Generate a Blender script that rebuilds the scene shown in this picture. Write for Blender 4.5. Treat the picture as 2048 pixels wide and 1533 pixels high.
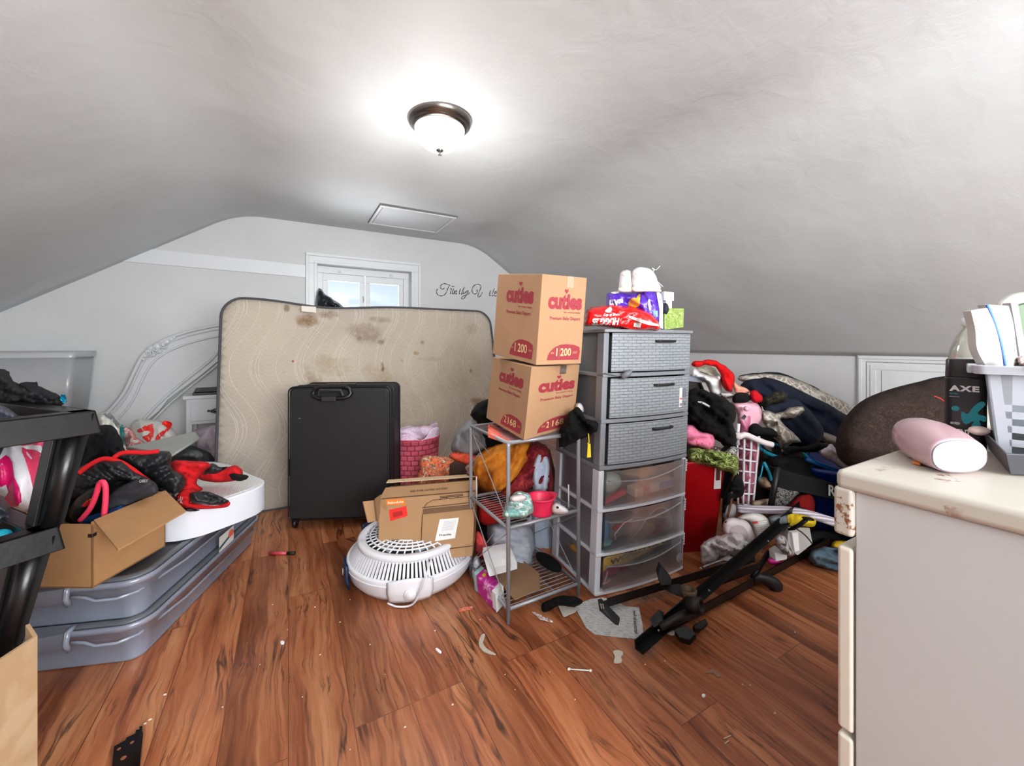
import bpy, bmesh, math, random
from mathutils import Vector, Matrix, noise
from mathutils.geometry import delaunay_2d_cdt
for o in list(bpy.data.objects): bpy.data.objects.remove(o)
SC = bpy.context.scene; COL = SC.collection
# ---------------------------------------------------------------- camera
FPX, HY, CX, CAMH = 800.0, 690.0, 1024.0, 1.10
YAW = math.atan(447/800); S_, C_ = math.sin(YAW), math.cos(YAW)
cd = bpy.data.cameras.new('camera'); cam = bpy.data.objects.new('camera', cd); COL.objects.link(cam)
cam.location = (0, 0, CAMH); cam.rotation_euler = (math.pi/2, 0, -YAW)
cd.sensor_fit = 'HORIZONTAL'; cd.sensor_width = 36; cd.lens = 36*FPX/2048
cd.shift_y = -76.5/2048; cd.clip_start = .02; SC.camera = cam
# ---------------------------------------------------------------- world, lights, exposure
W = bpy.data.worlds.new('sky'); SC.world = W; W.use_nodes = True
W.node_tree.nodes['Background'].inputs[0].default_value = (.66, .80, 1, 1)
W.node_tree.nodes['Background'].inputs[1].default_value = .95
def area(name, loc, rot, sx, sy, power, col=(1, 1, 1)):
    l = bpy.data.lights.new(name, 'AREA'); l.shape = 'RECTANGLE'; l.size = sx; l.size_y = sy; l.energy = power; l.color = col
    o = bpy.data.objects.new(name, l); COL.objects.link(o); o.location = loc; o.rotation_euler = rot; return o
FRONT_Y = -2.0
area('added_front_fill', (.8, FRONT_Y-.02, 1.52), (math.radians(103), 0, 0), 2.3, 1.2, 205, (.955, .985, 1))  # added fill from behind the camera, tilted up to brighten the ceiling
area('daylight_back_window', (.74, 6.3, .3), (math.radians(-125), 0, 0), 3.6, 1.6, 420, (.97, .985, 1))
pl = bpy.data.lights.new('ceiling_bulb', 'POINT'); pl.energy = 17; pl.shadow_soft_size = .15; pl.color = (1, .985, .96)
po = bpy.data.objects.new('ceiling_bulb', pl); COL.objects.link(po); po.location = (.71, 2.07, 2.13)
SC.view_settings.view_transform = 'Standard'; SC.view_settings.look = 'None'
SC.view_settings.gamma = 1; SC.view_settings.use_curve_mapping = False; SC.view_settings.exposure = 0.14
# ---------------------------------------------------------------- helpers
V = Vector
def P(px, py, d):
    u = (px-CX)/FPX
    return V((d*(S_+C_*u), d*(C_-S_*u), CAMH-d*(py-HY)/FPX))
def onY(px, py, Y):
    u = (px-CX)/FPX; return P(px, py, Y/(C_-S_*u))
def onX(px, py, X):
    u = (px-CX)/FPX; return P(px, py, X/(S_+C_*u))
def onZ(px, py, z=0.): return P(px, py, (CAMH-z)*FPX/(py-HY))
def srgb(c):
    if isinstance(c, str): c = tuple(int(c[i:i+2], 16)/255 for i in (0, 2, 4))
    if len(c) == 4: return tuple(c)
    return tuple((x/12.92 if x <= .04045 else ((x+.055)/1.055)**2.4) for x in c)+(1,)
MATS = {}
class NT:
    def __init__(s, m): s.t = m.node_tree; s.n = s.t.nodes; s.l = s.t.links; s.b = s.n['Principled BSDF']; s.tc = s.n.new('ShaderNodeTexCoord')
    def set(s, node, k, v):
        if v is None: return
        i = node.inputs[k]
        if isinstance(v, bpy.types.NodeSocket): s.l.new(v, i)
        else: i.default_value = v
    def node(s, typ, ins=None, **attr):
        n = s.n.new(typ)
        for k, v in attr.items(): setattr(n, k, v)
        for k, v in (ins or {}).items(): s.set(n, k, v)
        return n
    def math(s, op, a, b=None, c=None, clamp=False):
        n = s.n.new('ShaderNodeMath'); n.operation = op; n.use_clamp = clamp
        s.set(n, 0, a); s.set(n, 1, b); s.set(n, 2, c); return n.outputs[0]
    def noise(s, vec=None, scale=5, detail=4, rough=.5, w=None, dist=0):
        n = s.n.new('ShaderNodeTexNoise'); n.noise_dimensions = '4D' if w is not None else '3D'
        s.set(n, 'Vector', vec if vec is not None else s.tc.outputs['Object']); n.inputs['Scale'].default_value = scale
        n.inputs['Detail'].default_value = detail; n.inputs['Roughness'].default_value = rough; n.inputs['Distortion'].default_value = dist
        if w is not None: s.set(n, 'W', w)
        return n.outputs[0]
    def ramp(s, f, stops):
        n = s.n.new('ShaderNodeValToRGB'); s.l.new(f, n.inputs[0]); e = n.color_ramp.elements
        while len(e) < len(stops): e.new(.5)
        for i, (p, c) in enumerate(stops):
            e[i].position = p; e[i].color = srgb(c) if not isinstance(c, (int, float)) else (c, c, c, 1)
        return n.outputs[0]
    def mix(s, f, a, b, mode='MIX'):
        n = s.n.new('ShaderNodeMix'); n.data_type = 'RGBA'; n.blend_type = mode
        s.set(n, 0, f); s.set(n, 6, srgb(a) if isinstance(a, (str, tuple)) else a); s.set(n, 7, srgb(b) if isinstance(b, (str, tuple)) else b); return n.outputs[2]
    def sep(s, v=None):
        n = s.n.new('ShaderNodeSeparateXYZ'); s.l.new(v if v is not None else s.tc.outputs['Object'], n.inputs[0]); return n.outputs
    def comb(s, x, y, z):
        n = s.n.new('ShaderNodeCombineXYZ'); s.set(n, 0, x); s.set(n, 1, y); s.set(n, 2, z); return n.outputs[0]
    def bump(s, h, strength=.3, dist=.01):
        n = s.n.new('ShaderNodeBump'); n.inputs['Strength'].default_value = strength; n.inputs['Distance'].default_value = dist
        s.l.new(h, n.inputs['Height']); s.l.new(n.outputs[0], s.b.inputs['Normal'])
def base(name, rough=.6, metal=0, spec=.5):
    m = bpy.data.materials.new(name); m.use_nodes = True; t = NT(m)
    t.b.inputs['Roughness'].default_value = rough; t.b.inputs['Metallic'].default_value = metal; t.b.inputs['Specular IOR Level'].default_value = spec
    return m, t
def mat(col, rough=.6, metal=0, var=.06, scale=12, bump=0, bscale=60, name=None, spec=.5):
    key = (col, rough, metal, var, scale, bump, bscale)
    if key in MATS: return MATS[key]
    m, t = base(name or 'paint_'+str(len(MATS)), rough, metal, spec); c = srgb(col)
    lo = tuple(max(0, x*(1-2*var)) for x in c[:3])+(1,); hi = tuple(min(1, x*(1+2*var)) for x in c[:3])+(1,)
    t.set(t.b, 'Base Color', t.mix(t.noise(scale=scale, detail=3), c, c)); n = t.n[-1]
    for x in t.n:
        if x.bl_idname == 'ShaderNodeMix': x.inputs[6].default_value = lo; x.inputs[7].default_value = hi
    if bump: t.bump(t.noise(scale=bscale, detail=5), bump, .004)
    MATS[key] = m; return m
def fabric(col, bump=.5, var=.1, rough=.9): return mat(col, rough, 0, var, 9, bump, 220, spec=.2)
def plastic(col, rough=.4, var=.02): return mat(col, rough, 0, var, 8, .05, 30)
def clear(name, col, alpha, rough=.2, gl=.12, var=.16):
    m, t = base(name, rough)
    tr = t.node('ShaderNodeBsdfTransparent', {0: (1, 1, 1, 1)}); df = t.node('ShaderNodeBsdfDiffuse', {0: srgb(col)})
    g = t.node('ShaderNodeBsdfGlossy', {0: (1, 1, 1, 1), 1: rough})
    f = t.math('MULTIPLY_ADD', t.noise(scale=6, detail=3), var, alpha-var/2, clamp=True)
    a = t.node('ShaderNodeMixShader', {0: f}); t.l.new(tr.outputs[0], a.inputs[1]); t.l.new(df.outputs[0], a.inputs[2])
    fr = t.node('ShaderNodeFresnel', {0: 1.45}); f2 = t.math('MULTIPLY_ADD', fr.outputs[0], .8, gl*.3, clamp=True)
    b = t.node('ShaderNodeMixShader', {0: f2}); t.l.new(a.outputs[0], b.inputs[1]); t.l.new(g.outputs[0], b.inputs[2])
    out = [n for n in t.n if n.bl_idname == 'ShaderNodeOutputMaterial'][0]; t.l.new(b.outputs[0], out.inputs[0]); return m
def pattern(name, stops, scale=20, kind='noise', rough=.85, bump=.3, dist=1.5):
    m, t = base(name, rough, spec=.2)
    if kind == 'voronoi':
        n = t.node('ShaderNodeTexVoronoi', {'Vector': t.tc.outputs['Object'], 'Scale': scale}, feature='DISTANCE_TO_EDGE'); f = n.outputs[0]
    else: f = t.noise(scale=scale, detail=3, dist=dist)
    t.set(t.b, 'Base Color', t.ramp(f, stops)); t.bump(t.noise(scale=180, detail=3), bump, .003); return m
class MB:
    def __init__(s): s.v = []; s.f = []
    def add(s, vs, fs):
        k = len(s.v); s.v += [V(x) for x in vs]; s.f += [[i+k for i in f] for f in fs]; return s
    def para(s, o, r, l, u):
        o, r, l, u = V(o), V(r), V(l), V(u)
        return s.add([o, o+r, o+r+l, o+l, o+u, o+r+u, o+r+l+u, o+l+u], [(0, 3, 2, 1), (4, 5, 6, 7), (0, 1, 5, 4), (1, 2, 6, 5), (2, 3, 7, 6), (3, 0, 4, 7)])
    def box(s, x0, x1, y0, y1, z0, z1): return s.para((x0, y0, z0), (x1-x0, 0, 0), (0, y1-y0, 0), (0, 0, z1-z0))
    def slab(s, pts, off):
        off = V(off); n = len(pts); pts = [V(p) for p in pts]
        return s.add(pts+[p+off for p in pts], [list(range(n)), list(range(2*n-1, n-1, -1))]+[(i, n+i, n+(i+1) % n, (i+1) % n) for i in range(n)])
    def tube(s, pts, r, n=8, closed=False, flat=None):
        pts = [V(p) for p in pts]; m = len(pts); rr = r if isinstance(r, (list, tuple)) else [r]*m; vs = []; prev = None
        for i, p in enumerate(pts):
            t = (pts[(i+1) % m]-pts[i-1]) if closed else (pts[min(i+1, m-1)]-pts[max(i-1, 0)])
            if t.length < 1e-9: t = V((0, 0, 1))
            t.normalize(); a = prev if prev else (V((0, 0, 1)) if abs(t.z) < .9 else V((1, 0, 0)))
            a = (a-t*a.dot(t)); a = a.normalized() if a.length > 1e-6 else t.orthogonal().normalized(); prev = a; b = t.cross(a)
            for k in range(n):
                w = 2*math.pi*k/n; vs.append(p+(a*math.cos(w)+b*math.sin(w)*(flat or 1))*rr[i])
        fs = [(i*n+k, i*n+(k+1) % n, ((i+1) % m)*n+(k+1) % n, ((i+1) % m)*n+k) for i in range(m if closed else m-1) for k in range(n)]
        if not closed: fs += [list(range(n-1, -1, -1)), [(m-1)*n+k for k in range(n)]]
        return s.add(vs, fs)
    def lathe(s, prof, c=(0, 0, 0), n=32, axis='Z', sx=1, sy=1):
        c = V(c); vs = []; m = len(prof)
        for r, z in prof:
            for k in range(n):
                w = 2*math.pi*k/n; vs.append(c+V((r*math.cos(w)*sx, r*math.sin(w)*sy, z)))
        fs = [(i*n+k, i*n+(k+1) % n, (i+1)*n+(k+1) % n, (i+1)*n+k) for i in range(m-1) for k in range(n)]
        if prof[0][0] > 0: fs.append(list(range(n-1, -1, -1)))
        if prof[-1][0] > 0: fs.append([(m-1)*n+k for k in range(n)])
        return s.add(vs, fs)
    def loft(s, secs, seg=6, cap=True):
        # secs: (x0,x1,y0,y1,z,radius) rounded rectangles
        vs = []; n = 4*(seg+1)
        for x0, x1, y0, y1, z, r in secs:
            for ci, (cx, cy, a0) in enumerate(((x1-r, y0+r, -90), (x1-r, y1-r, 0), (x0+r, y1-r, 90), (x0+r, y0+r, 180))):
                for k in range(seg+1):
                    w = math.radians(a0+90*k/seg); vs.append((cx+r*math.cos(w), cy+r*math.sin(w), z))
        m = len(secs)
        fs = [(i*n+k, i*n+(k+1) % n, (i+1)*n+(k+1) % n, (i+1)*n+k) for i in range(m-1) for k in range(n)]
        if cap: fs += [list(range(n-1, -1, -1)), [(m-1)*n+k for k in range(n)]]
        return s.add(vs, fs)
    def grid(s, fn, nu, nv, thick=None):
        vs = [fn(i/nu, j/nv) for j in range(nv+1) for i in range(nu+1)]
        fs = [(j*(nu+1)+i, j*(nu+1)+i+1, (j+1)*(nu+1)+i+1, (j+1)*(nu+1)+i) for j in range(nv) for i in range(nu)]
        if thick is None: return s.add(vs, fs)
        off = V(thick); k = len(vs); per = [i for i in range(nu+1)]+[j*(nu+1)+nu for j in range(1, nv+1)]+[nv*(nu+1)+i for i in range(nu-1, -1, -1)]+[j*(nu+1) for j in range(nv-1, 0, -1)]
        fs2 = fs+[[k+a for a in reversed(f)] for f in fs]+[(per[i-1], per[i], k+per[i], k+per[i-1]) for i in range(len(per))]
        return s.add(list(map(V, vs))+[V(x)+off for x in vs], fs2)
    def map(s, fn): s.v = [V(fn(v)) for v in s.v]; return s
    def ball(s, c, r, n=10, sx=1, sy=1, sz=1):
        m = max(4, n//2); return s.lathe([(max(1e-4, r*math.sin(math.pi*i/m)), -r*sz*math.cos(math.pi*i/m)) for i in range(m+1)], c, n, sx=sx, sy=sy)
def setp(o, label=None, cat=None, group=None, kind=None):
    for k, v in (('label', label), ('category', cat), ('group', group), ('kind', kind)):
        if v: o[k] = v
    return o
def link(name, me, m, parent=None):
    if isinstance(m, (list, tuple)):
        for x in m: me.materials.append(x)
    elif m: me.materials.append(m)
    o = bpy.data.objects.new(name, me); COL.objects.link(o)
    if parent is not None:
        o.parent = parent; o.matrix_parent_inverse = parent.matrix_world.inverted() if parent.get('_w') is None else Matrix.Translation(-V(parent['_w']))
        o['_w'] = [0, 0, 0]
    return o
def obj(name, mb, m, parent=None, smooth=False, bevel=0, label=None, cat=None, group=None, kind=None, sub=0):
    me = bpy.data.meshes.new(name); vs = mb.v; off = V((0, 0, 0))
    if parent is None and kind != 'structure':
        lo = [min(v[i] for v in vs) for i in range(3)]; hi = [max(v[i] for v in vs) for i in range(3)]
        off = V(((lo[0]+hi[0])/2, (lo[1]+hi[1])/2, lo[2]))
    me.from_pydata([v-off for v in vs], [], mb.f)
    bm = bmesh.new(); bm.from_mesh(me); bmesh.ops.recalc_face_normals(bm, faces=bm.faces); bm.to_mesh(me); bm.free()
    o = link(name, me, m, parent)
    if parent is None: o.location = off; o['_w'] = list(off)
    if smooth:
        for p in me.polygons: p.use_smooth = True
    if bevel:
        b = o.modifiers.new('b', 'BEVEL'); b.width = bevel; b.segments = 2; b.limit_method = 'ANGLE'; b.angle_limit = .6
        for p in me.polygons: p.use_smooth = True
        b.harden_normals = True
    if sub: q = o.modifiers.new('s', 'SUBSURF'); q.levels = q.render_levels = sub
    return setp(o, label, cat, group, kind)
def thing(name, loc, label, cat, group=None, kind=None):
    o = bpy.data.objects.new(name, None); COL.objects.link(o); o.location = loc; o['_w'] = list(loc); o.empty_display_size = .05
    return setp(o, label, cat, group, kind)
def smoothpoly(pts, k=4, closed=True):
    pts = [V(tuple(p)) for p in pts]; n = len(pts); out = []
    rng = range(n if closed else n-1)
    for i in rng:
        g = (lambda j: pts[j % n]) if closed else (lambda j: pts[max(0, min(n-1, j))])
        p0, p1, p2, p3 = g(i-1), g(i), g(i+1), g(i+2)
        for q in range(k):
            t = q/k; out.append(.5*((2*p1)+(p2-p0)*t+(2*p0-5*p1+4*p2-p3)*t*t+(3*p1-p0-3*p2+p3)*t**3))
    if not closed: out.append(pts[-1])
    return out
def fill(poly, res):
    xs = [p[0] for p in poly]; ys = [p[1] for p in poly]; n = len(poly)
    def dist(x, y):
        best = 1e9
        for i in range(n):
            ax, ay = poly[i-1][0], poly[i-1][1]; bx, by = poly[i][0]-ax, poly[i][1]-ay; L = bx*bx+by*by or 1e-9
            t = max(0, min(1, ((x-ax)*bx+(y-ay)*by)/L)); dx, dy = x-ax-bx*t, y-ay-by*t; q = dx*dx+dy*dy
            if q < best: best = q
        return math.sqrt(best)
    def inside(x, y):
        c = False
        for i in range(n):
            x1, y1, x2, y2 = poly[i-1][0], poly[i-1][1], poly[i][0], poly[i][1]
            if (y1 > y) != (y2 > y) and x < (x2-x1)*(y-y1)/(y2-y1)+x1: c = not c
        return c
    pts = [V((p[0], p[1])) for p in poly]; ds = [0]*n; y = min(ys)+res/2; row = 0
    while y < max(ys):
        x = min(xs)+(res/2 if row % 2 else 0)
        while x < max(xs):
            if inside(x, y):
                q = dist(x, y)
                if q > res*.45: pts.append(V((x, y))); ds.append(q)
            x += res
        y += res*.87; row += 1
    r = delaunay_2d_cdt(pts, [(i, (i+1) % n) for i in range(n)], [list(range(n))], 1, 1e-4)
    vs, _, fs, ov = r[0], r[1], r[2], r[3]
    return [(v.x, v.y) for v in vs], [dist(v.x, v.y) if not ov[i] or ov[i][0] >= n else 0 for i, v in enumerate(vs)], fs
class Surf: pass
def puff(name, pts, d, thick, m, parent=None, ang=0, freq=.03, amp=.012, R=None, a=0, b=0, res=7, seed=0, smooth=True, back=.25, quilt=0, label=None, cat=None, group=None, k=3, aniso=.3):
    poly = smoothpoly(pts, k) if smooth else [V((p[0], p[1], 0)) for p in pts]
    cx = sum(p[0] for p in pts)/len(pts); cy = sum(p[1] for p in pts)/len(pts)
    if smooth and amp > .005:
        j = min(4.5, amp*130); poly = [(p[0]+j*noise.noise((p[0]*.11, p[1]*.11, seed+31)), p[1]+j*noise.noise((p[0]*.11, p[1]*.11, seed+57))) for p in poly]
    res = res if amp < .01 or res < 5 else max(4.5, res*.75)
    vs, ds, fs = fill(poly, res); R = R or min(max(ds)*.8, max(10, max(ds)*.42)); ca, sa = math.cos(math.radians(ang)), math.sin(math.radians(ang))
    n = len(poly)
    def dist(x, y):
        best = 1e9
        for i in range(n):
            ax, ay = poly[i-1][0], poly[i-1][1]; bx, by = poly[i][0]-ax, poly[i][1]-ay; L = bx*bx+by*by or 1e-9
            t = max(0, min(1, ((x-ax)*bx+(y-ay)*by)/L)); q = (x-ax-bx*t)**2+(y-ay-by*t)**2
            if q < best: best = q
        return math.sqrt(best)
    def h(x, y, ds_):
        t = min(1, ds_/R); prof = math.sqrt(max(0, 1-(1-t)**2))
        wx = noise.noise((x*freq*.5, y*freq*.5, seed+7.3))*1.2
        qx, qy = (x*ca+y*sa)*freq*1.35, (-x*sa+y*ca)*freq*1.35
        f = (1-2.2*abs(noise.noise((qx*aniso+wx, qy+wx, seed))))+.45*(1-2*abs(noise.noise((qx*aniso*2.1+wx, qy*2.2+wx*1.5, seed+3))))+.5*noise.noise((x*freq*.4, y*freq*.4, seed+20))
        f += .30*(1-2.4*abs(noise.noise((qx*aniso*4+wx*2, qy*4.5+wx*3, seed+9))))
        hh = thick*(.45*prof+.4*math.sqrt(min(1, ds_/(R*2.4+1))))+1.9*amp*f*min(1, t*1.6)
        if quilt: hh -= .35*thick*(1-min(1, abs(math.sin(qy*quilt))*3))*prof
        return hh
    dep = lambda x, y: d+a*(x-cx)/100+b*(y-cy)/100
    V3 = []; idx = {}; front = []
    for i, (x, y) in enumerate(vs): front.append(len(V3)); V3.append(P(x, y, dep(x, y)-(h(x, y, ds[i]) if ds[i] > 0 else 0)))
    backi = []
    for i, (x, y) in enumerate(vs):
        if ds[i] <= 0: backi.append(front[i])
        else: backi.append(len(V3)); V3.append(P(x, y, dep(x, y)+back*thick*math.sqrt(max(0, 1-(1-min(1, ds[i]/R))**2))+.001))
    mb = MB(); mb.add(V3, [[front[i] for i in f] for f in fs]+[[backi[i] for i in reversed(f)] for f in fs if not all(ds[i] <= 0 for i in f)])
    o = obj(name, mb, m, parent, smooth=True, label=label, cat=cat, group=group)
    s = Surf(); s.o = o; s.f = lambda x, y: dep(x, y)-h(x, y, dist(x, y)); s.dep = dep; return s
def decal(name, pts, surf, m, parent, off=.003, res=6, smooth=True, k=3, sub=None):
    poly = smoothpoly(pts, k) if smooth else [V((p[0], p[1], 0)) for p in pts]
    dense = []
    for i in range(len(poly)):
        p, q = poly[i], poly[(i+1) % len(poly)]; c = max(1, int((q-p).length/(res*1.2)))
        dense += [p.lerp(q, j/c) for j in range(c)]
    vs, ds, fs = fill(dense, res); mb = MB()
    fr = [P(x, y, surf.f(x, y)-off) for x, y in vs]; mb.add(fr, fs); return obj(name, mb, m, parent, smooth=True)
def text(name, s, fn, m, parent, bold=0, shear=0, res=3, spacing=1):
    """flat lettering fitted to fn(u,v), u,v in 0..1"""
    cu = bpy.data.curves.new('t', 'FONT'); cu.body = s; cu.size = 1; cu.offset = bold; cu.shear = shear; cu.resolution_u = res; cu.space_character = spacing; cu.align_x = 'CENTER'
    t = bpy.data.objects.new('t', cu); COL.objects.link(t); bpy.context.view_layer.update()
    dg = bpy.context.evaluated_depsgraph_get(); me = t.evaluated_get(dg).to_mesh()
    vs = [v.co.copy() for v in me.vertices]; fs = [list(p.vertices) for p in me.polygons]; t.evaluated_get(dg).to_mesh_clear()
    bpy.data.objects.remove(t); bpy.data.curves.remove(cu)
    x0, x1 = min(v.x for v in vs), max(v.x for v in vs); y0, y1 = min(v.y for v in vs), max(v.y for v in vs)
    mb = MB(); mb.add([fn((v.x-x0)/(x1-x0), (v.y-y0)/(y1-y0)) for v in vs], fs)
    me2 = bpy.data.meshes.new(name); me2.from_pydata(mb.v, [], mb.f); return link(name, me2, m, parent)
def face(o, r, u, eps=.0012):
    """mapping (u0,v0,u1,v1 window on a face) -> fn"""
    o, r, u = V(o), V(r), V(u); n = r.cross(u).normalized()
    def win(a, b, c, d): return lambda s, t: o+r*(a+(c-a)*s)+u*(b+(d-b)*t)+n*eps
    return win
def quadpx(pts, surf, off=.004):
    (x0, y0), (x1, y1), (x2, y2), (x3, y3) = pts   # bl, br, tr, tl
    def fn(s, t):
        x = (x0*(1-s)+x1*s)*(1-t)+(x3*(1-s)+x2*s)*t; y = (y0*(1-s)+y1*s)*(1-t)+(y3*(1-s)+y2*s)*t
        return P(x, y, surf.f(x, y)-off)
    return fn
def sheetm(win, pts):
    mb = MB(); vs = [win(*p) for p in pts]; mb.add(vs, [list(range(len(vs)))]); return mb
def paper(name, win, pts, m, parent):
    mb = sheetm(win, pts); me = bpy.data.meshes.new(name); me.from_pydata(mb.v, [], mb.f); return link(name, me, m, parent)
# ================================================================ materials of the room
def plaster(name, col, bump=.25):
    m, t = base(name, .55, spec=.35)
    n1 = t.noise(scale=.9, detail=5, rough=.6); c = t.ramp(n1, [(.3, tuple(x*.94 for x in col)), (.7, col)])
    sm = t.noise(vec=t.node('ShaderNodeMapping', {0: t.tc.outputs['Object'], 3: (1, 3.5, 3)}).outputs[0], scale=2.2, detail=6, rough=.65)
    t.set(t.b, 'Base Color', t.mix(t.math('MULTIPLY', t.ramp(sm, [(.55, 0), (.75, 1)]), .25), c, tuple(x*.9 for x in col)))
    h = t.math('ADD', t.math('MULTIPLY', t.noise(scale=1.3, detail=3), 3.0), t.math('ADD', t.math('MULTIPLY', t.noise(scale=45, detail=3), .08), t.math('MULTIPLY', t.noise(scale=6, detail=6, dist=1.5), .35)))
    t.bump(h, bump, .02); return m
M_WALL = plaster('wall_plaster', (.85, .85, .85), .25)
M_CEIL = plaster('ceiling_plaster', (.86, .875, .88), .3)
M_TRIM = mat((.87, .875, .88), .35, 0, .02, 6, .05, 40)
def floor_mat():
    m, t = base('laminate_planks', .3, spec=.5)
    p = t.tc.outputs['Object']; x, y, z = t.sep(p)
    pv = t.comb(y, x, 0)
    br = t.node('ShaderNodeTexBrick', {'Vector': pv, 'Color1': (0, 0, 0, 1), 'Color2': (1, 1, 1, 1), 'Mortar': (.5, .5, .5, 1), 'Scale': 1, 'Mortar Size': .0012, 'Mortar Smooth': .1, 'Brick Width': 1.22, 'Row Height': .165}, offset=.37, offset_frequency=3)
    rnd = t.math('MULTIPLY', br.outputs['Color'], 17.0)
    # long slow grain, swirling
    gv = t.node('ShaderNodeMapping', {0: t.comb(x, y, 0), 3: (9, .95, 1)}).outputs[0]
    warp = t.noise(vec=t.node('ShaderNodeMapping', {0: t.comb(x, y, 0), 3: (3, 1.4, 1)}).outputs[0], scale=1.6, detail=3, w=rnd)
    gx = t.math('ADD', t.math('MULTIPLY', x, 9.0), t.math('MULTIPLY', warp, 1.5))
    gvec = t.comb(gx, t.math('MULTIPLY', y, .95), 0)
    g1 = t.noise(vec=gvec, scale=1.2, detail=6, rough=.62, w=rnd)
    fx = t.math('ADD', t.math('MULTIPLY', x, 60.0), t.math('MULTIPLY', warp, 6.0))
    g2 = t.noise(vec=t.comb(fx, t.math('MULTIPLY', y, 2.2), 0), scale=1.3, detail=4, rough=.6, w=rnd)
    c = t.ramp(g1, [(.24, '5a2c18'), (.38, '8a4a2b'), (.52, 'a8643f'), (.68, 'bf8258'), (.84, 'd2a079')])
    c = t.mix(t.math('MULTIPLY', t.ramp(g2, [(.32, 1), (.5, 0)]), .6), c, '50240f')
    c = t.mix(t.math('MULTIPLY', t.ramp(g2, [(.56, 0), (.78, 1)]), .4), c, 'd9a678')
    # dark cracks: contour line of a stretched noise
    cr = t.noise(vec=t.comb(t.math('ADD', t.math('MULTIPLY', x, 6.5), t.math('MULTIPLY', warp, 1.1)), t.math('MULTIPLY', y, .55), 3.0), scale=1.3, detail=4, rough=.55, w=rnd)
    line = t.math('ABSOLUTE', t.math('SUBTRACT', cr, .5)); msk = t.ramp(t.noise(scale=2.3, detail=2), [(.44, 0), (.6, 1)])
    c = t.mix(t.math('MULTIPLY', t.ramp(line, [(.0, 1), (.016, 0)]), t.math('MULTIPLY', msk, .9)), c, '2c130b')
    cr2 = t.noise(vec=t.comb(t.math('ADD', t.math('MULTIPLY', x, 16.), t.math('MULTIPLY', warp, 3.0)), t.math('MULTIPLY', y, 1.3), 9.0), scale=1.3, detail=5, rough=.6, w=rnd)
    c = t.mix(t.math('MULTIPLY', t.ramp(t.math('ABSOLUTE', t.math('SUBTRACT', cr2, .5)), [(.0, 1), (.014, 0)]), t.math('MULTIPLY', t.ramp(t.noise(scale=4.1, detail=2), [(.5, 0), (.62, 1)]), .8)), c, '331508')
    # broad dark bands
    c = t.mix(t.math('MULTIPLY', t.ramp(cr, [(.57, 0), (.66, 1)]), .6), c, '552812')
    tone = t.math('MULTIPLY_ADD', br.outputs['Color'], .34, .80)
    tn = t.node('ShaderNodeMix', {0: 1.0, 6: c}, data_type='RGBA', blend_type='MULTIPLY'); t.l.new(t.comb(tone, tone, tone), tn.inputs[7])
    c = t.mix(t.math('MULTIPLY', br.outputs['Fac'], .6), tn.outputs[2], '2a140c')
    t.set(t.b, 'Base Color', c); t.set(t.b, 'Roughness', t.math('MULTIPLY_ADD', g2, .25, .2))
    t.bump(t.math('ADD', t.math('MULTIPLY', g2, .3), t.math('MULTIPLY', br.outputs['Fac'], -1.0)), .12, .004); return m
# ================================================================ shell
BY, XL, XR, ZK, ZC = 4.52, -2.42, 4.05, 1.03, 2.35
obj('floor', MB().box(XL-.1, XR+.1, FRONT_Y-.1, BY+.25, -.05, 0), floor_mat(), kind='structure')
def arcpts(p0, p1, p2, r, n=10):
    a = (V(p0)-V(p1)).normalized(); b = (V(p2)-V(p1)).normalized(); return [tuple(V(p1)+a*r*(1-t)**2*1.0+b*r*t*t) for t in [i/n for i in range(n+1)]]
kl, cl, cr_, kr = (XL, ZK), (-.42, ZC), (2.02, ZC), (XR, ZK)
prof = [kl]+arcpts(kl, cl, cr_, .22)+arcpts(cl, cr_, kr, .24)+[kr]
def samp(prof, n):
    out = []
    for i in range(len(prof)-1):
        a, b = V(prof[i]), V(prof[i+1]); k = max(1, int((b-a).length/.08))
        out += [a.lerp(b, j/k) for j in range(k)]
    return out+[V(prof[-1])]
pf = samp(prof, 0); mb = MB(); NY = 60; ys = [FRONT_Y+(BY-FRONT_Y)*j/NY for j in range(NY+1)]
def wob(x, y, z):
    e = 1-math.exp(-max(0, BY-y)*1.5); w = .028*noise.noise((x*.9, y*.7, z))+.009*noise.noise((x*2.5, y*1.8, z+5)); k = min(1, abs(z-ZK)*2)
    hm = max(0, 1-max(0, abs(x-1.04)-.38)*3)*max(0, 1-max(0, abs(y-3.87)-.32)*3)
    return (w+.02)*e*k*(1-hm)+.004*hm*k
vs = []
for y in ys:
    for p in pf: vs.append((p[0], y, p[1]-wob(p[0], y, p[1])))
n = len(pf); mb.add(vs, [(j*n+i, j*n+i+1, (j+1)*n+i+1, (j+1)*n+i) for j in range(NY) for i in range(n-1)])
o = obj('ceiling', mb, M_CEIL, smooth=True, kind='structure'); sd = o.modifiers.new('t', 'SOLIDIFY'); sd.thickness = .05; sd.offset = 0
for p in o.data.polygons: p.use_smooth = True
obj('wall_left', MB().box(XL-.08, XL, FRONT_Y, BY, 0, ZK+.03), M_WALL, kind='structure')
obj('wall_right', MB().box(XR, XR+.08, FRONT_Y, BY, 0, ZK+.03), M_WALL, kind='structure')
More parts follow.
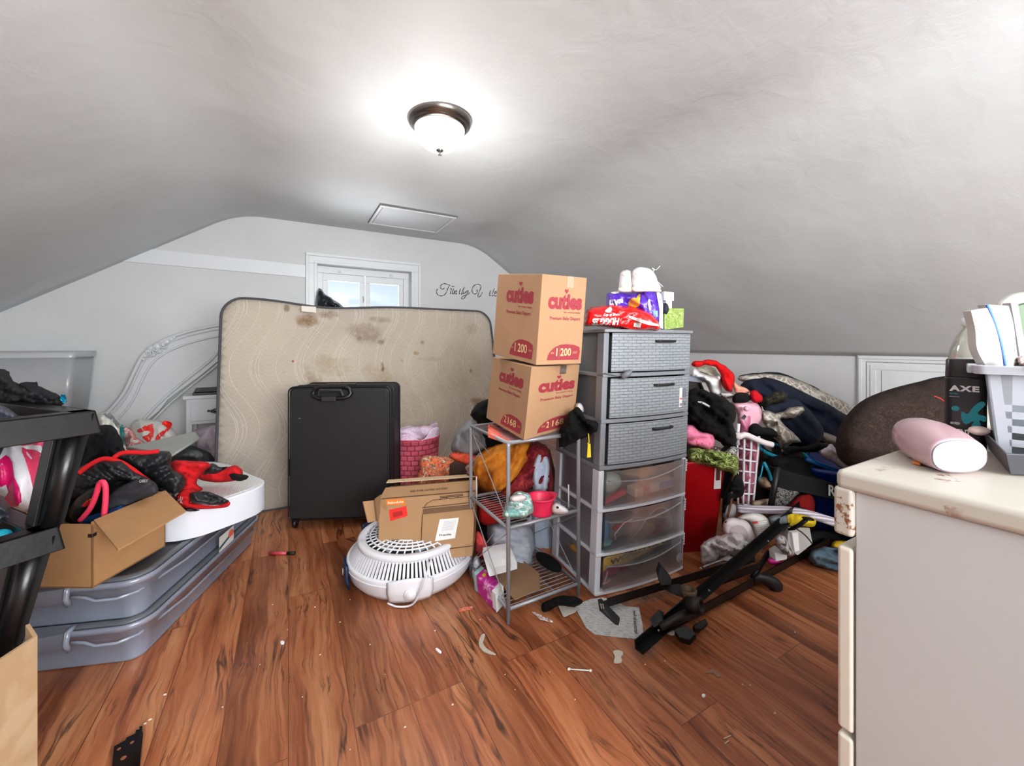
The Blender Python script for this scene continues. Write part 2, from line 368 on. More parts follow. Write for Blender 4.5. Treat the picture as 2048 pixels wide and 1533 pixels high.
def gable(name, y0, y1, hole):
    x0, x1, z0, z1 = hole; mb = MB()
    def top(x):
        for i in range(len(prof)-1):
            if prof[i][0] <= x <= prof[i+1][0]: t = (x-prof[i][0])/(prof[i+1][0]-prof[i][0]+1e-9); return prof[i][1]+(prof[i+1][1]-prof[i][1])*t+.03
        return ZK
    xs = sorted(set([XL, XR, x0, x1]+[p[0] for p in prof]))
    for a, b in zip(xs, xs[1:]):
        if b-a < 1e-6: continue
        ta, tb = top(a+1e-7), top(b-1e-7)
        cells = [(0, 0, z0, z0), (z1, z1, ta, tb)] if (a >= x0-1e-6 and b <= x1+1e-6) else [(0, 0, ta, tb)]
        for (la, lb, ha, hb) in cells:
            mb.slab([(a, y0, la), (b, y0, lb), (b, y0, hb), (a, y0, ha)], (0, y1-y0, 0))
    return obj(name, mb, M_WALL, kind='structure')
WX0, WX1, WZ0, WZ1 = .255, 1.215, 1.33, 1.925
gable('wall_back', BY, BY+.2, (WX0, WX1, WZ0, WZ1))
gable('wall_front', FRONT_Y-.1, FRONT_Y, (-.4, 2.0, .9, 2.1))
# window in the back gable
w = thing('window_1', (.735, BY, WZ0), None, None, kind='structure')
w.name = 'window_1'
mb = MB()
def casing(x0, x1, z0, z1, wd, y0, y1):
    mb.box(x0-wd, x1+wd, y0, y1, z1, z1+wd); mb.box(x0-wd, x0, y0, y1, z0, z1); mb.box(x1, x1+wd, y0, y1, z0, z1); mb.box(x0-wd, x1+wd, y0, y1, z0-wd, z0)
casing(WX0, WX1, WZ0, WZ1, .105, BY-.018, BY); casing(WX0, WX1, WZ0, WZ1, .03, BY-.026, BY-.017); casing(WX0-.075, WX1+.075, WZ0-.075, WZ1+.075, .03, BY-.034, BY-.017)
mb.box(WX0-.105, WX1+.105, BY-.022, BY-.01, WZ0-.2, WZ0)
obj('casing', mb, M_TRIM, w, bevel=.004)
mb = MB(); casing(WX0+.06, WX1-.06, WZ0+.06, WZ1-.07, .07, BY+.10, BY+.16)
mb.box(WX0, WX1, BY+.0, BY+.2, WZ0-.02, WZ0+.005)
obj('window_frame', mb, M_TRIM, w, bevel=.004)
a, b = WX0+.06, WX1-.06; mid = (a+b)/2+.0
for (x0, x1) in ((a, mid-.005), (mid+.005, b)):
    mb = MB(); t = .05; z0, z1 = WZ0+.06, WZ1-.07
    mb.box(x0, x1, BY+.115, BY+.145, z1-.075, z1); mb.box(x0, x1, BY+.115, BY+.145, z0, z0+t); mb.box(x0, x0+t, BY+.115, BY+.145, z0+t, z1-.075); mb.box(x1-t, x1, BY+.115, BY+.145, z0+t, z1-.075)
    s = obj('window_sash', mb, M_TRIM, w, bevel=.003)
    obj('pane', MB().box(x0+t-.003, x1-t+.003, BY+.127, BY+.131, z0+t-.003, z1-.072), clear('window_glass', (.8, .87, 1), .03, .05, .02, .0), s)
mb = MB(); mb.box(.46, .49, BY+.085, BY+.1, WZ1-.055, WZ1-.03); mb.box(1.0, 1.03, BY+.085, BY+.1, WZ1-.055, WZ1-.03); mb.tube([(mid-.02, BY+.1, 1.57), (mid-.015, BY+.085, 1.59), (mid-.02, BY+.09, 1.63)], .006)
obj('latch', mb, mat((.8, .8, .8), .4), w)
# unseen window added behind the camera, an opening for the fill light
w2 = thing('added_window_2', (.8, FRONT_Y, .9), None, None, kind='structure')
mb = MB(); casing(-.4, 2.0, .9, 2.1, .09, FRONT_Y-.01, FRONT_Y+.02); obj('casing', mb, M_TRIM, w2)
mb = MB(); 
for x in (-.4, .4, 1.2, 2.0-.04): mb.box(x, x+.04, FRONT_Y+.0, FRONT_Y+.03, .9, 2.1)
obj('window_frame', mb, M_TRIM, w2)
# painted board on the back wall
mb = MB(); mb.slab([(-1.27, BY-.012, 1.80), (.15, BY-.012, 1.775), (.15, BY-.012, 1.9), (-1.09, BY-.012, 1.925)], (0, .012, 0)); obj('trim_1', mb, M_TRIM, bevel=.003, kind='structure')
# ceiling hatch
hz = ZC-.02
M_LINE = mat((.45, .45, .45), .8)
hx0, hx1, hy0, hy1 = .688, 1.40, 3.575, 4.17
o = obj('trim_2', MB().box(hx0, hx1, hy0, hy1, hz-.02, hz+.03), M_LINE, kind='structure')
mb = MB(); 
for q in ((hx0+.004, hx1-.004, hy0+.004, hy0+.03), (hx0+.004, hx1-.004, hy1-.03, hy1-.004), (hx0+.004, hx0+.03, hy0+.031, hy1-.031), (hx1-.03, hx1-.004, hy0+.031, hy1-.031)): mb.box(*q, hz-.028, hz-.018)
obj('hatch_frame', mb, M_TRIM, o, bevel=.003)
obj('hatch_panel', MB().box(hx0+.036, hx1-.036, hy0+.036, hy1-.036, hz-.024, hz-.018), M_CEIL, o)
# low access door in the right knee wall
dr = thing('door_1', (XR, 1.0, .1), None, None, kind='structure')
mb = MB()
def fr(y0, y1, z0, z1, wd, x0, x1):
    mb.box(x0, x1, y0, y1, z1-wd, z1); mb.box(x0, x1, y0, y0+wd, z0, z1-wd); mb.box(x0, x1, y1-wd, y1, z0, z1-wd); mb.box(x0, x1, y0+wd, y1-wd, z0, z0+wd)
fr(.60, 1.47, .12, 1.02, .055, XR-.02, XR); fr(.61, 1.458, .13, 1.01, .022, XR-.03, XR-.02); obj('door_casing', mb, M_TRIM, dr, bevel=.003)
mb = MB(); mb.box(XR-.018, XR, .66, 1.41, .18, .96); fr(.685, 1.385, .2, .94, .035, XR-.024, XR-.018); obj('door_panel', mb, M_TRIM, dr, bevel=.003)
obj('gap', MB().box(XR-.0195, XR-.0183, 1.315, 1.318, .5, .9), M_LINE, dr)
obj('baseboard_right', MB().box(XR-.015, XR, 1.48, BY, 0, .09), M_TRIM, kind='structure')
obj('baseboard_back', MB().box(XL, XR, BY-.015, BY, 0, .09), M_TRIM, kind='structure')
obj('baseboard_left', MB().box(XL, XL+.015, FRONT_Y, BY-.016, 0, .09), M_TRIM, kind='structure')
# wall lettering, script
strokes = [[(205, 235), (175, 265), (165, 310), (190, 370), (250, 405), (320, 408), (380, 375), (420, 315), (450, 240), (480, 170), (515, 132)],
 [(370, 205), (340, 235), (300, 235), (270, 200), (275, 150), (310, 112), (370, 98), (430, 110), (480, 128)],
 [(515, 215), (548, 235), (530, 290), (520, 370)], [(610, 215), (580, 290), (568, 360), (600, 340)],
 [(640, 265), (622, 320), (612, 370), (640, 310), (672, 275), (680, 300), (660, 370), (690, 350)], [(782, 225), (760, 290), (742, 360), (765, 350)],
 [(880, 182), (850, 250), (815, 330), (808, 375), (840, 350)], [(860, 285), (850, 340), (880, 350), (930, 300), (975, 275), (950, 350), (900, 440), (850, 490), (808, 480), (830, 430), (900, 400), (980, 370), (1005, 330)],
 [(545, 160), (590, 172), (632, 165)], [(1185, 255), (1215, 280), (1195, 345), (1140, 362), (1090, 330), (1075, 260), (1110, 170), (1180, 120), (1255, 118), (1300, 160), (1290, 230), (1250, 330), (1225, 420), (1255, 440), (1300, 400), (1342, 325)],
 [(1560, 270), (1530, 340), (1520, 410), (1555, 390)], [(1650, 215), (1620, 300), (1590, 380), (1600, 418), (1640, 390)], [(1660, 360), (1700, 330), (1690, 290), (1655, 330), (1650, 400), (1685, 415), (1730, 380)]]
words = {}
for si, st in enumerate(strokes):
    pts = smoothpoly([(860+x/12.8, 560+y/12.8) for x, y in st], 5, False)
    q = [onY(p[0], p[1], BY-.003) for p in pts]; mb = words.setdefault(0 if si < 9 else 1 if si == 9 else 2, MB()); mb.tube(q, [.0024+.003*abs(math.sin(i*.35)) for i in range(len(q))], 5, flat=1)
t = thing('wall_lettering', onY(930, 600, BY-.003), 'thin dark script lettering with a missing letter on the back wall right of the window', cat='wall lettering')
for k in words: obj('script_word', words[k], mat((.25, .25, .26), .7), t)
# ceiling light
c = V((.715, 2.08, ZC-.035)); t = thing('ceiling_light', c, 'round flush ceiling light with brushed nickel ring and frosted glass bowl', 'ceiling light')
M_NI = mat((.50, .48, .46), .28, 1, .03)
obj('mount_ring', MB().lathe([(.17, .02), (.172, -.008), (.165, -.022), (.158, -.03), (.15, -.034), (.148, -.04), (.142, -.044), (.135, -.05), (.12, -.045), (.12, .02)], c, 48), M_NI, t, smooth=True)
m, tt = base('frosted_lamp_glass', .35); tt.set(tt.b, 'Base Color', srgb((.93, .93, .9))); tt.b.inputs['Emission Color'].default_value = srgb((1, .985, .95)); tt.b.inputs['Emission Strength'].default_value = .72
gl = [(.134*math.cos(a)**.8 if a < 1.57 else .001, -.046-.115*math.sin(a)) for a in [i*math.pi/2/14 for i in range(14)]]+[(.004, -.161)]
obj('glass_bowl', MB().lathe(gl, c, 48), m, t, smooth=True)
obj('finial', MB().lathe([(.004, -.158), (.018, -.16), (.02, -.165), (.008, -.172), (.005, -.18), (.009, -.187), (.006, -.193), (.001, -.196)], c, 20), M_NI, t, smooth=True)
po.location = (c.x, c.y, 2.13-.03)
po.location.z = 1.80
# ================================================================ mattress
def mattress_mat():
    m, t = base('quilted_mattress_ticking', .85, spec=.2)
    x, y, z = t.sep()   # local, x along length, z up, origin at bottom centre
    c = t.ramp(t.noise(scale=1.1, detail=3), [(.35, 'a89d92'), (.65, 'b9ad9c')])
    g = t.math('SINE', t.math('ADD', t.math('MULTIPLY', z, 210.), t.math('MULTIPLY', t.math('SINE', t.math('MULTIPLY', x, 150.)), 1.2)))
    c = t.mix(t.math('MULTIPLY', t.ramp(g, [(.5, 0), (1, 1)]), .22), c, 'a3927c')
    lines = None
    def line(expr, w):
        nonlocal lines
        l = t.math('SUBTRACT', 1.0, t.math('DIVIDE', t.math('ABSOLUTE', expr), w), clamp=True)
        lines = l if lines is None else t.math('MAXIMUM', lines, l)
    s1 = t.math('MULTIPLY', t.math('SINE', t.math('ADD', t.math('MULTIPLY', z, 7.6), .6)), .085)
    s1 = t.math('ADD', s1, t.math('MULTIPLY', t.math('SUBTRACT', t.noise(scale=1.5, detail=1), .5), .12))
    for off in (0, .02, .045, .055, .17):
        q = t.math('PINGPONG', t.math('ADD', t.math('ADD', x, s1), off+5.), .26); line(t.math('SUBTRACT', q, .12), .0035)
    s2 = t.math('MULTIPLY', t.math('SINE', t.math('MULTIPLY', x, 9.)), .03)
    d1 = t.math('PINGPONG', t.math('ADD', t.math('ADD', t.math('ADD', x, z), s2), 5.), .19); line(t.math('SUBTRACT', d1, .09), .0028)
    d2 = t.math('PINGPONG', t.math('ADD', t.math('ADD', t.math('SUBTRACT', x, z), s2), 5.), .19); line(t.math('SUBTRACT', d2, .1), .0028)
    c = t.mix(t.math('MULTIPLY', lines, .75), c, 'd9d0c3')
    nz = t.noise(scale=9, detail=5, rough=.65); nz2 = t.noise(scale=28, detail=3)
    # (x,z,rx,rz,strength,col) local metres
    stains = [(-.50, 1.28, .09, .05, .8, '7a5c3c'), (-.36, 1.33, .08, .04, .6, '6e5442'), (-.10, 1.20, .13, .10, .6, '7d6a5a'), (.02, 1.30, .10, .03, .5, '6a5648'),
        (-.48, .70, .08, .20, .75, '7c6244'), (-.36, .95, .16, .09, .45, '94805e'), (-.02, .87, .12, .09, .4, '9a8462'), (.02, .93, .016, .04, .95, '5a3326'), (.30, 1.03, .03, .02, .8, '8a6a3c'),
        (.40, .98, .14, .02, .35, '94805e'), (.84, .58, .10, .07, .8, '75593a'), (1.0-.0, .49, .045, .06, .6, '7a6244'), (.78, .87, .02, .02, .8, '5c5046'), (.36, 1.12, .02, .02, .6, '6a5c50'), (.02, 1.12, .03, .025, .6, '5e4a40'),
        (-.14, 1.15, .02, .02, .6, '5e4a40'), (.83, 1.24, .06, .06, .4, '94805e'), (-.64, 1.37, .02, .03, .7, '6a5a40'), (-.60, .98, .008, .008, .9, '8a2018'), (.1, .62, .3, .25, .22, '8f7a60'), (.7, .75, .3, .3, .18, '8f7a60'), (-.5, .5, .1, .3, .3, '8f7a60')]
    for sx, sz, rx, rz, st, col in stains:
        dx = t.math('DIVIDE', t.math('SUBTRACT', x, sx-.0), rx); dz = t.math('DIVIDE', t.math('SUBTRACT', z, sz), rz)
        q = t.math('ADD', t.math('MULTIPLY', dx, dx), t.math('MULTIPLY', dz, dz))
        f = t.math('SUBTRACT', 1.15, t.math('ADD', q, t.math('MULTIPLY', t.math('SUBTRACT', nz, .5), 3.2)), clamp=True)
        f = t.math('MULTIPLY', f, t.math('MULTIPLY', t.ramp(nz2, [(.3, .5), (.6, 1)]), min(1, st*1.15))); c = t.mix(f, c, col)
    specks = t.ramp(t.noise(scale=26, detail=2), [(.74, 0), (.78, 1)])
    c = t.mix(t.math('MULTIPLY', specks, .4), c, '6a5b4c')
    t.set(t.b, 'Base Color', c); t.bump(t.math('SUBTRACT', t.math('MULTIPLY', g, .12), t.math('MULTIPLY', lines, .7)), .55, .006); return m
M_MATT = mattress_mat(); M_PIPE = fabric((.30, .30, .32), .2)
MX0, MX1 = -.405, 1.66; ML = MX1-MX0; MH = 1.47; mc = (MX0+MX1)/2
B0, T0 = 3.10, 3.41   # y of lower and upper edge of the front face
def mtop(s):  # the upper edge sags
    return 1.415-.03*math.exp(-((s-.33)/.16)**2)+.02*math.exp(-((s-.1)/.15)**2)-.045*s*0
def matt_fn(s, v, inset=0):
    # s across 0..1, v up 0..1, rounded corners
    z = v*mtop(s); y = B0+(T0-B0)*v+.02*math.sin(s*9)*v-.02*math.sin(math.pi*v); x = MX0+ML*s-(.0+.08*(1-v))*0
    return V((x, y, z))
def rounded(L, Hh, r, n=8):
    out = []
    for cx, cz, a0 in ((L-r, r, -90), (L-r, Hh-r, 0), (r, Hh-r, 90), (r, r, 180)):
        for k in range(n+1): w = math.radians(a0+90*k/n); out.append(((cx+r*math.cos(w))/L, (cz+r*math.sin(w))/Hh))
    return out
out = rounded(ML, 1.42, .13)
dense = []
for i in range(len(out)):
    a, b = V(out[i]), V(out[(i+1) % len(out)]); k = max(1, int((b-a).length/.03)); dense += [a.lerp(b, j/k) for j in range(k)]
vs, ds, fs = fill([(p[0], p[1]) for p in dense], .025)
nrm = V((0, -math.cos(.21), math.sin(.21)))
front = [matt_fn(s, v)+nrm*(.018*math.sqrt(min(1, d/.04))+.006*noise.noise((s*14, v*9, 0))) for (s, v), d in zip(vs, ds)]
bk = V((.0, .20, -.02))
mt = thing('mattress', (mc, B0+.15, 0), 'stained beige quilted mattress standing on its side in front of the window', 'mattress')
# local coordinates of the ticking are measured from the mattress base, so give that part its own origin
def local_obj(name, verts, faces, m, parent, origin, smooth=True):
    me = bpy.data.meshes.new(name); me.from_pydata([V(v)-V(origin) for v in verts], [], faces); o = bpy.data.objects.new(name, me); COL.objects.link(o); me.materials.append(m)
    bm = bmesh.new(); bm.from_mesh(me); bmesh.ops.recalc_face_normals(bm, faces=bm.faces); bm.to_mesh(me); bm.free()
    o.parent = parent; o.matrix_parent_inverse = Matrix.Translation(-V(parent['_w'])); o.location = origin
    for p in me.polygons: p.use_smooth = smooth
    o['_w'] = [0, 0, 0]; return o
nb = len(vs); ring = [i for i, d in enumerate(ds) if d <= 1e-6]
order = list(range(len(dense)))
V3 = front+[matt_fn(s, v)+bk*1.0 for (s, v) in vs]
fcs = [list(f) for f in fs]+[[i+nb for i in reversed(f)] for f in fs]+[(order[i-1], order[i], order[i]+nb, order[i-1]+nb) for i in range(len(order))]
local_obj('ticking', V3, fcs, M_MATT, mt, (mc, B0+.15, 0))
ed = [matt_fn(p[0], p[1])+nrm*.004 for p in dense]
obj('piping', MB().tube(ed, .009, 6, closed=True), M_PIPE, mt, smooth=True)
ed2 = [matt_fn(p[0], p[1])+bk-nrm*.004 for p in dense]
obj('piping', MB().tube(ed2, .009, 6, closed=True), M_PIPE, mt, smooth=True)
lb = [onY(x, y, 3.355) for x, y in ((603, 612), (632, 614), (632, 626), (603, 623))]
obj('law_tag', MB().slab(lb, (0, .004, 0)), fabric((.85, .83, .78)), mt)
# black plastic bag showing above the mattress in the window
puff('plastic_bag', [(634, 582), (642, 579), (655, 592), (672, 602), (688, 616), (690, 640), (632, 640)], 4.02, .08, mat((.10, .11, .14), .22, 0, .3, 20, .4, 30), ang=60, freq=.06, amp=.02, res=4, label='black plastic bag on the window sill behind the mattress', cat='plastic bag')
# ================================================================ headboard
t = thing('headboard', (-.9, 4.4, 0), 'white carved headboard tilted against the back wall left of the mattress', 'headboard')
M_WHT = mat((.84, .845, .85), .3, 0, .03, 5, .05, 20)
HBY = 4.42
top = smoothpoly([(178, 880), (200, 842), (228, 812), (250, 783), (268, 745), (286, 712), (312, 690), (345, 674), (392, 660), (450, 650), (520, 648)], 5, False)
low = [(560, 648), (560, 690), (500, 690), (444, 716), (400, 752), (355, 785), (335, 800), (318, 822), (290, 845), (262, 880)]
mb = MB(); pts = [onY(p[0], p[1], HBY) for p in top]+[onY(x, y, HBY) for x, y in low]; mb.slab(pts, (0, .03, 0)); obj('panel', mb, M_WHT, t)
mb = MB()
for dx, dy, r in ((0, 0, .014), (5, 7, .007), (15, 19, .009)):
    mb.tube([onY(p[0]+dx, p[1]+dy, HBY-.006) for p in top], r, 8)
bl = smoothpoly([(560, 650), (500, 668), (446, 695), (420, 722), (370, 762), (325, 800), (285, 842), (262, 872)], 5, False)
mb.tube([onY(p[0], p[1], HBY-.006) for p in bl], .012, 8); mb.tube([onY(p[0]+10, p[1]+12, HBY-.006) for p in bl], .008, 8)
obj('moulding', mb, M_WHT, t, smooth=True)
mb = MB(); random.seed(4)
for px, py, r in ((290, 712, .018), (296, 704, .022), (303, 698, .026), (314, 694, .03), (324, 688, .026), (333, 684, .024), (342, 679, .018), (306, 710, .02), (318, 703, .022), (330, 696, .018), (287, 719, .012), (348, 676, .012)):
    mb.ball(onY(px, py, HBY-.014), r, 12, sy=.5)
for cx, cy, rr in ((310, 700, 9), (326, 690, 8), (298, 708, 7)):
    mb.tube([onY(cx+rr*(1-i/16)*math.cos(i*.7), cy+rr*(1-i/16)*math.sin(i*.7), HBY-.032) for i in range(14)], .005, 6)
obj('carved_ornament', mb, M_WHT, t, smooth=True)
for a, b in (((188, 865), (170, 931)), ((270, 865), (262, 929))):
    p, q = onY(*a, HBY), onY(*b, HBY); q.z = 0; obj('leg', MB().para(q, (.07, 0, 0), (0, .03, 0), p-q), M_WHT, t)
# ================================================================ night stand
nx0, ny = -.745, 4.1
t = thing('night_stand', (nx0+.23, ny+.14, 0), 'small white night stand with ornate drawer pull, partly behind the mattress', 'night stand')
mb = MB(); mb.box(nx0, nx0+.46, ny, ny+.26, .655, .685); obj('top', mb, M_WHT, t, bevel=.006)
mb = MB(); mb.box(nx0+.02, nx0+.44, ny+.015, ny+.25, .45, .655); obj('body', mb, M_WHT, t, bevel=.003)
dw = obj('drawer', MB().box(nx0+.05, nx0+.41, ny+.003, ny+.02, .475, .635), M_WHT, t, bevel=.004)
mb = MB(); k = V((nx0+.215, ny-.004, .555))
for i in range(5): mb.ball(k+V(((i-2)*.022, 0, 0)), .011 if i != 2 else .018, 10, sy=.6)
mb.tube([k+V((-.03, -.012, -.008)), k+V((0, -.02, -.02)), k+V((.03, -.012, -.008))], .004, 6)
obj('drawer_pull', mb, mat((.35, .34, .33), .35, .8), dw, smooth=True)
for x in (.02, .40):
    for y in (.015, .21): obj('leg', MB().box(nx0+x, nx0+x+.04, ny+y, ny+y+.04, 0, .45), M_WHT, t, bevel=.003)
obj('shelf', MB().box(nx0+.025, nx0+.435, ny+.02, ny+.245, .12, .14), M_WHT, t)
t = thing('folded_laptop', (nx0+.2, ny+.12, .685), 'flat black folded device on the white night stand', 'laptop')
mb = MB(); mb.para((nx0+.06, ny+.02, .686), (.33, .02, 0), (-.02, .2, 0), (0, 0, .018)); obj('lower_half', mb, plastic((.2, .2, .21)), t, bevel=.004)
mb = MB(); mb.para((nx0+.07, ny+.02, .708), (.33, .02, 0.004), (-.02, .2, .01), (0, 0, .012)); obj('lid', mb, plastic((.12, .12, .13)), t, bevel=.004)
# purple bin below
q = onZ(412, 990)
puff('gift_bag', [(388, 862), (410, 856), (440, 858), (442, 960), (396, 960), (392, 905)], 3.05, .09, pattern('lilac_film', [(.3, (.62, .56, .6)), (.6, (.78, .72, .76)), (.8, (.5, .36, .42))], 9), freq=.03, ang=90, amp=.01, label='pale lilac bag standing under the white night stand', cat='bag')
# ================================================================ clear totes by the left wall
def tote(name, x0, x1, y0, y1, z0, z1, m, label, lid=False, group=None):
    t = thing(name, ((x0+x1)/2, (y0+y1)/2, z0), label, 'storage tote', group); i = .045
    mb = MB(); mb.loft([(x0+i, x1-i, y0+i*.7, y1-i*.7, z0, .03), (x0+.012, x1-.012, y0+.012, y1-.012, z1-.04, .035), (x0+.016, x1-.016, y0+.016, y1-.016, z1-.04, .035), (x0+i+.004, x1-i-.004, y0+i*.7+.004, y1-i*.7-.004, z0+.004, .028)])
    obj('tub', mb, m, t, smooth=True)
    mb = MB(); mb.loft([(x0+.004, x1-.004, y0+.004, y1-.004, z1-.045, .035), (x0, x1, y0, y1, z1, .04), (x0+.012, x1-.012, y0+.012, y1-.012, z1, .035), (x0+.016, x1-.016, y0+.016, y1-.016, z1-.044, .035)], cap=False)
    obj('rim', mb, m, t, smooth=True); return t
M_FROST = clear('frosted_tote_plastic', (.84, .85, .86), .50, .3)
tote('storage_tote', -2.02, -1.35, 4.08, 4.48, .56, 1.052, M_FROST, 'empty frosted clear storage tote by the back wall at far left', )
tote('storage_tote', -2.02, -1.37, 4.09, 4.47, .02, .555, clear('frosted_tote_plastic_2', (.8, .81, .83), .7, .3), 'lower frosted tote hidden under the empty clear tote at far left')
# ================================================================ under-bed boxes
A, da, db = V((-.455, 1.85, 0)), V((.332, .943, 0)), V((-.943, .332, 0))
def ub(v): return A+da*v[0]+db*v[1]+V((0, 0, v[2]))
M_UB = clear('smoky_clear_plastic', (.66, .70, .78), .5, .2); M_UBL = mat((.36, .37, .39), .38, 0, .05, 5, .1, 30)
M_UBH = mat((.42, .43, .47), .35, 0, .03)
UBL, UBW = .86, .50
def underbed(z0, label, dx):
    t = thing('underbed_storage_box', ub((UBL/2+dx, UBW/2, z0)), label, 'storage box', 'underbed boxes'); h = .142; o_ = -.035
    mb = MB(); mb.loft([(dx, dx+UBL, 0, UBW, z0+.001, .045), (dx+.0, dx+UBL+.0, 0, UBW, z0+.006, .05), (dx+o_+.012, dx+UBL+.03, o_+.012, UBW+.03, z0+h-.02, .07), (dx+o_, dx+UBL+.035, o_, UBW+.035, z0+h-.018, .08), (dx+o_, dx+UBL+.035, o_, UBW+.035, z0+h, .08),
        (dx+o_+.008, dx+UBL+.03, o_+.008, UBW+.03, z0+h, .075), (dx+o_+.016, dx+UBL+.025, o_+.016, UBW+.025, z0+h-.018, .07), (dx+.006, dx+UBL-.006, .006, UBW-.006, z0+.008, .045)])
    obj('tub', mb.map(ub), M_UB, t, smooth=True)
    mb = MB(); q = .012; mb.loft([(dx+o_+q, dx+UBL+.035-q, o_+q, UBW+.035-q, z0+h-.004, .07), (dx+o_+q, dx+UBL+.035-q, o_+q, UBW+.035-q, z0+h+.006, .07), (dx+o_+q+.02, dx+UBL-.005, o_+q+.02, UBW-.005, z0+h+.008, .06), (dx+o_+q+.03, dx+UBL-.015, o_+q+.03, UBW-.015, z0+h+.002, .05)])
    obj('lid', mb.map(ub), M_UBL, t, smooth=True)
    y0, y1 = .19, .40
    mb = MB(); pr = []
    for k in range(9):
        y = y0+(y1-y0)*k/8; bow = .012*math.sin(math.pi*k/8); pr.append([(dx+o_-.004-bow, y, z0+h-.052), (dx+o_-.012-bow, y, z0+h-.03), (dx+o_-.006-bow, y, z0+h), (dx+o_+.03, y, z0+h+.01), (dx+o_+.03, y, z0+h-.01), (dx+o_+.0, y, z0+h-.05)])
    vs = [v for r in pr for v in r]; m_ = 6
    mb.add(vs, [(i*m_+k, i*m_+(k+1) % m_, (i+1)*m_+(k+1) % m_, (i+1)*m_+k) for i in range(8) for k in range(m_)]+[list(range(m_)), [8*m_+k for k in range(m_)]])
    obj('handle_latch', mb.map(ub), M_UBH, t, bevel=.004)
    for y in (y0-.012, y1+.012):
        mb = MB().tube([(dx+o_-.002, y, z0+h-.06), (dx+o_-.014, y, z0+h-.03), (dx+o_-.008, y, z0+h+.004), (dx+o_+.02, y, z0+h+.008)], .008, 8); obj('latch_hinge', mb.map(ub), M_UB, t, smooth=True)
    mb = MB().tube([(dx+o_-.005, y0-.02, z0+h-.03), (dx+o_-.006, y0-.06, z0+h-.036), (dx+o_-.006, y0-.09, z0+h-.05), (dx+o_-.004, y0-.15, z0+h-.05), (dx+o_+.03, y0-.19, z0+h-.05), (dx+.2, -.034, z0+h-.05), (dx+.8, -.034, z0+h-.05)], .005, 6); obj('moulded_rib', mb.map(ub), M_UB, t, smooth=True)
    return t
underbed(.002, 'smoky clear underbed storage box on the floor, bottom of the stack at left', 0)
tb = underbed(.152, 'smoky clear underbed storage box with grey lid, on top of the lower one', .0)
win = face(ub((.60, -.030, .19)), da, V((0, 0, 1)), .006)
lab = [(0, 0), (.13, 0), (.13, .07), (0, .07)]
paper('sticker', lambda a, b: ub((.43+a, -.038, .150+b)), lab, mat((.85, .85, .83), .5), tb)
paper('sticker_stripe', lambda a, b: ub((.43+a, -.0395, .150+b)), [(.0, .012), (.09, .03), (.09, .04), (.0, .024)], mat((.12, .3, .38), .5), tb)
paper('sticker_dot', lambda a, b: ub((.43+a, -.041, .150+b)), [(.10+.024*math.cos(i*.524), .045+.016*math.sin(i*.524)) for i in range(12)], mat((.95, .4, .28), .5), tb)
def ubfold(x0, x1, y0, y1, z0, z1, m, label, seed):
    mb = MB(); mb.loft([(x0, x1, y0, y1, z0, .04), (x0-.008, x1+.008, y0-.008, y1+.008, (z0+z1)/2, .05), (x0+.01, x1-.01, y0+.01, y1-.01, z1, .05)], seg=4)
    mb.map(lambda v: v+V((0, 0, .0))+V((noise.noise(v*9+V((seed, 0, 0)))*.006, noise.noise(v*9+V((0, seed, 0)))*.006, 0)))
    obj('folded_clothes', mb.map(ub), m, smooth=True, label=label, cat='clothes')
ubfold(.05, .8, .04, .45, .162, .24, fabric((.25, .36, .46), .08), 'folded blue clothes inside the upper underbed box', 1)
ubfold(.03, .17, .03, .16, .012, .11, fabric((.8, .25, .3), .08), 'folded red cloth in the front corner of the lower underbed box', 2)
ubfold(.19, .82, .03, .46, .012, .10, fabric((.30, .31, .36), .08), 'folded grey clothes inside the lower underbed box', 3)
ubfold(.03, .17, .19, .46, .012, .115, fabric((.14, .26, .24), .08), 'folded dark green cloth at the end of the lower underbed box', 4)
# ================================================================ white plastic step platform
t = thing('step_platform', onZ(420, 1000, .31), 'white plastic step platform with ribbed top, lying on the underbed boxes', 'step platform')
tp = smoothpoly([(528, 962), (524, 972), (500, 984), (440, 1004), (390, 1018), (330, 1026), (270, 1020), (300, 940), (430, 925), (500, 950)], 3)
zt = .425; topv = [onZ(p[0], p[1], zt) for p in tp]; cen = sum(topv, V())/len(topv)
botv = [V((cen.x+(v.x-cen.x)*1.0, cen.y+(v.y-cen.y)*1.0, .306)) for v in topv]; n = len(topv)
mb = MB(); ins = [V((cen.x+(v.x-cen.x)*.985, cen.y+(v.y-cen.y)*.985, zt+.004)) for v in topv]
mb.add(botv+topv+ins, [(i, (i+1) % n, n+(i+1) % n, n+i) for i in range(n)]+[(n+i, n+(i+1) % n, 2*n+(i+1) % n, 2*n+i) for i in range(n)]+[list(range(2*n, 3*n))])
obj('body', mb, mat((.86, .87, .90), .3, 0, .02), t, bevel=.004)
m, tt = base('ribbed_white_top', .45); xx, yy, zz = tt.sep(); tt.set(tt.b, 'Base Color', srgb((.88, .88, .87)))
tt.bump(tt.math('MULTIPLY', tt.math('SINE', tt.math('MULTIPLY', tt.math('ADD', xx, yy), 420.)), tt.math('SINE', tt.math('MULTIPLY', tt.math('SUBTRACT', xx, yy), 420.))), .6, .003)
mb = MB().add([V((cen.x+(v.x-cen.x)*.92, cen.y+(v.y-cen.y)*.92, zt+.005)) for v in topv]+[V((cen.x+(v.x-cen.x)*.92, cen.y+(v.y-cen.y)*.92, zt+.008)) for v in topv], [(i, (i+1) % n, n+(i+1) % n, n+i) for i in range(n)]+[list(range(n, 2*n))])
obj('tread', mb, m, t)
mb = MB()
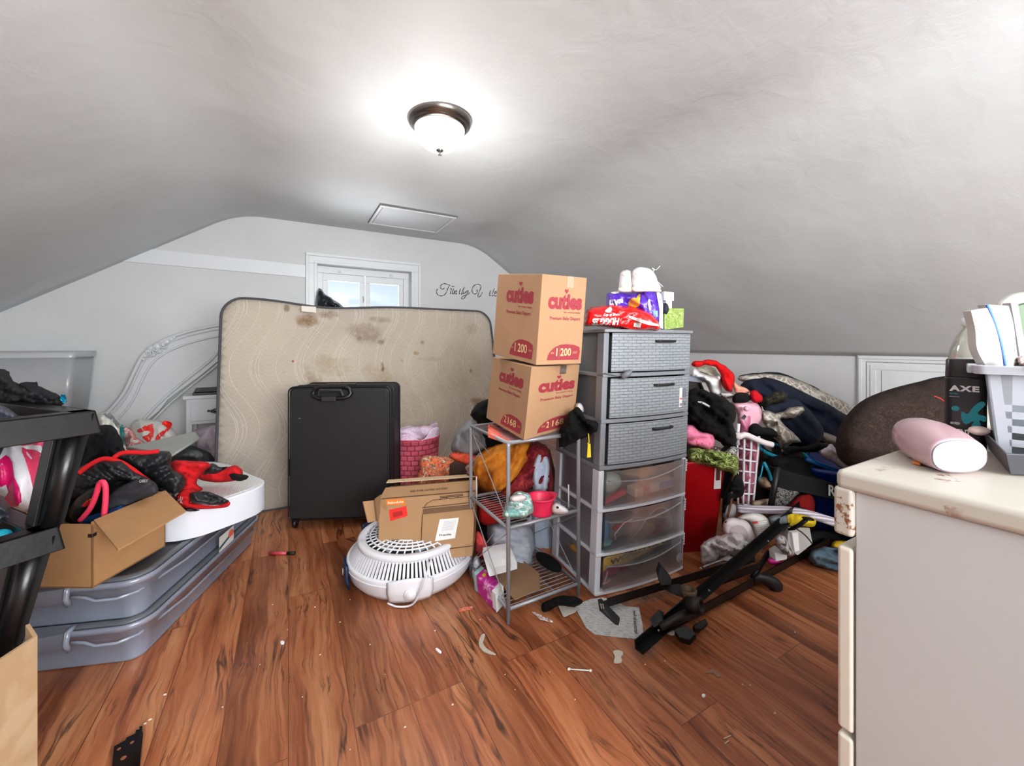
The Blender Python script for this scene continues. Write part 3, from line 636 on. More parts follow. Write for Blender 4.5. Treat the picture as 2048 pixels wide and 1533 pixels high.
for px, py in ((380, 1035), (382, 1063), (440, 1045), (478, 1005)): mb.ball(P(px, py, onZ(px, py-10, zt).dot(V((S_, C_, 0)))*.999), .003, 8)
# ================================================================ open cardboard box on the bins
M_CARD = mat((.66, .49, .32), .85, 0, .06, 14, .25, 60); M_CARD2 = mat((.62, .45, .28), .85, 0, .06, 14, .25, 60); M_BLK = mat((.05, .05, .055), .6, 0, .1)
B = V((-.553, 1.79, .312)); r = V((.133, .234, 0)); l = V((-.33, .19, 0)); up = V((0, 0, .215)); th = .005
t = thing('cardboard_box', B+(r+l)/2, 'open brown cardboard box full of black clothing on the underbed boxes', 'cardboard box')
rn, ln = r.normalized(), l.normalized()
mb = MB(); mb.para(B, r, ln*th, up); mb.para(B, rn*th, l, up*.96); mb.para(B+r-rn*th, rn*th, l, up); mb.para(B+l-ln*th, r, ln*th, up); mb.para(B, r, l, (0, 0, th))
obj('carton', mb, M_CARD, t)
fl_ = [B+up+rn*.004, B+r+up, P(372, 1025, 1.44), P(236, 1103, 1.18)]
obj('flap', MB().slab([fl_[0], fl_[1], fl_[2], fl_[3]], (0, 0, .005)), M_CARD, t)
obj('flap', MB().slab([B+up+l, B+r+up+l, B+r+up+l+V((-.05, .12, .05)), B+up+l+V((-.08, .1, .05))], (0, 0, .005)), M_CARD2, t)
win = face(B, r/r.length, V((0, 0, 1)), .001)
wf = lambda a, b: B+rn*a-ln*.0015+V((0, 0, b))
mb = MB(); x0, z0 = .175, .11
def rectline(mb, w, x0, z0, x1, z1, k):
    for q in ((x0, z0, x1, z0+k), (x0, z1-k, x1, z1), (x0, z0+k, x0+k, z1-k), (x1-k, z0+k, x1, z1-k)): mb.add([w(q[0], q[1]), w(q[2], q[1]), w(q[2], q[3]), w(q[0], q[3])], [(0, 1, 2, 3)])
rectline(mb, wf, .178, .09, .238, .145, .003)
for cx in (.195, .222):
    mb.add([wf(cx-.008, .104), wf(cx-.001, .104), wf(cx-.001, .125), wf(cx-.01, .125), wf(cx, .14), wf(cx+.01, .125), wf(cx+.004, .125), wf(cx+.004, .104)], [(0, 1, 2, 3, 4, 5, 6, 7)])
mb.add([wf(.184, .097), wf(.232, .097), wf(.232, .1), wf(.184, .1)], [(0, 1, 2, 3)])
me = bpy.data.meshes.new('x'); me.from_pydata(mb.v, [], mb.f); link('this_way_up_mark', me, M_BLK, t)
wl = lambda a, b: B+ln*a-rn*.0015+V((0, 0, b))
mb = MB().add([wf(-.001, .165), wf(.012, .167), wf(.012, .178), wf(-.001, .177)], [(0, 1, 2, 3)]); mb.add([wl(0, .165), wl(.014, .165), wl(.014, .176), wl(0, .177)], [(0, 1, 2, 3)])
me = bpy.data.meshes.new('x'); me.from_pydata(mb.v, [], mb.f); link('print_mark', me, M_BLK, t)
# contents
M_BK = fabric((.085, .085, .095), .6, .25); M_BK2 = fabric((.14, .14, .15), .6, .2); M_RED = fabric((.80, .12, .14), .5); M_NYL = mat((.10, .10, .11), .42, 0, .25, 10, .5, 80)
M_PINK = mat((.95, .22, .36), .55, 0, .08, 8, .2, 60)
puff('clothing', [(120, 990), (160, 955), (240, 945), (310, 975), (325, 990), (300, 1005), (170, 1050), (120, 1040), (60, 1030), (60, 1000)], 1.62, .10, M_BK, ang=-30, freq=.03, amp=.03, res=8, b=-.15, label='black crumpled clothing filling the open cardboard box', cat='clothing')
s = puff('cap', [(195, 1020), (222, 985), (262, 963), (300, 960), (316, 975), (312, 988), (285, 1000), (240, 1022), (205, 1040)], 1.47, .04, mat((.16, .16, .18), .8, 0, .1, 10, .4, 80), ang=-25, freq=.02, amp=.008, res=6, label='dark grey cap with white lettering on top of the open cardboard box', cat='cap')
text('lettering', 'OBEY', quadpx([(278, 966), (296, 965), (297, 959), (279, 960)], s), mat((.85, .85, .85), .6), s.o, bold=.02)
obj('strap', MB().tube([P(p[0], p[1], 1.36) for p in smoothpoly([(160, 1042), (180, 1018), (192, 990), (198, 970), (205, 964), (211, 975), (211, 1000), (208, 1035)], 5, False)], .008, 10), M_PINK, smooth=True, label='red rounded loop strap sticking out of the open cardboard box', cat='strap')
s = puff('pouch', [(138, 1030), (150, 1002), (180, 975), (196, 978), (196, 1000), (170, 1030), (150, 1044)], 1.44, .04, M_NYL, ang=-45, freq=.03, amp=.008, res=6, label='black pouch with red and gold emblem behind the red strap loop', cat='pouch')
decal('emblem', [(164, 1013), (172, 1003), (184, 996), (186, 1001), (178, 1010), (170, 1014)], s, mat((.78, .13, .1), .6), s.o, .003, 3)
decal('emblem_trim', [(178, 1000), (186, 996), (187, 1001), (182, 1004)], s, mat((.85, .68, .2), .6), s.o, .005, 2)
obj('blue_cloth', MB().tube([P(p[0], p[1], 1.40) for p in smoothpoly([(165, 1045), (190, 1037), (220, 1028), (245, 1018)], 5, False)], .014, 8), fabric((.05, .2, .38)), smooth=True, label='rolled dark blue cloth along the front edge inside the open cardboard box', cat='cloth')
# bag with big T
s = puff('plastic_bag', [(-40, 885), (0, 878), (40, 868), (80, 858), (102, 890), (112, 925), (100, 960), (78, 1000), (62, 1020), (30, 1022), (-10, 980), (-50, 940)], 1.36, .09, mat((.90, .90, .92), .35, 0, .04, 8, .4, 30), ang=70, freq=.02, amp=.009, res=7, b=-.05, label='white and pink plastic shopping bag with a large white T behind the black shelving unit', cat='shopping bag')
M_MAG = mat((.93, .25, .42), .4, 0, .05); M_MAG2 = mat((.88, .05, .42), .4, 0, .05)
decal('pink_print', [(42, 870), (80, 860), (102, 890), (110, 915), (108, 925), (80, 920), (84, 905), (76, 895), (44, 894)], s, M_MAG, s.o, .003, 5, k=2)
decal('pink_print', [(44, 895), (78, 897), (84, 911), (106, 926), (102, 945), (96, 960), (90, 968), (78, 988), (68, 985), (60, 950), (50, 918)], s, M_MAG, s.o, .0035, 5, k=2)
decal('pink_print', [(-30, 935), (0, 920), (12, 911), (24, 925), (28, 955), (38, 975), (43, 1005), (24, 1016), (8, 995), (10, 978), (-30, 960)], s, M_MAG2, s.o, .003, 5, k=2)
decal('white_letter', [(80, 940), (108, 938), (104, 960), (92, 965)], s, mat((.92, .92, .93), .4), s.o, .006, 5, k=1, smooth=False)
decal('white_letter', [(2, 975), (12, 970), (17, 985), (8, 998), (-6, 985)], s, mat((.92, .92, .93), .4), s.o, .006, 5, k=1, smooth=False)
decal('white_letter', [(40, 893), (64, 890), (82, 892), (97, 925), (92, 926), (84, 908), (70, 900), (54, 899)], s, mat((.92, .92, .93), .4), s.o, .007, 4, k=1, smooth=False)
# dark garment behind the bags + black/red padded jacket
puff('clothing', [(140, 905), (165, 880), (190, 855), (222, 850), (238, 870), (252, 905), (262, 930), (200, 950), (120, 960), (100, 930)], 1.75, .10, M_BK, ang=-70, freq=.025, amp=.03, res=8, label='black garment draped behind the black shelf post and the red edged jacket', cat='clothing')
t = thing('padded_jacket', onZ(330, 1000, .43), 'black padded jacket with red lining and edging, lying over the cardboard box and white platform', 'jacket')
M_PUF = mat((.10, .10, .11), .55, 0, .2, 8, .55, 30)
puff('jacket_body', [(140, 960), (160, 935), (205, 918), (245, 922), (270, 945), (300, 960), (290, 975), (240, 962), (205, 982), (160, 1000), (135, 990)], 1.52, .07, M_PUF, t, ang=20, freq=.03, amp=.010, res=6, quilt=2.6)
puff('jacket_body', [(228, 912), (260, 906), (330, 902), (343, 912), (343, 935), (366, 950), (372, 968), (350, 990), (318, 978), (300, 962), (268, 938)], 1.66, .08, M_PUF, t, ang=-35, freq=.03, amp=.013, res=6, quilt=2.4)
puff('red_lining', [(342, 925), (375, 922), (415, 926), (420, 935), (398, 955), (395, 970), (405, 980), (375, 990), (352, 985), (366, 965), (345, 948)], 1.78, .05, M_RED, t, ang=10, freq=.04, amp=.02, res=6)
puff('sleeve', [(398, 945), (410, 935), (425, 932), (440, 938), (470, 931), (482, 938), (486, 950), (470, 962), (430, 965), (395, 958)], 1.88, .05, M_RED, t, ang=0, freq=.04, amp=.012, res=5)
puff('sleeve_panel', [(405, 938), (425, 927), (440, 935), (455, 934), (440, 945), (425, 950), (402, 948)], 1.82, .02, M_PUF, t, freq=.05, amp=.01, res=4)
puff('cuff', [(456, 948), (470, 945), (480, 948), (496, 952), (494, 958), (482, 963), (460, 958)], 1.84, .03, fabric((.1, .1, .1)), t, freq=.06, amp=.01, res=4)
s = puff('red_panel', [(350, 1000), (360, 985), (375, 978), (400, 985), (405, 995), (380, 1005), (430, 1012), (458, 1004), (456, 1014), (430, 1018), (385, 1019), (362, 1015)], 1.62, .03, M_RED, t, ang=0, freq=.05, amp=.006, res=4)
puff('padded_flap', [(378, 990), (395, 983), (420, 985), (445, 995), (458, 1004), (440, 1010), (405, 1010), (382, 1005)], 1.59, .045, M_PUF, t, ang=0, freq=.05, amp=.015, res=4)
puff('jacket_hem', [(318, 975), (345, 985), (356, 1003), (362, 1015), (400, 1020), (380, 1024), (350, 1018), (325, 1000)], 1.61, .03, M_PUF, t, ang=20, freq=.05, amp=.01, res=5)
mb = MB()
def strip(pts, d0, d1, wpx):
    q = smoothpoly(pts, 5, False); n = len(q); mb.tube([P(p[0], p[1], d0+(d1-d0)*i/(n-1)) for i, p in enumerate(q)], wpx, 8)
strip([(156, 948), (180, 930), (208, 918), (240, 925), (265, 940), (285, 955), (296, 962)], 1.43, 1.56, .0085); strip([(226, 918), (240, 908), (262, 905), (290, 906), (318, 903)], 1.50, 1.58, .0085)
obj('red_edging', mb, M_RED, t, smooth=True)
text('lettering', 'AL', quadpx([(354, 1004), (365, 1008), (368, 996), (357, 992)], s), mat((.85, .8, .8), .6), t, bold=.03, shear=.2)
# plastic shopping bags and lid behind
M_BAG = mat((.84, .83, .80), .4, 0, .06, 10, .5, 30)
s = puff('plastic_bag', [(262, 850), (280, 838), (318, 842), (338, 850), (352, 868), (356, 900), (340, 960), (262, 960), (254, 900)], 2.6, .12, M_BAG, ang=60, freq=.03, amp=.03, res=6, b=-.3, label='white plastic bag with red print behind the grey lid', cat='shopping bag')
M_RP = mat((.90, .16, .12), .4)
decal('red_print', [(275, 860), (306, 848), (305, 882), (295, 885), (284, 874), (296, 870), (294, 862), (278, 866)], s, M_RP, s.o, .004, 4, k=2)
decal('red_print', [(310, 880), (316, 868), (335, 856), (324, 850), (328, 842), (342, 845), (344, 852), (335, 864), (322, 874), (318, 882)], s, M_RP, s.o, .004, 4, k=2)
s = puff('plastic_bag', [(190, 838), (200, 826), (218, 824), (232, 834), (243, 850), (247, 875), (258, 905), (250, 960), (200, 960), (192, 880)], 2.3, .09, M_BAG, ang=80, freq=.03, amp=.03, res=6, label='grey white plastic bag with a teal stripe beside the black shelf', cat='shopping bag')
decal('teal_print', [(240, 855), (246, 850), (249, 880), (246, 892), (241, 875)], s, mat((.1, .5, .48), .4), s.o, .004, 4, k=2)
decal('grey_print', [(205, 830), (220, 826), (232, 840), (240, 850), (236, 856), (222, 840)], s, mat((.45, .47, .47), .4), s.o, .004, 4, k=2)
puff('plastic_bag', [(243, 860), (258, 855), (275, 875), (290, 890), (262, 905), (256, 960), (246, 900)], 2.35, .06, pattern('printed_film', [(.35, (.82, .8, .78)), (.5, (.75, .35, .33)), (.6, (.84, .82, .8))], 14), ang=80, freq=.04, amp=.02, res=5, label='crinkled bag with faded red print between the two white bags', cat='shopping bag')
lid = [P(256, 899, 1.95), P(392, 868, 2.25), P(396, 880, 2.15), P(344, 914, 1.85)]
tt = thing('container_lid', lid[0], 'grey plastic container lid lying tilted behind the red edged jacket', 'lid')
o = obj('panel', MB().slab(lid, (0, 0, .012)), mat((.58, .59, .57), .45), tt, bevel=.005); obj('rim', MB().tube([p+V((0, 0, .006)) for p in lid], .008, 8, closed=True), mat((.55, .56, .54), .45), tt, smooth=True)
puff('clothing', [(345, 915), (362, 903), (392, 900), (406, 908), (404, 918), (385, 925), (372, 924), (355, 930), (340, 960), (420, 965), (410, 925)], 2.15, .05, fabric((.32, .34, .33)), freq=.05, amp=.02, res=5, label='crumpled dark grey garment beside the foot of the mattress', cat='clothing')
puff('clothing', [(300, 905), (345, 898), (400, 915), (430, 945), (440, 985), (300, 985)], 2.35, .12, M_BK2, freq=.03, amp=.03, res=9, b=-.1, label='charcoal garment beneath the grey lid at the left end of the mattress', cat='clothing')
puff('clothing', [(180, 900), (300, 885), (420, 905), (450, 1000), (300, 1020), (160, 1000)], 2.75, .15, fabric((.22, .22, .24)), freq=.03, amp=.03, res=12, label='dark clothes heaped on the floor below the white plastic bags', cat='clothing')
# ================================================================ suitcase
M_SUIT = mat((.075, .075, .08), .62, 0, .15, 5, .4, 300)
sl, sr = P(575, 1060, 2.37), P(779, 1052, 2.41); sl.z = sr.z = .055
r = (sr-sl); rn = r.normalized(); nb = V((-rn.y, rn.x, 0)); up = V((0, 0, 1)); SW = r.length; SH = .79
t = thing('suitcase', (sl+sr)/2+nb*.14-up*.055, 'large upright black fabric suitcase in front of the mattress', 'suitcase')
def sm(v): return sl+rn*v[0]+nb*v[1]+up*v[2]
def rr(x0, x1, z0, z1, rad, n=5):
    o_ = []
    for cx, cz, a0 in ((x1-rad, z0+rad, -90), (x1-rad, z1-rad, 0), (x0+rad, z1-rad, 90), (x0+rad, z0+rad, 180)):
        for k in range(n+1): w = math.radians(a0+90*k/n); o_.append((cx+rad*math.cos(w), cz+rad*math.sin(w)))
    return o_
def rslab(mb, x0, x1, z0, z1, rad, y0, y1, dome=0, fn=None):
    p = rr(x0, x1, z0, z1, rad); n = len(p); vs = [(a, y0, b) for a, b in p]+[(a, y1, b) for a, b in p]
    mb.add(vs, [list(range(n)), list(range(2*n-1, n-1, -1))]+[(i, n+i, n+(i+1) % n, (i+1) % n) for i in range(n)])
mb = MB(); rslab(mb, 0, SW, 0, SH, .03, 0.012, .29); obj('shell', mb.map(sm), M_SUIT, t, bevel=.018)
mb = MB(); rslab(mb, .012, SW-.012, .01, SH-.012, .025, 0, .014); obj('front_panel', mb.map(sm), M_SUIT, t, bevel=.005)
M_RUB = mat((.05, .05, .055), .35, 0, .1)
for y in (.016, .10, .28):
    mb = MB(); mb.tube([(a, y, b) for a, b in rr(-.002, SW+.002, -.002, SH+.002, .034)], .0045, 6, closed=True); obj('piping', mb.map(sm), M_RUB, t, smooth=True)
mb = MB(); c = SW/2-.035
mb.tube([(c-.11, -.012, SH-.035), (c-.10, -.022, SH-.05), (c-.07, -.026, SH-.062), (c+.07, -.026, SH-.062), (c+.10, -.022, SH-.05), (c+.11, -.012, SH-.035), (c+.10, -.012, SH-.008), (c+.07, -.006, SH+.004), (c-.07, -.006, SH+.004), (c-.10, -.012, SH-.008)], .012, 10, closed=True)
hd = obj('carry_handle', mb.map(sm), M_RUB, t, smooth=True)
mb = MB(); mb.tube([(c-.07, -.03, SH-.045), (c-.06, -.04, SH-.012), (c+.06, -.04, SH-.012), (c+.07, -.03, SH-.045)], .010, 8); mb.box(c-.05, c+.03, -.042, -.028, SH-.078, SH-.05); obj('handle_grip', mb.map(sm), mat((.16, .16, .17), .45, 0), hd, bevel=.002)
mb = MB(); mb.box(c-.09, c+.09, .1, .16, SH-.002, SH+.01); obj('trolley_housing', mb.map(sm), M_RUB, t, bevel=.004)
for x in (.03, SW-.03):
    for y in (.04, .25):
        mb = MB(); mb.box(x-.018, x+.018, y-.018, y+.018, -.025, .008)
        f = obj('wheel_fork', mb.map(sm), M_RUB, t, bevel=.003)
        mb = MB(); mb.lathe([(.006, -.01), (.026, -.009), (.027, 0), (.026, .009), (.006, .01)], (0, 0, 0), 20); mb.map(lambda v: (x+v[2], y+v[0]-.006, -.028+v[1])); obj('wheel', mb.map(sm), M_RUB, f, smooth=True)
mb = MB(); mb.box(-.006, .004, .02, .05, .26, .36); obj('side_foot', mb.map(sm), M_RUB, t, bevel=.002)
mb = MB(); 
for px, py in ((.063, .605), (.066, .608), (.071, .606)): mb.box(px, px+.004, -.0015, 0, py, py+.003)
obj('lint_fleck', mb.map(sm), mat((.5, .5, .5)), t)
# ================================================================ pink woven basket
m, tt = base('pink_woven_strips', .6); xx, yy, zz = tt.sep()
ang = tt.math('ARCTAN2', yy, xx)
br = tt.node('ShaderNodeTexBrick', {'Vector': tt.comb(tt.math('MULTIPLY', ang, .16), zz, 0), 'Color1': srgb((.86, .33, .42)), 'Color2': srgb((.93, .45, .53)), 'Mortar': srgb((.72, .22, .32)), 'Scale': 1, 'Mortar Size': .0035, 'Mortar Smooth': .6, 'Brick Width': .05, 'Row Height': .034})
tt.set(tt.b, 'Base Color', br.outputs[0]); tt.bump(tt.math('SUBTRACT', 1.0, br.outputs['Fac']), 1, .008)
bc = V((.80, 2.86, .0)); t = thing('woven_basket', bc, 'pink woven plastic basket with a lilac floral liner behind the suitcase', 'basket')
prof_ = [(.135, 0), (.15, .1), (.162, .3), (.168, .425), (.173, .43), (.173, .45), (.163, .45), (.157, .3), (.145, .1), (.13, .01)]
me_ = MB().lathe(prof_, (0, 0, 0), 48); me = bpy.data.meshes.new('body'); me.from_pydata(me_.v, [], me_.f); o = bpy.data.objects.new('body', me); COL.objects.link(o); me.materials.append(m); o.parent = t; o['_w'] = [0, 0, 0]
for p in me.polygons: p.use_smooth = True
M_LIN = pattern('lilac_floral', [(.38, (.90, .84, .90)), (.5, (.84, .68, .80)), (.58, (.93, .88, .93)), (.7, (.80, .72, .85))], 30)
def linf(u, v):
    w = 2*math.pi*u; hgt = .035+.045*(.5+.5*math.sin(w*2+2.2))+.02*math.sin(w*5); r_ = .172-.01*v+.012*math.sin(w*7)*v
    return bc+V((r_*math.cos(w), r_*math.sin(w), .43+hgt*v))
obj('liner', MB().grid(linf, 60, 5), M_LIN, t, smooth=True).modifiers.new('s', 'SOLIDIFY').thickness = .003
puff('plastic_bag', [(780, 868), (800, 857), (835, 853), (862, 852), (868, 862), (850, 885), (800, 885)], 2.88, .05, M_LIN, ang=20, freq=.05, amp=.015, res=5, label='lilac floral bag bulging out of the top of the pink basket', cat='bag')
# orange patterned fabric box
puff('patterned_cushion', [(842, 915), (870, 913), (905, 917), (930, 935), (940, 955), (938, 985), (836, 985), (838, 940)], 2.5, .07, pattern('orange_leaf_print', [(.34, (.86, .80, .68)), (.44, (.25, .10, .12)), (.47, (.92, .42, .27)), (.56, (.93, .55, .38)), (.60, (.70, .18, .14)), (.68, (.90, .85, .72))], 17, dist=3), k=2, freq=.03, amp=.01, ang=20, res=6, label='orange and cream leaf patterned cushion beside the pink basket', cat='cushion')
# ================================================================ round fan unit on the floor
fc = V((.53, 1.95, 0)); M_FAN = mat((.88, .88, .90), .32, 0, .02, 5); M_DK = mat((.03, .03, .035), .8, 0, .1)
t = thing('round_fan', fc, 'round white slatted drum fan lying face up on the floor under the sterilizer box', 'fan')
fw = (V((0, 0, 0))-fc); fw.z = 0; fw.normalize(); sd = V((-fw.y, fw.x, 0))  # toward camera, sideways
def L(r_, a, z): return fc+(fw*math.cos(a)+sd*math.sin(a))*r_+V((0, 0, z))
mb = MB(); mb.lathe([(.20, .0), (.262, .012), (.285, .04), (.297, .085), (.30, .105), (.296, .112), (.286, .112), (.28, .1)], fc, 96); obj('housing', mb, M_FAN, t, smooth=True)
mb = MB(); mb.tube([L(.297, 2*math.pi*i/96, .088) for i in range(96)], .004, 6, closed=True); obj('seam_ring', mb, M_FAN, t, smooth=True)
obj('inner_drum', MB().lathe([(.25, .02), (.277, .11), (.236, .165), (.10, .17), (.001, .17)], fc, 64), M_DK, t, smooth=True)
mb = MB(); NB = 100
for i in range(NB):
    a = 2*math.pi*i/NB; w = .0105
    p0, p1 = L(.290, a, .11), L(.245, a, .178); q = (fw*-math.sin(a)+sd*math.cos(a)); nn = ((fw*math.cos(a)+sd*math.sin(a))*.8+V((0, 0, .6)))*.006
    mb.para(p0-q*w/2-nn, q*w*.95, nn, p1-p0)
obj('side_slats', mb, M_FAN, t)
mb = MB(); mb.lathe([(.252, .162), (.252, .184), (.242, .190), (.218, .188), (.212, .18), (.212, .165)], fc, 96); obj('upper_ring', mb, M_FAN, t, smooth=True)
mb = MB()
for k, rr_ in enumerate((.07, .095, .12, .145, .17, .195)): mb.tube([L(rr_, 2*math.pi*i/72, .19+.012*math.cos(rr_*7)) for i in range(72)], .0042, 5, closed=True)
for i in range(40):
    a = 2*math.pi*i/40; mb.tube([L(.045, a, .201), L(.12, a, .198), L(.215, a, .188)], .0035, 5)
mb.lathe([(.05, .197), (.05, .205), (.02, .209), (.001, .209)], fc, 32); obj('front_grille', mb, M_FAN, t, smooth=True)
mb = MB()
for i in range(5):
    a0 = i*1.2566
    mb.grid(lambda u, v: L(.05+.13*u, a0+(.1+.8*v)*(1-.3*u), .165+.008*math.sin(v*3)), 6, 6, (0, 0, .003))
obj('fan_blades', mb, mat((.62, .68, .68), .4), t, smooth=True)
a0 = -.03
mb = MB()
def plate(u, v): a = a0+(-.32+.64*u); bump_ = .010*math.sin(math.pi*u)**.3; return L(.278+.02*min(1, v*2.2)+bump_, a, .022+(.088+.02*math.sin(math.pi*u))*v)
mb.grid(plate, 14, 6); obj('control_panel', mb, M_FAN, t, smooth=True).modifiers.new('s', 'SOLIDIFY').thickness = .004
cdir = fw*math.cos(a0)+sd*math.sin(a0); mb = MB(); mb.lathe([(.026, 0), (.026, .008), (.022, .012), (.019, .012), (.018, .018), (.001, .02)], (0, 0, 0), 28)
ax = cdir; u1 = V((-ax.y, ax.x, 0)); k0 = L(.306, a0, .066); mb.map(lambda v: k0+u1*v[0]+V((0, 0, 1))*v[1]+ax*v[2]); obj('knob', mb, M_FAN, t, smooth=True)
M_NAVY = mat((.08, .17, .28), .4)
mb = MB(); mb.grid(lambda u, v: L(.303+.004*math.sin(3.1*v), -1.50+.36*u, .02+.10*v), 10, 4, (0, 0, .001)); cp = obj('navy_clip', mb, M_NAVY, t, smooth=True); cp.modifiers.new('s', 'SOLIDIFY').thickness = .008
mb = MB(); k1 = L(.310, -1.33, .07); ax = (fw*math.cos(-1.33)+sd*math.sin(-1.33)); u1 = V((-ax.y, ax.x, 0)); mb.lathe([(.012, 0), (.012, .006), (.001, .007)], (0, 0, 0), 20); mb.map(lambda v: k1+u1*v[0]+V((0, 0, 1.25))*v[1]+ax*v[2]); obj('round_cap', mb, M_FAN, cp, smooth=True)
mb = MB(); mb.grid(lambda u, v: L(.302, -2.45+.30*u, .05+.12*v), 8, 3, (0, 0, .001)); cp = obj('navy_clip', mb, M_NAVY, t, smooth=True); cp.modifiers.new('s', 'SOLIDIFY').thickness = .006
cord = smoothpoly([P(862, 1120, 1.72), P(856, 1140, 1.66), P(850, 1165, 1.635), P(838, 1192, 1.64), P(822, 1211, 1.665), P(795, 1214, 1.668), P(775, 1207, 1.68)], 6, False)
for p in cord: p.z = max(p.z, .006)
obj('power_cord', MB().tube(cord, .0042, 8), M_FAN, t, smooth=True)
# ================================================================ sterilizer carton
Q = {'tl': P(760, 1000, 1.93), 'tr': P(951, 984, 1.93), 'br': P(944, 1113, 1.80), 'bl': P(754, 1131, 1.80)}
M_C3 = mat((.65, .50, .35), .8, 0, .05, 12, .2, 60); M_C4 = mat((.50, .37, .25), .85, 0, .05); M_INK = mat((.24, .14, .08), .7)
bkv = V((.075, .13, .012)); t = thing('sterilizer_carton', (Q['bl']+Q['br'])/2+bkv/2, 'brown baby bottle sterilizer carton with orange logo, balanced on the round white fan', 'cardboard box')
mb = MB(); f4 = [Q['bl'], Q['br'], Q['tr'], Q['tl']]; mb.slab(f4, bkv); obj('carton', mb, M_C3, t, bevel=.002)
tl2, tr2 = Q['tl']+bkv, Q['tr']+bkv
obj('top_flap', MB().slab([Q['tl']+V((0, 0, .006)), Q['tr']+V((0, 0, .006)), Q['tr']+bkv*.55+V((0, 0, .018)), Q['tl']+bkv*.55+V((0, 0, .018))], (0, 0, .004)), M_C3, t)
obj('top_flap', MB().slab([tl2+V((-.005, .01, .028)), tr2+V((0, .01, .02)), tr2-bkv*.42+V((-.005, 0, .036)), tl2-bkv*.38+V((0, 0, .040))], (0, 0, .004)), mat((.80, .70, .56), .8), t)
obj('side_flap', MB().slab([P(761, 1000, 1.95), P(764, 1040, 1.92), P(737, 1046, 1.86), P(727, 1004, 1.88)], (-.004, .004, 0)), M_C3, t)
obj('side_flap', MB().slab([P(763, 990, 1.94), P(767, 1038, 1.9), P(756, 1047, 1.88), P(751, 999, 1.90)], (-.004, .004, 0)), M_C4, t)
fc_ = lambda a, b: (Q['bl']*(1-a)+Q['br']*a)*(1-b)+(Q['tl']*(1-a)+Q['tr']*a)*b
nf = (Q['br']-Q['bl']).cross(Q['tl']-Q['bl']).normalized()
def fw_(e=.0015): return lambda a, b: fc_(a, b)+nf*e
def win4(x0, y0, x1, y1, e=.0025): return lambda a, b: fc_(x0+(x1-x0)*a, y0+(y1-y0)*b)+nf*e
M_OR = mat((.90, .45, .12), .5); M_RD = mat((.90, .12, .08), .5); M_WP = mat((.90, .90, .89), .6)
paper('orange_logo_patch', fw_(), [(.07, .90), (.28, .88), (.255, .96), (.25, .98), (.065, .99)], M_OR, t)
text('logo_lettering', 'Baboduke', win4(.085, .915, .25, .955, .003), mat((.95, .85, .7)), t, bold=.02)
rs = paper('red_sticker', fw_(), [(.12, .64), (.30, .70), (.28, .86), (.10, .82)], M_RD, t)
paper('sticker_print', fw_(.0022), [(.15, .69), (.25, .72), (.24, .79), (.14, .77)], mat((.65, .06, .05)), t)
paper('dark_band', fw_(), [(.455, .70), (.995, .72), (.995, .80), (.46, .79)], mat((.42, .30, .20), .8), t)
mb = MB()
def ln(pts, w=.0016, e=.0018):
    mb.tube([fc_(a, b)+nf*e for a, b in pts], w, 4)
ln([(.45, .81), (1, .83)]); ln([(.455, .03), (.455, .70)]); ln([(.47, .81), (.49, .87), (.56, .92), (1, .93)]); ln([(.63, .945), (.87, .955), (.87, .975), (.63, .965), (.63, .945)]); ln([(.7, .92), (.7, .945)]); ln([(.82, .93), (.82, .95)]); ln([(.455, .13), (1, .15)])
obj('kettle_outline_print', mb, M_INK, t)
paper('white_label', fw_(), [(.60, .27), (.81, .29), (.84, .60), (.64, .60)], M_WP, t)
text('label_lettering', 'Fragile', win4(.645, .33, .77, .37, .003), M_INK, t, bold=.02)
mb = MB(); 
for k in range(7): ln([(.66+.004*k, .42+.022*k), (.79+.004*k, .43+.022*k)], .0006)
obj('label_ruled_lines', mb, mat((.6, .6, .65)), t)
mb = MB(); ln([(.07, .275), (.23, .275), (.24, .29), (.235, .33), (.225, .345), (.07, .345), (.06, .33), (.06, .29), (.07, .275)], .0012); obj('rounded_outline_print', mb, M_INK, t)
text('model_lettering', 'HC-6761', win4(.08, .29, .22, .33), M_INK, t, bold=.02)
text('lettering', 'BABY BOTTLE', win4(.07, .19, .37, .24), M_INK, t, bold=.05, spacing=1.15)
text('lettering', 'STERILIZER', win4(.07, .09, .37, .14), M_INK, t, bold=.05, spacing=1.15)
text('small_print', 'baby bottle sterilizer and dryer', lambda a, b: Q['tl'].lerp(Q['tr'], .3+.4*a)+(bkv*.35)*(.3+.5*b)+V((0, 0, .0125+.006*(.3+.5*b))), M_INK, t)
M_TAPE = clear('clear_tape', (.85, .8, .7), .35, .15)
for q in ([(0, .92), (.08, .80), (.08, .995), (0, .995)], [(.92, .74), (1, .74), (1, .97), (.93, .96)], [(.93, .01), (1, .01), (1, .22), (.92, .14)]): paper('tape', fw_(.0012), q, mat((.60, .46, .30), .3), t)
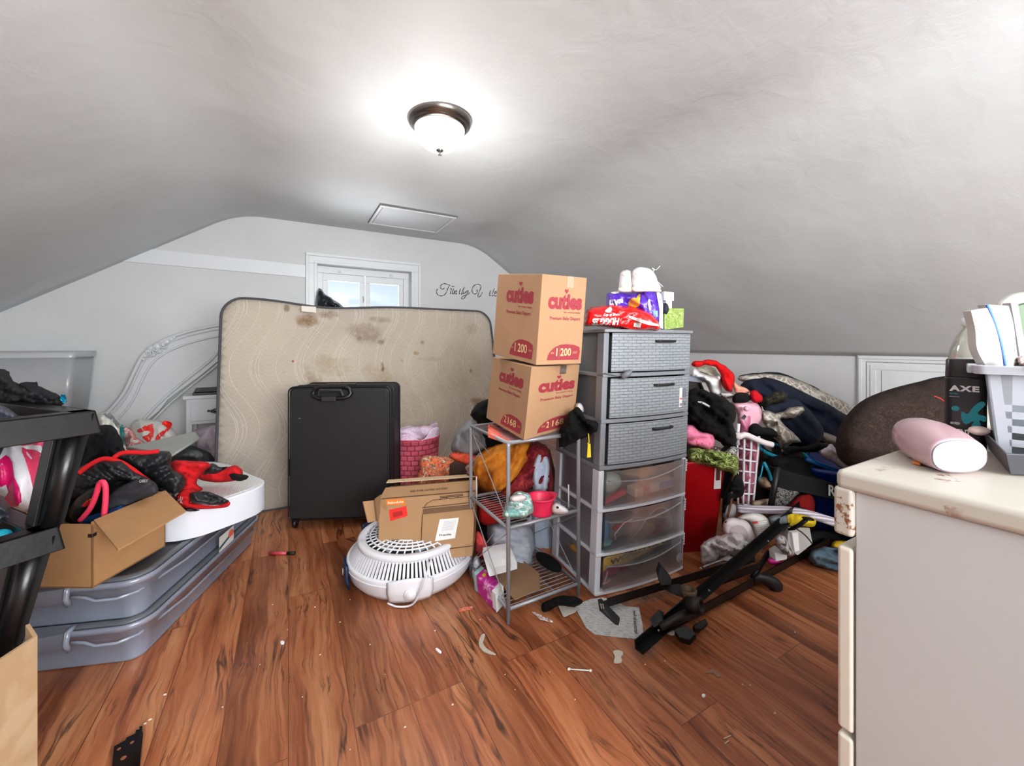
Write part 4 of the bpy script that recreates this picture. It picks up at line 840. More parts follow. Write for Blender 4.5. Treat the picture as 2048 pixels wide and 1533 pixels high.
# ================================================================ wire rack
RX0, RX1, RY0, RY1, RT = .757, 1.106, 1.385, 1.755, .712
M_ST = mat((.60, .61, .63), .4, .35, .05, 20); t = thing('wire_rack', ((RX0+RX1)/2, (RY0+RY1)/2, 0), 'three-tier grey metal wire rack standing left of the drawer tower', 'rack')
legs = [(RX0, RY0), (RX1, RY0), (RX1, RY1), (RX0, RY1)]
for x, y in legs: obj('leg', MB().tube([(x, y, 0), (x, y, RT-.012), (x, y, RT)], .0085, 10), M_ST, t, smooth=True)
for z, nm in ((RT, 'top_shelf'), (.375, 'middle_shelf'), (.055, 'bottom_shelf')):
    mb = MB(); mb.tube([(x, y, z) for x, y in legs], .008, 8, closed=True); s_ = obj(nm, mb, M_ST, t, smooth=True)
    mb = MB()
    for i in range(1, 15): yy = RY0+(RY1-RY0)*i/15; mb.tube([(RX0, yy, z-.004), (RX1, yy, z-.004)], .0018, 5)
    for i in (1, 2): xx = RX0+(RX1-RX0)*i/3; mb.tube([(xx, RY0, z-.008), (xx, RY1, z-.008)], .0024, 5)
    obj('wires', mb, M_ST, s_)
mb = MB(); mb.tube([(RX0, RY1, .70), (RX0, RY0, .40)], .0022, 5); mb.tube([(RX0, RY0, .36), (RX0, RY1, .06)], .0022, 5); mb.tube([(RX0, RY0+.01, .06), (RX0, RY1, .36)], .0022, 5)
mb.tube([(RX1, RY1, .36), (RX1, RY0, .06)], .0022, 5); mb.tube([(RX0, RY1, .06), (RX1-.02, RY1, .37)], .002, 5); mb.tube([(RX0, RY1, .68), (RX1-.08, RY1, .38)], .002, 5); mb.tube([(RX1, RY0, .36), (RX1, RY1, .12)], .002, 5)
obj('cross_brace', mb, M_ST, t)
M_WW = mat((.88, .88, .88), .4)
for (x, y) in ((RX0+.01, RY0+.02), (RX1-.015, RY0+.05), (RX0+.02, RY1-.02), (RX1-.04, RY1-.03)):
    obj('white_hook', MB().tube([(x, y, .375), (x, y+.001, .47), (x, y+.001, .475)], .0035, 6), M_WW, t, smooth=True)
# items on the rack
bw = V((.935, 1.42, .385)); t = thing('pink_bowl', bw, 'small bright pink plastic bowl with a flared rim on the middle rack shelf', 'bowl')
mb = MB(); mb.lathe([(.001, 0), (.045, 0), (.049, .01), (.052, .06), (.058, .068), (.062, .07), (.062, .074), (.054, .074), (.049, .066), (.046, .012), (.001, .006)], bw, 40); obj('body', mb, mat((.93, .17, .34), .4, 0, .02), t, smooth=True)
obj('pour_tab', MB().slab([bw+V((.05, -.03, .07)), bw+V((.078, -.01, .068)), bw+V((.078, .02, .068)), bw+V((.05, .03, .07))], (0, 0, .005)), mat((.93, .17, .34), .4, 0, .02), t, bevel=.002)
puff('cloth', [(1008, 1020), (1016, 1000), (1030, 985), (1050, 984), (1062, 995), (1066, 1025), (1050, 1036), (1020, 1038), (1006, 1034)], 1.62, .05, pattern('teal_white_print', [(.42, (.60, .76, .72)), (.5, (.40, .62, .60)), (.56, (.85, .9, .88))], 26), freq=.05, amp=.02, res=4, label='crumpled teal and white patterned cloth behind the pink bowl on the rack', cat='cloth')
puff('slipper', [(1020, 996), (1032, 990), (1048, 990), (1053, 997), (1045, 1005), (1025, 1006)], 1.55, .03, mat((.85, .8, .8), .7), freq=.05, amp=.004, res=4, label='pale pink slipper on the teal cloth on the rack', cat='slipper')
def shoe(name, pts, d, label, group=None, cat='shoe', m=None, th=.04, eye=None, sole=None):
    t = thing(name, P(sum(p[0] for p in pts)/len(pts), max(p[1] for p in pts), d), label, cat, group)
    s = puff('upper', pts, d, th, m or mat((.88, .85, .85), .55, 0, .03), t, freq=.04, amp=.004, res=4, ang=20)
    if eye: decal('dark_opening', eye, s, mat((.08, .08, .09), .6), t, .004, 3)
    if sole: puff('sole', sole, d-.012, th*.8, mat((.92, .91, .9), .5), t, freq=.03, amp=.001, res=4)
    return t, s
shoe('baby_shoe', [(1104, 1012), (1112, 1006), (1122, 1010), (1134, 1018), (1137, 1026), (1125, 1031), (1108, 1028), (1103, 1020)], 1.66, 'white baby shoe beside the pink bowl on the rack', eye=[(1112, 1015), (1116, 1013), (1118, 1017), (1114, 1018)])
# lower shelf: white frame, cardboard, dark sock, magenta carton
t = thing('photo_frame', P(1005, 1150, 1.85), 'empty white box frame leaning inside the lower part of the wire rack', 'frame')
fq = [P(964, 1106, 1.80), P(1018, 1096, 1.84), P(1035, 1139, 1.72), P(978, 1155, 1.68)]; off = V((.02, .035, .004)); cen = sum(fq, V())/4
obj('backing', MB().slab([cen+(p-cen)*.98+off*.6 for p in fq], off*.3), M_WW, t)
for i in range(4):
    p, q = fq[i], fq[(i+1) % 4]; obj('frame_side', MB().slab([p, q, cen+(q-cen)*.66, cen+(p-cen)*.66], off), M_WW, t, bevel=.003)
obj('cardboard_sheet', MB().slab([(.80, 1.41, .063), (.93, 1.42, .066), (.99, 1.52, .064), (.98, 1.66, .064), (.80, 1.68, .066)], (0, 0, .004)), mat((.55, .42, .30), .85, 0, .08), label='flat torn cardboard sheet on the bottom shelf of the wire rack', cat='cardboard')
M_BLK2 = fabric((.045, .045, .05), .5)
obj('black_sock', MB().ball((1.06, 1.55, .085), .05, 14, sx=.8, sy=1.9, sz=.35), M_BLK2, smooth=True, label='black sock on the bottom shelf of the wire rack', cat='sock')
t = thing('magenta_carton', (.76, 1.5, .0), 'magenta and white product carton leaning against the front leg of the wire rack', 'box')
ca, cb = onZ(993, 1226, .002), onZ(950, 1180, .002); ax = (cb-ca); sdv = V((.055, .035, 0)); hh = V((-.005, 0, .075))
mb = MB().para(ca, sdv, ax, hh); obj('carton', mb, pattern('magenta_print', [(.35, (.70, .12, .52)), (.55, (.80, .22, .62)), (.68, (.9, .75, .85))], 16, rough=.45, bump=.02), t, bevel=.001)
mb = MB().para(ca-ax.normalized()*.002+V((0, 0, .001)), sdv, ax*.16, hh*1.01+V((-.001, 0, .001))); obj('white_end', mb, mat((.88, .9, .88), .5), t)
mb = MB().para(ca+ax*.88-V((.001, 0, 0)), sdv, ax*.13, hh*1.01+V((0, 0, .001))); obj('teal_end', mb, mat((.62, .78, .74), .5), t); mb = MB().para(ca+ax*.66+hh+sdv*.35, sdv*.3, ax*.08, (0, 0, .004)); obj('yellow_tab', mb, mat((.9, .75, .15), .5), t)
# cloths behind / in the rack
M_GY = fabric((.52, .52, .53), .5, .06)
puff('white_pillow', [(905, 1110), (940, 1118), (958, 1128), (958, 1150), (930, 1152), (905, 1140)], 2.15, .08, fabric((.82, .82, .84), .3), freq=.03, amp=.01, res=6, label='end of a white pillow on the floor between the round fan and the rack', cat='pillow')
puff('folded_bedding', [(975, 1050), (1010, 1045), (1060, 1050), (1070, 1100), (1062, 1140), (1030, 1150), (990, 1150), (978, 1110)], 2.06, .11, fabric((.66, .68, .72), .4, .04), freq=.03, ang=8, amp=.025, res=7, b=-.1, label='folded pale grey bedding on the floor behind the wire rack', cat='bedding')
puff('folded_bedding', [(1045, 1035), (1108, 1030), (1112, 1115), (1100, 1128), (1050, 1120)], 2.25, .08, fabric((.70, .75, .82), .3, .04), freq=.02, ang=90, amp=.012, res=7, b=-.05, label='pale blue folded bedding standing between rack and drawer tower', cat='bedding')
puff('orange_blanket', [(940, 935), (962, 905), (990, 890), (1025, 880), (1062, 880), (1060, 920), (1035, 965), (1000, 995), (970, 985), (950, 965)], 2.12, .13, pattern('orange_velour', [(.35, (.68, .38, .10)), (.6, (.83, .52, .16)), (.8, (.90, .66, .26))], 6), ang=-55, freq=.02, aniso=.25, amp=.05, res=7, b=.03, label='golden orange blanket bundled behind the wire rack', cat='blanket')
puff('maroon_blanket', [(1058, 888), (1075, 884), (1098, 900), (1106, 960), (1102, 985), (1072, 975), (1045, 998), (1000, 1002), (985, 990), (1022, 960), (1040, 925)], 2.08, .09, pattern('maroon_velour', [(.3, (.28, .06, .12)), (.5, (.50, .12, .16)), (.68, (.62, .24, .22))], 16, dist=2), ang=-60, freq=.025, amp=.035, res=7, label='maroon patterned blanket draped below the lower diaper box', cat='blanket')
puff('grey_hoodie', [(903, 890), (915, 862), (935, 842), (955, 835), (985, 850), (990, 890), (960, 912), (925, 916), (905, 905)], 2.25, .12, M_GY, ang=70, freq=.03, amp=.03, res=7, label='grey sweatshirt heaped behind the wire rack', cat='sweatshirt')
puff('black_garment', [(943, 830), (955, 808), (985, 800), (1000, 850), (1010, 895), (975, 900), (960, 870)], 2.2, .08, M_BLK2, ang=70, freq=.03, amp=.03, res=7, label='black garment squeezed beside the left side of the diaper boxes', cat='clothing')
puff('red_sleeve', [(905, 905), (930, 905), (965, 918), (940, 930), (915, 925), (900, 915)], 2.14, .05, fabric((.85, .34, .24)), freq=.04, amp=.015, res=5, label='coral red sleeve between the patterned cushion and the orange blanket', cat='clothing')
puff('striped_sleeve', [(930, 935), (945, 922), (960, 905), (968, 920), (950, 948), (938, 955)], 2.07, .05, pattern('striped_knit', [(.4, (.2, .14, .2)), (.5, (.6, .45, .42)), (.6, (.75, .6, .55))], 30), freq=.04, amp=.01, res=5, label='striped knit sleeve at the left edge of the orange blanket', cat='clothing')
puff('red_jersey', [(958, 1002), (985, 1000), (1012, 1010), (1010, 1040), (985, 1050), (960, 1045)], 2.0, .07, fabric((.72, .12, .10), .5), freq=.04, amp=.02, res=6, label='red jersey on the pile behind the left side of the rack', cat='clothing')
puff('pale_blue_cloth', [(1075, 905), (1095, 910), (1100, 950), (1090, 985), (1068, 980), (1062, 950)], 1.97, .03, fabric((.72, .76, .83), .4), ang=80, freq=.03, amp=.02, res=6, label='pale blue cloth over the maroon blanket beside the tower', cat='cloth')
puff('coral_cloth', [(955, 1062), (970, 1080), (978, 1100), (968, 1118), (955, 1112), (950, 1085)], 1.95, .03, fabric((.90, .33, .33), .4), ang=80, freq=.05, amp=.01, res=4, label='small coral cloth hanging beside the left back leg of the rack', cat='cloth')
puff('clothes_heap', [(900, 930), (960, 925), (1000, 900), (1100, 900), (1110, 1060), (1105, 1110), (960, 1120), (900, 1090)], 2.42, .16, fabric((.30, .22, .20), .5, .25), freq=.03, amp=.03, res=12, label='dark clothes heaped on the floor behind the bedding', cat='clothing')
puff('white_plastic_bag', [(946, 1120), (956, 1112), (962, 1130), (958, 1150), (948, 1170), (943, 1160)], 1.9, .025, mat((.8, .82, .85), .4), freq=.06, amp=.01, res=4, label='crumpled white plastic wrap at the left back leg of the rack', cat='plastic bag')
# ================================================================ diaper boxes
M_CUT = mat((.68, .525, .385), .8, 0, .05, 10, .2, 60); M_BUR = mat((.60, .17, .22), .7, 0, .03); M_CUTD = M_CUT
def diaper(name, B, r, l, up, label, n1, n2):
    t = thing(name, B+(r+l)/2, label, 'cardboard box', 'diaper cartons'); obj('carton', MB().para(B, r, l, up), M_CUT, t, bevel=.003)
    nr = r.cross(up).normalized(); nl = up.cross(l).normalized()
    if nr.dot(V((0, -1, 0))) < 0: nr = -nr
    if nl.dot(V((-1, 0, 0))) < 0: nl = -nl
    def F(o, ax, n, flip): return lambda x0, y0, x1, y1, e=.001: (lambda a, b: o+ax*((1-(x0+(x1-x0)*a)) if flip else (x0+(x1-x0)*a))+up*(y0+(y1-y0)*b)+n*e)
    for Fm, wd in ((F(B, r, nr, False), 0), (F(B, l, nl, True), 1)):
        text('brand_lettering', 'cuties', Fm(.16, .62, .92, .80) if wd == 0 else Fm(.25, .66, .86, .85), M_BUR, t, bold=.055)
        # heart over the i
        h = Fm(.50, .80, .60, .855) if wd == 0 else Fm(.52, .86, .61, .915)
        paper('heart', h, [(.5, 0), (.95, .5), (.9, .85), (.65, .95), (.5, .75), (.35, .95), (.1, .85), (.05, .5)], M_BUR, t)
        text('small_lettering', 'for every baby', Fm(.52, .575, .90, .60) if wd == 0 else Fm(.54, .605, .84, .635), M_BUR, t, bold=.02)
        text('small_lettering', 'Premium Baby Diapers', Fm(.22, .49, .90, .54) if wd == 0 else Fm(.28, .52, .82, .57), M_BUR, t, bold=.02)
        e = Fm(.22, .05, .95, .23) if wd == 0 else Fm(.42, .05, .92, .25)
        paper('oval_patch', e, [(0, 0), (.02, .3), (.08, .55), (.2, .8), (.38, .96), (.55, 1), (.8, .95), (.98, .8), (1, .5), (.97, 0)], M_BUR, t)
        nb_ = Fm(.50, .095, .74, .185, .002) if wd == 0 else Fm(.60, .10, .80, .20, .002)
        text('number_lettering', n2, nb_, mat((.86, .72, .5), .7), t, bold=.02)
        nb_ = Fm(.38, .095, .44, .185, .002) if n1 == '2' and wd == 0 else Fm(.41, .095, .435, .185, .002) if wd == 0 else Fm(.51, .10, .56, .20, .002) if n1 == '2' else Fm(.53, .10, .55, .20, .002)
        text('number_lettering', n1, nb_, mat((.86, .72, .5), .7), t, bold=.02)
        paper('divider_print', Fm(.475, .07, .48, .2, .0019) if wd == 0 else Fm(.58, .08, .583, .22, .0019), [(0, 0), (1, 0), (1, 1), (0, 1)], M_CUT, t)
        text('small_lettering', 'size', Fm(.29, .12, .36, .15, .002) if wd == 0 else Fm(.45, .13, .50, .16, .002), mat((.8, .62, .45), .7), t)
        text('small_lettering', 'count', Fm(.78, .12, .88, .15, .002) if wd == 0 else Fm(.83, .13, .90, .16, .002), mat((.8, .62, .45), .7), t)
    # packing tape over the top seam
    paper('tape', lambda a, b: B+up*(1.0-.13*b*(b > .5)-0)+r*(.55+.14*a)+nr*.0014*(1) if b > .5 else B+up*1.0+r*(.55+.14*a)+nr*.0014, [(0, 0), (1, 0), (1, 1), (0, 1)], M_TAPE, t)
    return t
B = V((.81, 1.353, .722)); diaper('diaper_carton', B, V((.353, .139, -.005)), V((.01, .367, .03)), V((.034, -.004, .290)), 'lower brown diaper carton marked 2 168, resting on the wire rack', '2', '168')
B2 = P(1072, 731, 1.615); diaper('diaper_carton', B2, P(1162, 728, 1.72)-B2, P(985, 708, 1.85)-B2, P(1085, 548, 1.615)-B2, 'upper brown diaper carton marked 1 200, topmost of the two', '1', '200')
obj('coral_box', MB().slab([P(976, 850, 1.75), P(982, 848, 1.95), P(1040, 878, 1.75), P(1022, 884, 1.6), P(976, 868, 1.7)], (0, 0, -.015)), mat((.93, .45, .37), .6), label='flat coral red box under the left side of the lower diaper carton', cat='box')
s = puff('black_clothing', [(1148, 815), (1162, 822), (1172, 838), (1190, 842), (1197, 850), (1188, 868), (1165, 878), (1148, 886), (1120, 895), (1120, 860)], 1.78, .07, M_BLK2, ang=40, freq=.04, amp=.03, res=5, label='black garment sticking out between the lower diaper carton and the drawer tower', cat='clothing')
puff('white_sock', [(1152, 808), (1162, 807), (1168, 818), (1166, 826), (1152, 822)], 1.86, .02, fabric((.82, .8, .78)), freq=.05, amp=.005, res=3, label='small white and brown cloth behind the right edge of the lower diaper carton', cat='cloth')
obj('yellow_tag', MB().tube([P(1177, 868, 1.70), P(1178, 885, 1.70), P(1175, 888, 1.70)], .0022, 6).slab([P(1176, 888, 1.70), P(1181, 888, 1.70), P(1182, 915, 1.70), P(1174, 916, 1.70)], (.002, .004, 0)), mat((.93, .83, .1), .5), label='yellow tag hanging from the black garment beside the drawer tower', cat='tag')
# ================================================================ drawer towers
TF, tr_, tb_ = V((1.163, 1.345, 0)), V((.997, -.078, 0)), V((.10, .995, 0)); TW, TD = .527, .385
def T(v): return TF+tr_*(v[0]+.046*v[2])+tb_*v[1]+V((0, 0, v[2]))
def bow(x): return -.022*(1-(2*x/TW-1)**2)
M_TG = mat((.50, .51, .53), .45, 0, .03, 6, .08, 60); M_TGD = mat((.40, .41, .43), .5, 0, .03, 6, .08, 60)
m, tt = base('basket_weave_plastic', .5); xx, yy, zz = tt.sep()
br = tt.node('ShaderNodeTexBrick', {'Vector': tt.comb(xx, zz, 0), 'Color1': srgb((.54, .56, .58)), 'Color2': srgb((.57, .585, .60)), 'Mortar': srgb((.46, .48, .50)), 'Scale': 1, 'Mortar Size': .0014, 'Mortar Smooth': .7, 'Brick Width': .045, 'Row Height': .0135})
hx = tt.math('SINE', tt.math('MULTIPLY', xx, 185.0)); tt.set(tt.b, 'Base Color', br.outputs[0]); tt.bump(tt.math('SUBTRACT', tt.math('MULTIPLY', hx, .15), br.outputs['Fac']), .9, .003); M_WEAVE = m
M_HND = mat((.10, .10, .11), .4)
M_DUSTY = mat((.84, .85, .88), .4, 0, .03, 8, .05, 40)
M_CLR = clear('clear_drawer_plastic', (.74, .76, .79), .07, .2, .04); M_CLS = clear('clear_side_plastic', (.50, .51, .55), .34, .3)
def frame(t, z0, z1, shelves, m, side, rail):
    w = .052
    for x in (0, TW-.03):
        for y in (0, TD-w): obj('post', MB().box(x, x+.03, y, y+w, z0, z1).map(T), m, t, bevel=.006)
    for i, z in enumerate(shelves):
        mb = MB(); n = 12
        def fn(u, v): return V((TW*u, bow(TW*u)*1.1-.004 if v < .5 else TD, z))
        vs = []
        for k in range(n+1): x = TW*k/n; vs += [(x, bow(x)-.002, z), (x, TD, z), (x, TD, z+rail), (x, bow(x)-.002, z+rail)]
        mb.add(vs, [(k*4+q, k*4+(q+1) % 4, (k+1)*4+(q+1) % 4, (k+1)*4+q) for k in range(n) for q in range(4)]+[(0, 1, 2, 3), (n*4, n*4+1, n*4+2, n*4+3)])
        obj('rail', mb.map(T), m, t, bevel=.004)
    mb = MB(); mb.box(.012, .016, w, TD-w, z0, z1); mb.box(TW-.016, TW-.012, w, TD-w, z0, z1); mb.box(.01, TW-.01, TD-.012, TD-.008, z0, z1); obj('side_panel', mb.map(T), side, t)
def drawer(t, z0, z1, m, inner, solid=True):
    n = 14; x0, x1 = .036, TW-.008; vs = []; d = obj
    mb = MB()
    for k in range(n+1):
        x = x0+(x1-x0)*k/n; y = bow(x)-.006; vs += [(x, y, z0), (x, y+.006, z0), (x, y+.006, z1), (x, y, z1)]
    mb.add(vs, [(k*4+q, k*4+(q+1) % 4, (k+1)*4+(q+1) % 4, (k+1)*4+q) for k in range(n) for q in range(4)]+[(0, 1, 2, 3), (n*4, n*4+1, n*4+2, n*4+3)])
    o = obj('drawer', mb.map(T), m, t, bevel=.003)
    mb = MB(); h1 = z1-.012
    mb.box(x0+.01, x0+.013, .01, TD-.03, z0+.004, h1); mb.box(x1-.013, x1-.01, .01, TD-.03, z0+.004, h1); mb.box(x0+.01, x1-.01, TD-.033, TD-.03, z0+.004, h1); mb.box(x0+.01, x1-.01, .0, TD-.03, z0+.002, z0+.005)
    obj('tray', mb.map(T), inner, o); return o
t1 = thing('drawer_tower', T((TW/2, TD/2, 0)), 'white framed tower of three clear plastic drawers standing on the floor', 'drawer unit')
frame(t1, .002, .545, [.002, .17, .362], M_DUSTY, M_CLS, .014)
for z0, z1 in ((.018, .168), (.186, .36), (.378, .540)):
    o = drawer(t1, z0, z1, M_CLR, M_CLR)
    # moulded arc lip
    mb = MB().tube([(x, bow(x)-.009, z1-.035-.028*math.sin(math.pi*(1-x/TW))**1.2+.02*(x/TW)) for x in [.04+(TW-.06)*k/16 for k in range(17)]], .0035, 6); obj('moulded_lip', mb.map(T), M_CLR, o, smooth=True)
    mb = MB(); 
    for k in range(5): mb.box(TW+.0+.0*k, TW+.006, .0, .02, z0+.1+.012*k, z0+.108+.012*k)
    obj('side_tab', mb.map(T), M_DUSTY, o)
paper('round_moulded_badge', lambda a, b: T((TW-.045+.022*a, bow(TW-.05)-.010, .075+.022*b)), [(math.cos(i*.4189), math.sin(i*.4189)) for i in range(15)], clear('badge', (.6, .6, .6), .75), t1)
t2 = thing('drawer_tower', T((TW/2, TD/2, .547)), 'grey basket-weave tower of three drawers stacked on the clear drawer tower', 'drawer unit')
frame(t2, .562, 1.155, [.547, .752, .956], M_TG, M_TGD, .018)
mb = MB(); n = 12; vs = []
for k in range(n+1): x = -.006+(TW+.012)*k/n; vs += [(x, bow(x)-.012, 1.155), (x, TD+.004, 1.155), (x, TD+.004, 1.170), (x, bow(x)-.012, 1.170)]
mb.add(vs, [(k*4+q, k*4+(q+1) % 4, (k+1)*4+(q+1) % 4, (k+1)*4+q) for k in range(n) for q in range(4)]+[(0, 1, 2, 3), (n*4, n*4+1, n*4+2, n*4+3)]); obj('top', mb.map(T), M_TG, t2, bevel=.004)
wd = []
for z0, z1 in ((.571, .749), (.775, .950), (.980, 1.153)):
    o = drawer(t2, z0, z1, M_WEAVE, M_TGD); wd.append(o); zc = z1-.036
    mb = MB(); xs = [.285+.008*k for k in range(11)]; xs = [.275+.115*k/8 for k in range(9)]; mb.tube([(x, bow(x)-.016-.006*math.sin(math.pi*k/8), zc) for k, x in enumerate(xs)], .006, 8)
    mb.tube([(xs[0], bow(xs[0])-.004, zc), (xs[0], bow(xs[0])-.018, zc)], .006, 8); mb.tube([(xs[-1], bow(xs[-1])-.004, zc), (xs[-1], bow(xs[-1])-.018, zc)], .006, 8)
    obj('handle', mb.map(T), M_HND, o, smooth=True)
st = lambda a, b: T((.445+.055*a, bow(.47)-.0095-.0+.008*a, .798+.095*b))
paper('sticker', st, [(0, 0), (1, .04), (1, 1), (0, .98)], mat((.86, .84, .83), .5), wd[1])
for nm, q, c in (('sticker_photo', [(.42, .48), (.93, .5), (.93, .95), (.42, .94)], (.42, .44, .47)), ('sticker_stripe', [(.06, .40), (.45, .40), (.45, .47), (.06, .47)], (.8, .35, .3)), ('sticker_print', [(.1, .08), (.4, .08), (.4, .2), (.1, .2)], (.5, .5, .5)), ('sticker_print', [(.65, .08), (.9, .08), (.9, .22), (.65, .22)], (.4, .4, .4))):
    paper(nm, lambda a, b: st(a, b)+V((0, -.0012, 0)), q, mat(c, .5), wd[1])
mb = MB(); mb.tube([(-.002+.0, -.012, .975), (.05, -.028, .966), (.085, -.04, .966)], .003, 6); mb.tube([(.075, -.036, .958), (.10, -.045, .972), (.115, -.05, .985)], [.012, .015, .010], 10)
obj('cabinet_lock', mb.map(T), mat((.42, .43, .45), .5), smooth=True, label='small grey child lock hanging on the drawer tower between two woven drawers', cat='lock')
# contents of the clear drawers
def tb(name, x0, x1, y0, y1, z0, z1, m, label, cat, rot=0, round_=0):
    c, s = math.cos(rot), math.sin(rot); mb = MB().box(x0, x1, y0, y1, z0, z1); cx, cz = (x0+x1)/2, (z0+z1)/2
    mb.map(lambda v: (cx+(v.x-cx)*c-(v.z-cz)*s, v.y, cz+(v.x-cx)*s+(v.z-cz)*c)).map(T); return obj(name, mb, m, bevel=round_ or .002, label=label, cat=cat)
def tl(name, x, y, z, rx, ry, rz, m, label, cat):
    mb = MB().ball((0, 0, 0), 1, 16); mb.map(lambda v: T((x+v.x*rx*(1+.2*noise.noise(v*2.3+V((x*9, 0, 0)))), y+v.y*ry, z+v.z*rz*(1+.3*noise.noise(v*2.1+V((0, x*9, 3)))))))
    return obj(name, mb, m, smooth=True, label=label, cat=cat)
o = tb('carton', .33, .49, .03, .09, .395, .435, mat((.82, .82, .8)), 'small white carton with a blue panel in the topmost clear drawer', 'box', .06)
x = tb('carton', .235, .325, .03, .09, .386, .425, mat((.85, .78, .72)), 'small cream carton with a red stripe in the topmost clear drawer', 'box', .06)
mb = MB().box(.385, .485, .027, .029, .402, .432); obj('blue_panel', mb.map(lambda v: T((v.x, v.y, v.z+.06*(v.x-.41)))), mat((.05, .45, .70), .5), o)
mb = MB().box(.285, .322, .027, .029, .388, .423); obj('red_panel', mb.map(lambda v: T((v.x, v.y, v.z))), mat((.65, .10, .2), .5), x)
tb('tube', .06, .19, .03, .06, .39, .414, mat((.72, .12, .22), .5), 'red and white tube at the left of the topmost clear drawer', 'tube', .25, .008)
tl('plastic_pouch', .13, .10, .45, .07, .05, .05, clear('pouch', (.75, .78, .72), .7), 'clear crinkled pouch in the topmost clear drawer', 'pouch')
tl('blue_cloth', .08, .15, .42, .06, .06, .035, fabric((.15, .42, .6)), 'blue cloth at the left of the topmost clear drawer', 'cloth')
tl('tan_cloth', .36, .16, .46, .10, .08, .03, fabric((.62, .58, .5)), 'tan bundle behind the cartons in the topmost clear drawer', 'cloth')
tl('navy_cloth', .46, .12, .43, .04, .05, .05, fabric((.1, .2, .36)), 'navy cloth at the right of the topmost clear drawer', 'cloth')
tl('white_bottle', .05, .24, .41, .03, .04, .035, fabric((.8, .8, .8)), 'white round jar at the back of the topmost clear drawer', 'jar')
tl('blue_bottle', .075, .05, .25, .026, .03, .055, mat((.08, .42, .62), .4), 'blue bottle standing in the middle clear drawer', 'bottle')
tl('teal_sponge', .08, .05, .20, .04, .03, .014, mat((.3, .6, .55), .7), 'teal sponge under the blue bottle in the middle clear drawer', 'sponge')
o = tb('grey_case', .12, .29, .06, .14, .20, .28, mat((.42, .40, .44), .5), 'grey case with a red stripe in the middle clear drawer', 'case', .0)
mb = MB().box(.135, .235, .056, .059, .235, .252); obj('stripe', mb.map(lambda v: T((v.x, v.y, v.z+.25*(v.x-.13)))), mat((.75, .16, .16), .5), o)
tl('black_pouch', .39, .08, .26, .075, .05, .05, fabric((.10, .10, .10)), 'black pouch in the middle clear drawer', 'pouch')
tb('red_marker', .36, .46, .03, .045, .205, .218, mat((.85, .2, .22), .5), 'red marker pen in the middle clear drawer', 'pen', .45, .004)
o = tb('striped_carton', .31, .37, .035, .07, .195, .235, pattern('rainbow_print', [(.4, (.25, .5, .55)), (.5, (.85, .7, .3)), (.6, (.8, .35, .3))], 20), 'small multicoloured carton in the middle clear drawer', 'box', .2)
obj('white_cable', MB().tube([T(p) for p in [(.13, .03, .21), (.12, .028, .235), (.17, .025, .28), (.24, .022, .295)]]+[T(p) for p in smoothpoly([(.19, .02, .195), (.25, .018, .225), (.29, .018, .27), (.34, .018, .305), (.39, .018, .315), (.43, .018, .30), (.46, .02, .255)], 4, False)][::-1], .0028, 6), M_WW, smooth=True, label='white cable looping behind the front of the middle clear drawer', cat='cable')
tl('pink_cloth', .12, .25, .22, .06, .10, .03, fabric((.62, .45, .42)), 'dusty pink cloth at the back of the middle clear drawer', 'cloth')
s_ = obj('warning_tape', MB().grid(lambda u, v: T((.05+.36*u, .02+.006*math.sin(u*14), .150-.05*u*0+.03*(u-.5)-.055*v*(1-.4*u)+.010*math.sin(u*9))), 24, 6, (0, .004, 0)), mat((.92, .74, .14), .5, 0, .05), smooth=True, label='yellow warning tape with black letters in the bottom clear drawer', cat='tape')
text('lettering', 'WORLD OF', lambda a, b: T((.09+.29*a, .013, .108+.026*b+.036*a)), M_BLK, s_, bold=.03)
tl('ochre_cloth', .06, .2, .12, .05, .12, .04, fabric((.72, .53, .2)), 'ochre cloth at the left side of the bottom clear drawer', 'cloth')
tb('magenta_carton', .055, .25, .06, .16, .03, .085, mat((.68, .14, .36), .5), 'magenta carton lying in the bottom clear drawer', 'box')
tl('charcoal_cloth', .35, .14, .085, .10, .08, .06, fabric((.17, .18, .22)), 'charcoal cloth in the bottom clear drawer', 'cloth')
tl('pinkish_cloth', .47, .10, .12, .04, .06, .03, fabric((.62, .5, .47)), 'pale brown cloth at the right of the bottom clear drawer', 'cloth')
obj('pink_clip', MB().tube([T((.075, .03, .03)), T((.085, .03, .055)), T((.09, .03, .075))], .004, 6).tube([T((.06, .03, .028)), T((.09, .03, .026)), T((.105, .03, .036))], .005, 6), mat((.85, .6, .55), .5), smooth=True, label='small pink clip at the front left of the bottom clear drawer', cat='clip')
# ---- things on the tower
ZT = 1.172
s = puff('diaper_pack', [(1168, 640), (1174, 620), (1190, 614), (1225, 610), (1262, 613), (1292, 622), (1312, 636), (1319, 650), (1318, 660), (1300, 661), (1265, 662), (1225, 656), (1190, 653), (1168, 652)], 1.84, .08, mat((.86, .06, .07), .25, 0, .05, 8, .6, 25), ang=10, freq=.03, amp=.014, res=6, label='red diaper pack lying upside down on top of the drawer tower', cat='diaper pack')
M_WH = mat((.92, .92, .92), .5)
def flip(f): return lambda a, b: f(1-a, 1-b)
text('brand_lettering', 'HUGGIES', flip(quadpx([(1184, 651), (1238, 650), (1239, 636), (1184, 637)], s)), M_WH, s.o, bold=.05, shear=.2)
text('small_lettering', 'snug & dry', flip(quadpx([(1206, 634), (1240, 633), (1240, 626), (1206, 627)], s)), M_WH, s.o, bold=.03, shear=.2)
decal('white_crown', [(1210, 622), (1216, 617), (1221, 614), (1224, 619), (1221, 625), (1213, 625)], s, M_WH, s.o, .004, 3)
